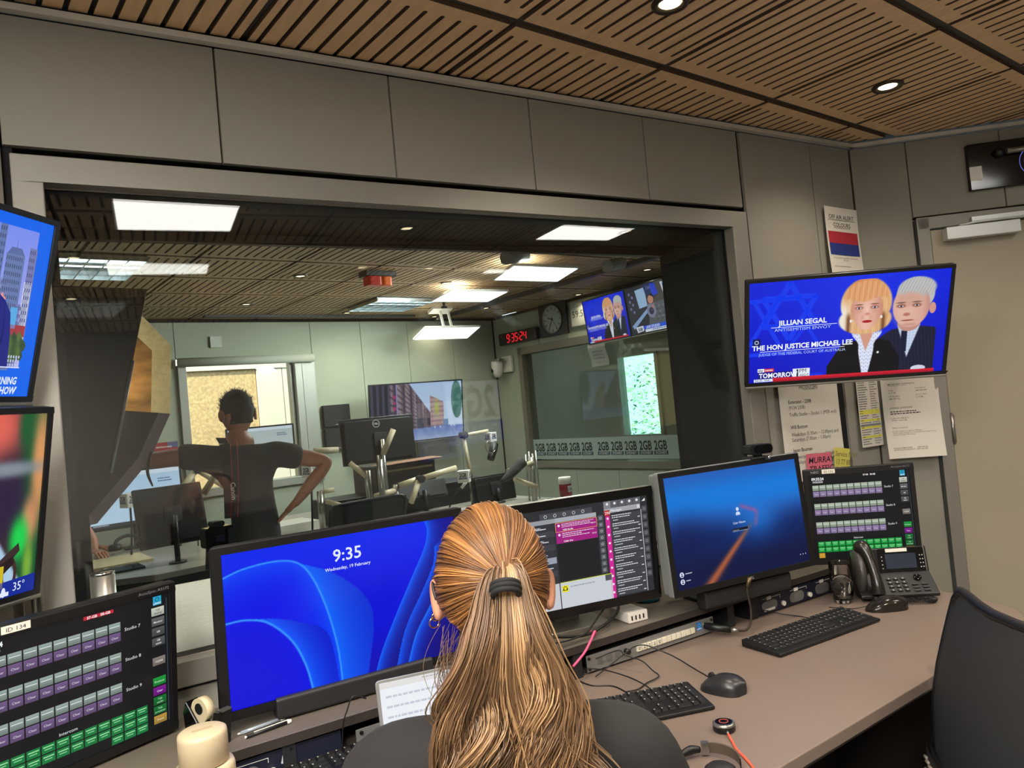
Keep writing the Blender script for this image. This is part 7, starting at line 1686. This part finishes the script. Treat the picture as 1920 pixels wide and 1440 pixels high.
# black top: torso and sleeves, stops at the neck and wrists
cj = [0, 1, 2, 3, 7, 8, 9, 10, 12, 13, 14, 15]; mp = {k: i for i, k in enumerate(cj)}
JC = [(J[k][0], tuple(q + .012 for q in (J[k][1] if isinstance(J[k][1], tuple) else (J[k][1], J[k][1])))) for k in cj]
JC.append((B3(.0, -.025, 1.068), (.092, .080)))
EC = [(mp[a], mp[b]) for a, b in EE if a in mp and b in mp] + [(mp[3], len(JC) - 1)]
figure('black_top', JC, EC, mat('black jersey', (27, 25, 24), .9, bump=(500, .25)), wt)
tj = [0, 17, 18, 19, 20, 22, 23, 24, 25]; mp = {k: i for i, k in enumerate(tj)}
figure('trousers', [(J[k][0], tuple(q + .01 for q in (J[k][1] if isinstance(J[k][1], tuple) else (J[k][1], J[k][1])))) for k in tj], [(mp[a], mp[b]) for a, b in EE if a in mp and b in mp], mat('dark trousers', (24, 25, 30), .9), wt)
HM = Matrix.Translation(wl_(H0)) @ Matrix(((RT.x, FW.x, 0, 0), (RT.y, FW.y, 0, 0), (0, 0, 1, 0), (0, 0, 0, 1)))
head_mesh('head', M_SKIN, wt, HM, .071, .091, .106)
for k, rr in ((0, .0075), (1, .0055)):
    q = MB(HM @ Matrix.Translation((-.088 + .002 * k, -.014 + .004 * k, -.046 + .007 * k)) @ Matrix.Rotation(.5, 4, 'Z')); q.tube([(rr * math.cos(a), 0, rr * math.sin(a)) for a in np.linspace(0, 2 * PI, 17)], .0011, 6, 0, False); q.build('hoop_earring', mat('gold', (220, 170, 90), .2, metal=1.0), wt)
q = MB(HM); q.tube([(-.070, .02, .012), (-.083, -.005, .018), (-.084, -.022, .006), (-.080, -.030, -.010)], .0022, 8, 4); q.build('glasses_arm', M_BLACK, wt)
# hair cap swept to the tie
TD = Vector((.24, -1.0, .25)).normalized(); rs = np.random.RandomState(5)
AX = np.array((.0805, .100, .1140))
def slerp(a, b, t):
    w_ = math.acos(max(-1, min(1, float(np.dot(a, b))))); s = math.sin(w_); return (np.sin((1 - t) * w_)[:, None] * a + np.sin(t * w_)[:, None] * b) / s
td = np.array(TD); e1 = np.cross(td, (0, 0, 1.)); e1 /= np.linalg.norm(e1); e2 = np.cross(e1, td)     # e2 about up
capm = hair_mat('brown hair', (70, 44, 24), (128, 84, 42), (204, 142, 78))
def to_world(P):
    return np.array([list(HM @ Vector(p)) for p in P])
Hn = np.array(HM)[:3, :3]; Ht = np.array(HM)[:3, 3]
def hreach(u): return float(np.interp(u, (-1, -.7, -.42, -.22, .1, 1), (.88, 1.0, 1.22, 1.50, 1.85, 1.80)))
paths = []
for k in range(2600):
    ph = rs.uniform(0, 2 * PI); up_ = math.sin(ph)
    reach = hreach(up_)
    reach *= rs.uniform(.55, 1.0) if rs.rand() < .45 else rs.uniform(.94, 1.0)
    s_ = td * math.cos(reach) + (e1 * math.cos(ph) + e2 * math.sin(ph)) * math.sin(reach)
    t = np.linspace(0, .985, 22); D = slerp(s_, td, t); off = rs.uniform(-.0012, .0028) + .006 * np.exp(-((1 - t) / .12) ** 2)
    R_ = 1 / np.sqrt(((D / AX) ** 2).sum(1)); wob = e1 * (rs.uniform(-.003, .003)) + e2 * rs.uniform(-.003, .003)
    P = D * (R_ + off)[:, None] + np.outer(np.sin(t * PI), wob) * 1.4
    paths.append((P @ Hn.T + Ht, np.clip(.42 + .16 * rs.randn() + .12 * math.sin(ph * 9) + .1 * math.sin(ph * 23 + 1), 0, 1)))
q = MB(HM); nu, nv = 40, 24; vs = []; fs = []
for j in range(nv + 1):
    for i in range(nu):
        ph = 2 * PI * i / nu; up_ = math.sin(ph); reach = hreach(up_) - .02
        a = reach * j / nv; D = td * math.cos(a) + (e1 * math.cos(ph) + e2 * math.sin(ph)) * math.sin(a); R_ = 1 / math.sqrt(((D / (AX - .0015)) ** 2).sum()); vs.append(tuple(D * R_))
q.sm = True; q.add(vs, [(j * nu + i, j * nu + (i + 1) % nu, (j + 1) * nu + (i + 1) % nu, (j + 1) * nu + i) for j in range(nv) for i in range(nu)])
hair0 = q.build('hair', mat('hair underlayer', (80, 54, 30), .7), wt)
o = strands('hair_strands', paths, capm, hair0, .0011); o['kind'] = 'stuff'
TP = td / np.sqrt(((td / AX) ** 2).sum()); 
q = MB(HM @ Matrix.Translation(Vector(TP) + Vector((0, -.018, -.006))) @ Vector((0, -.60, -.80)).to_track_quat('Z', 'Y').to_matrix().to_4x4())
for rr, zz in ((.0175, -.003), (.0185, .003), (.0175, .009)): q.tube([(rr * math.cos(a), rr * math.sin(a), zz) for a in np.linspace(0, 2 * PI, 25)], .0038, 8, 0, False)
q.build('hair_tie', mat('black elastic', (14, 14, 15), .8), wt)
paths = []; T0 = TP * 1.03; NC = 70; cl = []
for c_i in range(NC):
    u = rs.uniform(-1, 1); cl.append((u, rs.uniform(-1, 1), rs.uniform(.26, .42) if rs.rand() < .8 else rs.uniform(.17, .26), rs.uniform(.006, .023), rs.uniform(1.1, 2.4), u * 2.5 + rs.uniform(-1.5, 1.5), rs.rand(), rs.uniform(-.02, .02)))
for k in range(4200):
    (u, dep, L, wv, fr_, phs, shc, dx) = cl[rs.randint(NC)]; u = u + rs.randn() * .10; dep = dep + rs.randn() * .25; L = L * rs.uniform(.86, 1.04); wv = wv * rs.uniform(.8, 1.2); phs += rs.uniform(-.25, .25)
    p0 = T0 + e1 * (-.014 * u) * 1.0 + e2 * (.013 * dep); p0 = np.array(p0)
    n = 34; t = np.linspace(0, 1, n); s_ = t * L
    w_ = .072 * np.clip(s_ / .17, 0, 1) ** .8 + .022 * sm(.16, .34, s_); x = p0[0] * (1 - .55 * sm(0, .2, s_)) + u * w_ * 1.05 + dx * sm(.05, .3, s_)
    x = x + wv * np.sin(s_ / .30 * fr_ * 2 * PI + phs) * sm(.04, .22, s_) + rs.uniform(-.004, .004) * t
    out = .026 * np.sin(np.clip(s_ / .10, 0, 1) * PI * .5) ; y = p0[1] - out - .016 * dep * sm(0, .12, s_) + .012 * abs(u) * sm(.1, .25, s_) - .012 * sm(.1, .3, s_) + wv * .8 * np.cos(s_ / .30 * fr_ * 2 * PI + phs) * sm(.06, .22, s_)
    z = p0[2] + .010 * np.sin(np.clip(s_ / .05, 0, 1) * PI) * max(0, dep) - s_
    if u > .7: x = x + .03 * sm(.20, .34, s_); z = z + .035 * sm(.24, .36, s_)
    sh = np.clip(.25 + .5 * shc + .10 * rs.randn() + .10 * (u > .3) - .1 * (u < -.5), 0, 1); P = np.stack([x, y, z], 1); paths.append((P @ Hn.T + Ht, sh))
o = strands('ponytail', paths, hair_mat('ponytail hair', (56, 40, 27), (108, 80, 54), (190, 150, 106)), wt, .0012)
# loose hairs
paths = []
for k in range(90):
    s = -1 if rs.rand() < .6 else 1; p0 = np.array((s * rs.uniform(.04, .075), -.05, rs.uniform(-.10, -.03))); t = np.linspace(0, 1, 14); L = rs.uniform(.05, .14)
    P = np.stack([p0[0] + s * rs.uniform(.0, .03) * np.sin(t * 3), p0[1] - rs.uniform(.01, .05) * t, p0[2] - L * t], 1); paths.append((P @ Hn.T + Ht, rs.rand() * .7))
o = strands('loose_hair', paths, MATS['ponytail hair'], wt, .0004); o['kind'] = 'stuff'
# her chair
t = thing('task_chair', 'black office chair under the seated woman', 'chair', (.55, .90, 0), (0, 0, math.radians(-32)))
mb = MB(); mb.rbox(-.24, .24, -.20, .24, .36, .43, .06, 'z'); mb.build('seat', MATS['black chair fabric'], t, bevel=.015)
mb = MB(); mb.cyl((0, 0, .08), .028, .28); mb.build('gas_column', M_BLACK, t)
for k in range(5):
    a = 2 * PI * k / 5; mb = MB(); mb.tube([(0, 0, .10), (.27 * math.cos(a), .27 * math.sin(a), .03)], [.03, .018], 8); mb.build('leg', M_BLACK, t)

# ---- the standing man behind the glass
K = 1.056
mt = thing('person', 'standing man in a dark T-shirt reaching left, camera strap over his shoulder', 'person', (.80, 3.78, 0))
def Q(x, y, z): return Vector((x * K - .80, y * K - 3.78, 1.5 + (z - 1.5) * K))
J = [(Q(.79, 3.56, .98), (.15, .11)), (Q(.785, 3.56, 1.10), (.145, .10)), (Q(.78, 3.57, 1.22), (.155, .105)), (Q(.765, 3.59, 1.34), (.165, .10)), (Q(.755, 3.61, 1.425), (.058, .055)), (Q(.752, 3.625, 1.475), .054), (Q(.757, 3.63, 1.515), .050),
     (Q(.62, 3.59, 1.40), .068), (Q(.53, 3.60, 1.41), .054), (Q(.36, 3.62, 1.41), .040), (Q(.31, 3.50, 1.46), .033), (Q(.30, 3.42, 1.50), .027),
     (Q(.90, 3.58, 1.385), .068), (Q(.975, 3.56, 1.36), .054), (Q(1.145, 3.55, 1.315), .040), (Q(1.05, 3.53, 1.235), .034), (Q(.975, 3.51, 1.165), .028),
     (Q(.70, 3.57, .88), .09), (Q(.68, 3.60, .50), .062), (Q(.68, 3.57, .28), .052), (Q(.68, 3.56, .15), .04), (Q(.66, 3.68, .115), .036),
     (Q(.88, 3.57, .88), .09), (Q(.90, 3.60, .50), .062), (Q(.90, 3.57, .28), .052), (Q(.90, 3.56, .15), .04), (Q(.92, 3.68, .115), .036)]
JB, EB = list(J), list(EE)
shrink(JB)
hand_joints(JB, EB, 11, J[11][0], (-.1, -.6, .8), (.5, 0, .3), (.9, .1, .1), 1.0, .7); hand_joints(JB, EB, 16, J[16][0], (-.7, -.1, -.55), (0, .8, -.2), (.5, -.2, .6), 1.0, .7)
figure('body', JB, EB, M_SKIN2, mt)
M_TEE = mat('dark tee shirt', (58, 54, 52), .9, bump=(14, .6, (1, 1, 2)), noise=(5, .12))
cj = [0, 1, 2, 3, 7, 8, 12, 13]; mp = {k: i for i, k in enumerate(cj)}
JC = [(J[k][0], tuple(q + .014 for q in (J[k][1] if isinstance(J[k][1], tuple) else (J[k][1], J[k][1])))) for k in cj]
JC[0] = (J[0][0] - Vector((0, 0, .09)), (.168, .128))
JC += [(J[4][0] - Vector((0, 0, .062)), (.088, .076)), (J[8][0] * .72 + J[9][0] * .28, (.064, .064)), (J[13][0] * .72 + J[14][0] * .28, (.064, .064))]
figure('tee_shirt', JC, [(mp[a], mp[b]) for a, b in EE if a in mp and b in mp] + [(mp[3], 8), (mp[8], 9), (mp[13], 10)], M_TEE, mt)
tj = [0, 17, 18, 19, 20, 22, 23, 24, 25]; mp = {k: i for i, k in enumerate(tj)}
figure('jeans', [(J[k][0] + Vector((0, 0, -.10 if k == 0 else 0)), tuple(q + .012 for q in (J[k][1] if isinstance(J[k][1], tuple) else (J[k][1], J[k][1])))) for k in tj], [(mp[a], mp[b]) for a, b in EE if a in mp and b in mp], mat('dark jeans', (30, 34, 50), .9), mt)
MH = Matrix.Translation(Q(.760, 3.635, 1.583)) @ Matrix.Rotation(math.radians(8), 4, 'Z') @ Matrix.Rotation(math.radians(-6), 4, 'X')
head_mesh('head', M_SKIN2, mt, MH, .073, .093, .106)
q = MB(MH); q.sm = True; nu, nv = 30, 18; vs = []; rr_ = random.Random(8)
for j in range(nv + 1):
    t_ = PI * j / nv
    for i in range(nu):
        f_ = 2 * PI * i / nu; x, y, z = math.sin(t_) * math.cos(f_), math.sin(t_) * math.sin(f_), -math.cos(t_)
        k = 1.03 + .03 * rr_.random() if (z > -.32 - .25 * (y < -.3) and (z > .45 or y < .35) and not (abs(x) > .75 and z < -.1)) else .90
        vs.append((x * .076 * k, y * .096 * k, z * .108 * k + .003))
q.add(vs, [(j * nu + i, j * nu + (i + 1) % nu, (j + 1) * nu + (i + 1) % nu, (j + 1) * nu + i) for j in range(nv) for i in range(nu)]); q.build('hair', mat('short dark hair', (30, 26, 24), .8, bump=(120, 1.0)), mt)
# tufts standing up on the crown
paths = []; rs = np.random.RandomState(3); MHn, MHt = np.array(MH)[:3, :3], np.array(MH)[:3, 3]
for k in range(900):
    f_, z_ = rs.uniform(0, 2 * PI), rs.uniform(-.25, 1); s_ = math.sqrt(1 - z_ * z_); D = np.array((s_ * math.cos(f_), s_ * math.sin(f_), z_))
    if D[1] > .5 and z_ < .45: continue
    p0 = D * np.array((.077, .097, .110)); L = rs.uniform(.008, .022) * (1 if z_ > .3 else .5); t_ = np.linspace(0, 1, 5); dr = D * .7 + np.array((rs.uniform(-.4, .4), rs.uniform(-.3, .5), .5))
    paths.append(((p0 + np.outer(t_, dr) * L) @ MHn.T + MHt, rs.rand() * .5))
o = strands('hair_tufts', paths, hair_mat('dark tufts', (16, 14, 13), (34, 30, 27), (70, 62, 54)), mt, .0009); o['kind'] = 'stuff'
# strap and camera
def ribbon(mb, pts, wd, nrm, th=.003):
    P = [Vector(p) for p in pts]; n = Vector(nrm)
    for a, b in zip(P, P[1:]):
        d = (b - a).normalized(); s = d.cross(n).normalized() * wd / 2; k = n * th
        mb.add([a - s, a + s, b + s, b - s, a - s + k, a + s + k, b + s + k, b - s + k], [(0, 3, 2, 1), (4, 5, 6, 7), (0, 1, 5, 4), (1, 2, 6, 5), (2, 3, 7, 6), (3, 0, 4, 7)])
ct = thing('camera', 'black camera hanging at the left hip of the standing man', 'camera', Vector((.80, 3.78, 0)) + Q(.60, 3.46, 1.06), (0, 0, .2))
mb = MB(); mb.rbox(-.065, .065, -.035, .035, -.045, .045, .012); mb.build('camera_body', M_BLACKG, ct, bevel=.004); mb = MB(); mb.rbox(-.028, .028, -.03, .03, .045, .07, .01); mb.build('viewfinder_hump', M_BLACK, ct, bevel=.003)
mb = MB(); mb.tube([(-.01, 0, -.04), (-.02, -.01, -.14)], [.042, .046], 20); mb.build('lens', M_BLACK, ct); mb = MB(); mb.rbox(.03, .065, -.05, -.035, -.045, .03, .005); mb.build('grip', M_BLACK, ct); 
mb = MB(); mb.box(-.02, .02, -.0365, -.035, -.02, .01); mb.build('rear_screen', mat('camera lcd', (30, 34, 50), .1), ct)
st = thing('camera_strap', 'black camera strap with red edges and Canon lettering down the back of the man', 'strap', Vector((.80, 3.78, 0)) + Q(.665, 3.43, 1.30))
c_ = Q(.665, 3.43, 1.30)
sp = [Q(.672, 3.60, 1.478) - c_, Q(.668, 3.505, 1.45) - c_, Q(.665, 3.468, 1.36) - c_, Q(.66, 3.455, 1.22) - c_, Q(.655, 3.45, 1.13) - c_]
mb = MB(); ribbon(mb, sp, .045, (0, -1, .05)); mb.build('band', M_BLACK, st)
sp2 = [Q(.705, 3.60, 1.478) - c_, Q(.702, 3.50, 1.45) - c_, Q(.693, 3.462, 1.38) - c_, Q(.684, 3.449, 1.26) - c_, Q(.668, 3.443, 1.13) - c_]
for dx in (.0, .03):
    mb = MB(); mb.tube([p + Vector((dx - .012, -.006, 0)) for p in sp2], .0022, 6); mb.build('red_edge', mat('red piping', (170, 40, 44), .6), st)
cv = Canvas(.16, .04, 160, 40, .0005); cv.text('Canon', 80, 28, 30, (214, 206, 190), 0, 'CENTER', .02); o = cv.build('lettering', M_PAPERC, st); o.location = Q(.675, 3.436, 1.245) - c_; o.rotation_euler = (0, PI / 2, 0)

# ---- third person, mostly hidden behind the softbox: forearm and hand on the desk
pt = thing('person', 'seated person in black hidden by the softbox, only forearm and hand showing', 'person', (-.05, 6.15, 0))
def W_(x, y, z): return Vector((x + .05, y - 6.15, z))
J = [(W_(-.22, 6.2, .52), (.15, .12)), (W_(-.22, 6.2, .74), (.14, .10)), (W_(-.20, 6.19, .92), (.15, .10)), (W_(-.17, 6.17, 1.10), (.15, .09)), (W_(-.15, 6.15, 1.19), .06), (W_(-.14, 6.14, 1.25), .052), (W_(-.13, 6.13, 1.29), .05),
     (W_(-.13, 6.30, 1.10), .066), (W_(-.08, 6.36, 1.05), .056), (W_(.02, 6.38, .87), .042), (W_(.18, 6.2, .81), .034), (W_(.24, 6.12, .79), .027),
     (W_(-.10, 6.02, 1.11), .066), (W_(-.02, 5.95, 1.06), .056), (W_(.17, 5.93, .98), .043), (W_(.235, 5.90, .86), .035), (W_(.235, 5.84, .795), .028),
     (W_(-.02, 6.25, .53), .08), (W_(.2, 6.3, .54), .06), (W_(.2, 6.3, .3), .05), (W_(.2, 6.3, .08), .036), (W_(.3, 6.3, .04), .034), (W_(-.02, 6.05, .53), .08), (W_(.2, 6.0, .54), .06), (W_(.2, 6.0, .3), .05), (W_(.2, 6.0, .08), .036), (W_(.3, 6.0, .04), .034)]
JB, EB = list(J), list(EE)
hand_joints(JB, EB, 16, J[16][0], (.3, -.9, -.1), (-.9, -.3, 0), (0, 0, 1), 1.05, .45); hand_joints(JB, EB, 11, J[11][0], (.7, -.5, -.1), (-.5, -.7, 0), (0, 0, 1), 1.0, .45)
figure('body', JB, EB, M_SKIN2, pt)
cj = [0, 1, 2, 3, 7, 8, 12, 13]; mp = {k: i for i, k in enumerate(cj)}
JC = [(J[k][0], tuple(q + .012 for q in (J[k][1] if isinstance(J[k][1], tuple) else (J[k][1], J[k][1])))) for k in cj] + [(J[13][0] * .6 + J[14][0] * .4, .058), (J[8][0] * .5 + J[9][0] * .5, .056)]
figure('black_shirt', JC, [(mp[a], mp[b]) for a, b in EE if a in mp and b in mp] + [(mp[13], 8), (mp[8], 9)], mat('black jersey', (27, 25, 24), .9), pt)
head_mesh('head', M_SKIN2, pt, Matrix.Translation(W_(-.12, 6.13, 1.37)) @ Matrix.Rotation(-PI / 2, 4, 'Z'))
q = MB(Matrix.Translation(W_(-.13, 6.13, 1.39))); q.sphere((0, 0, 0), .1, 20, 14, (1, .86, 1.0)); q.build('hair', MATS['short dark hair'], pt)
t = gthing('office_chair', 'chair of the hidden person at the far left of the studio desk', 'chair', .42, 6.15, 0, 90)
mb = MB(); mb.rbox(-.22, .22, -.22, .22, .36, .42, .05, 'z'); mb.build('seat', M_BLACK, t, bevel=.01); mb = MB(); mb.cyl((0, 0, .02), .03, .34); mb.cyl((0, 0, 0), .22, .03); mb.build('column', M_BLACK, t)
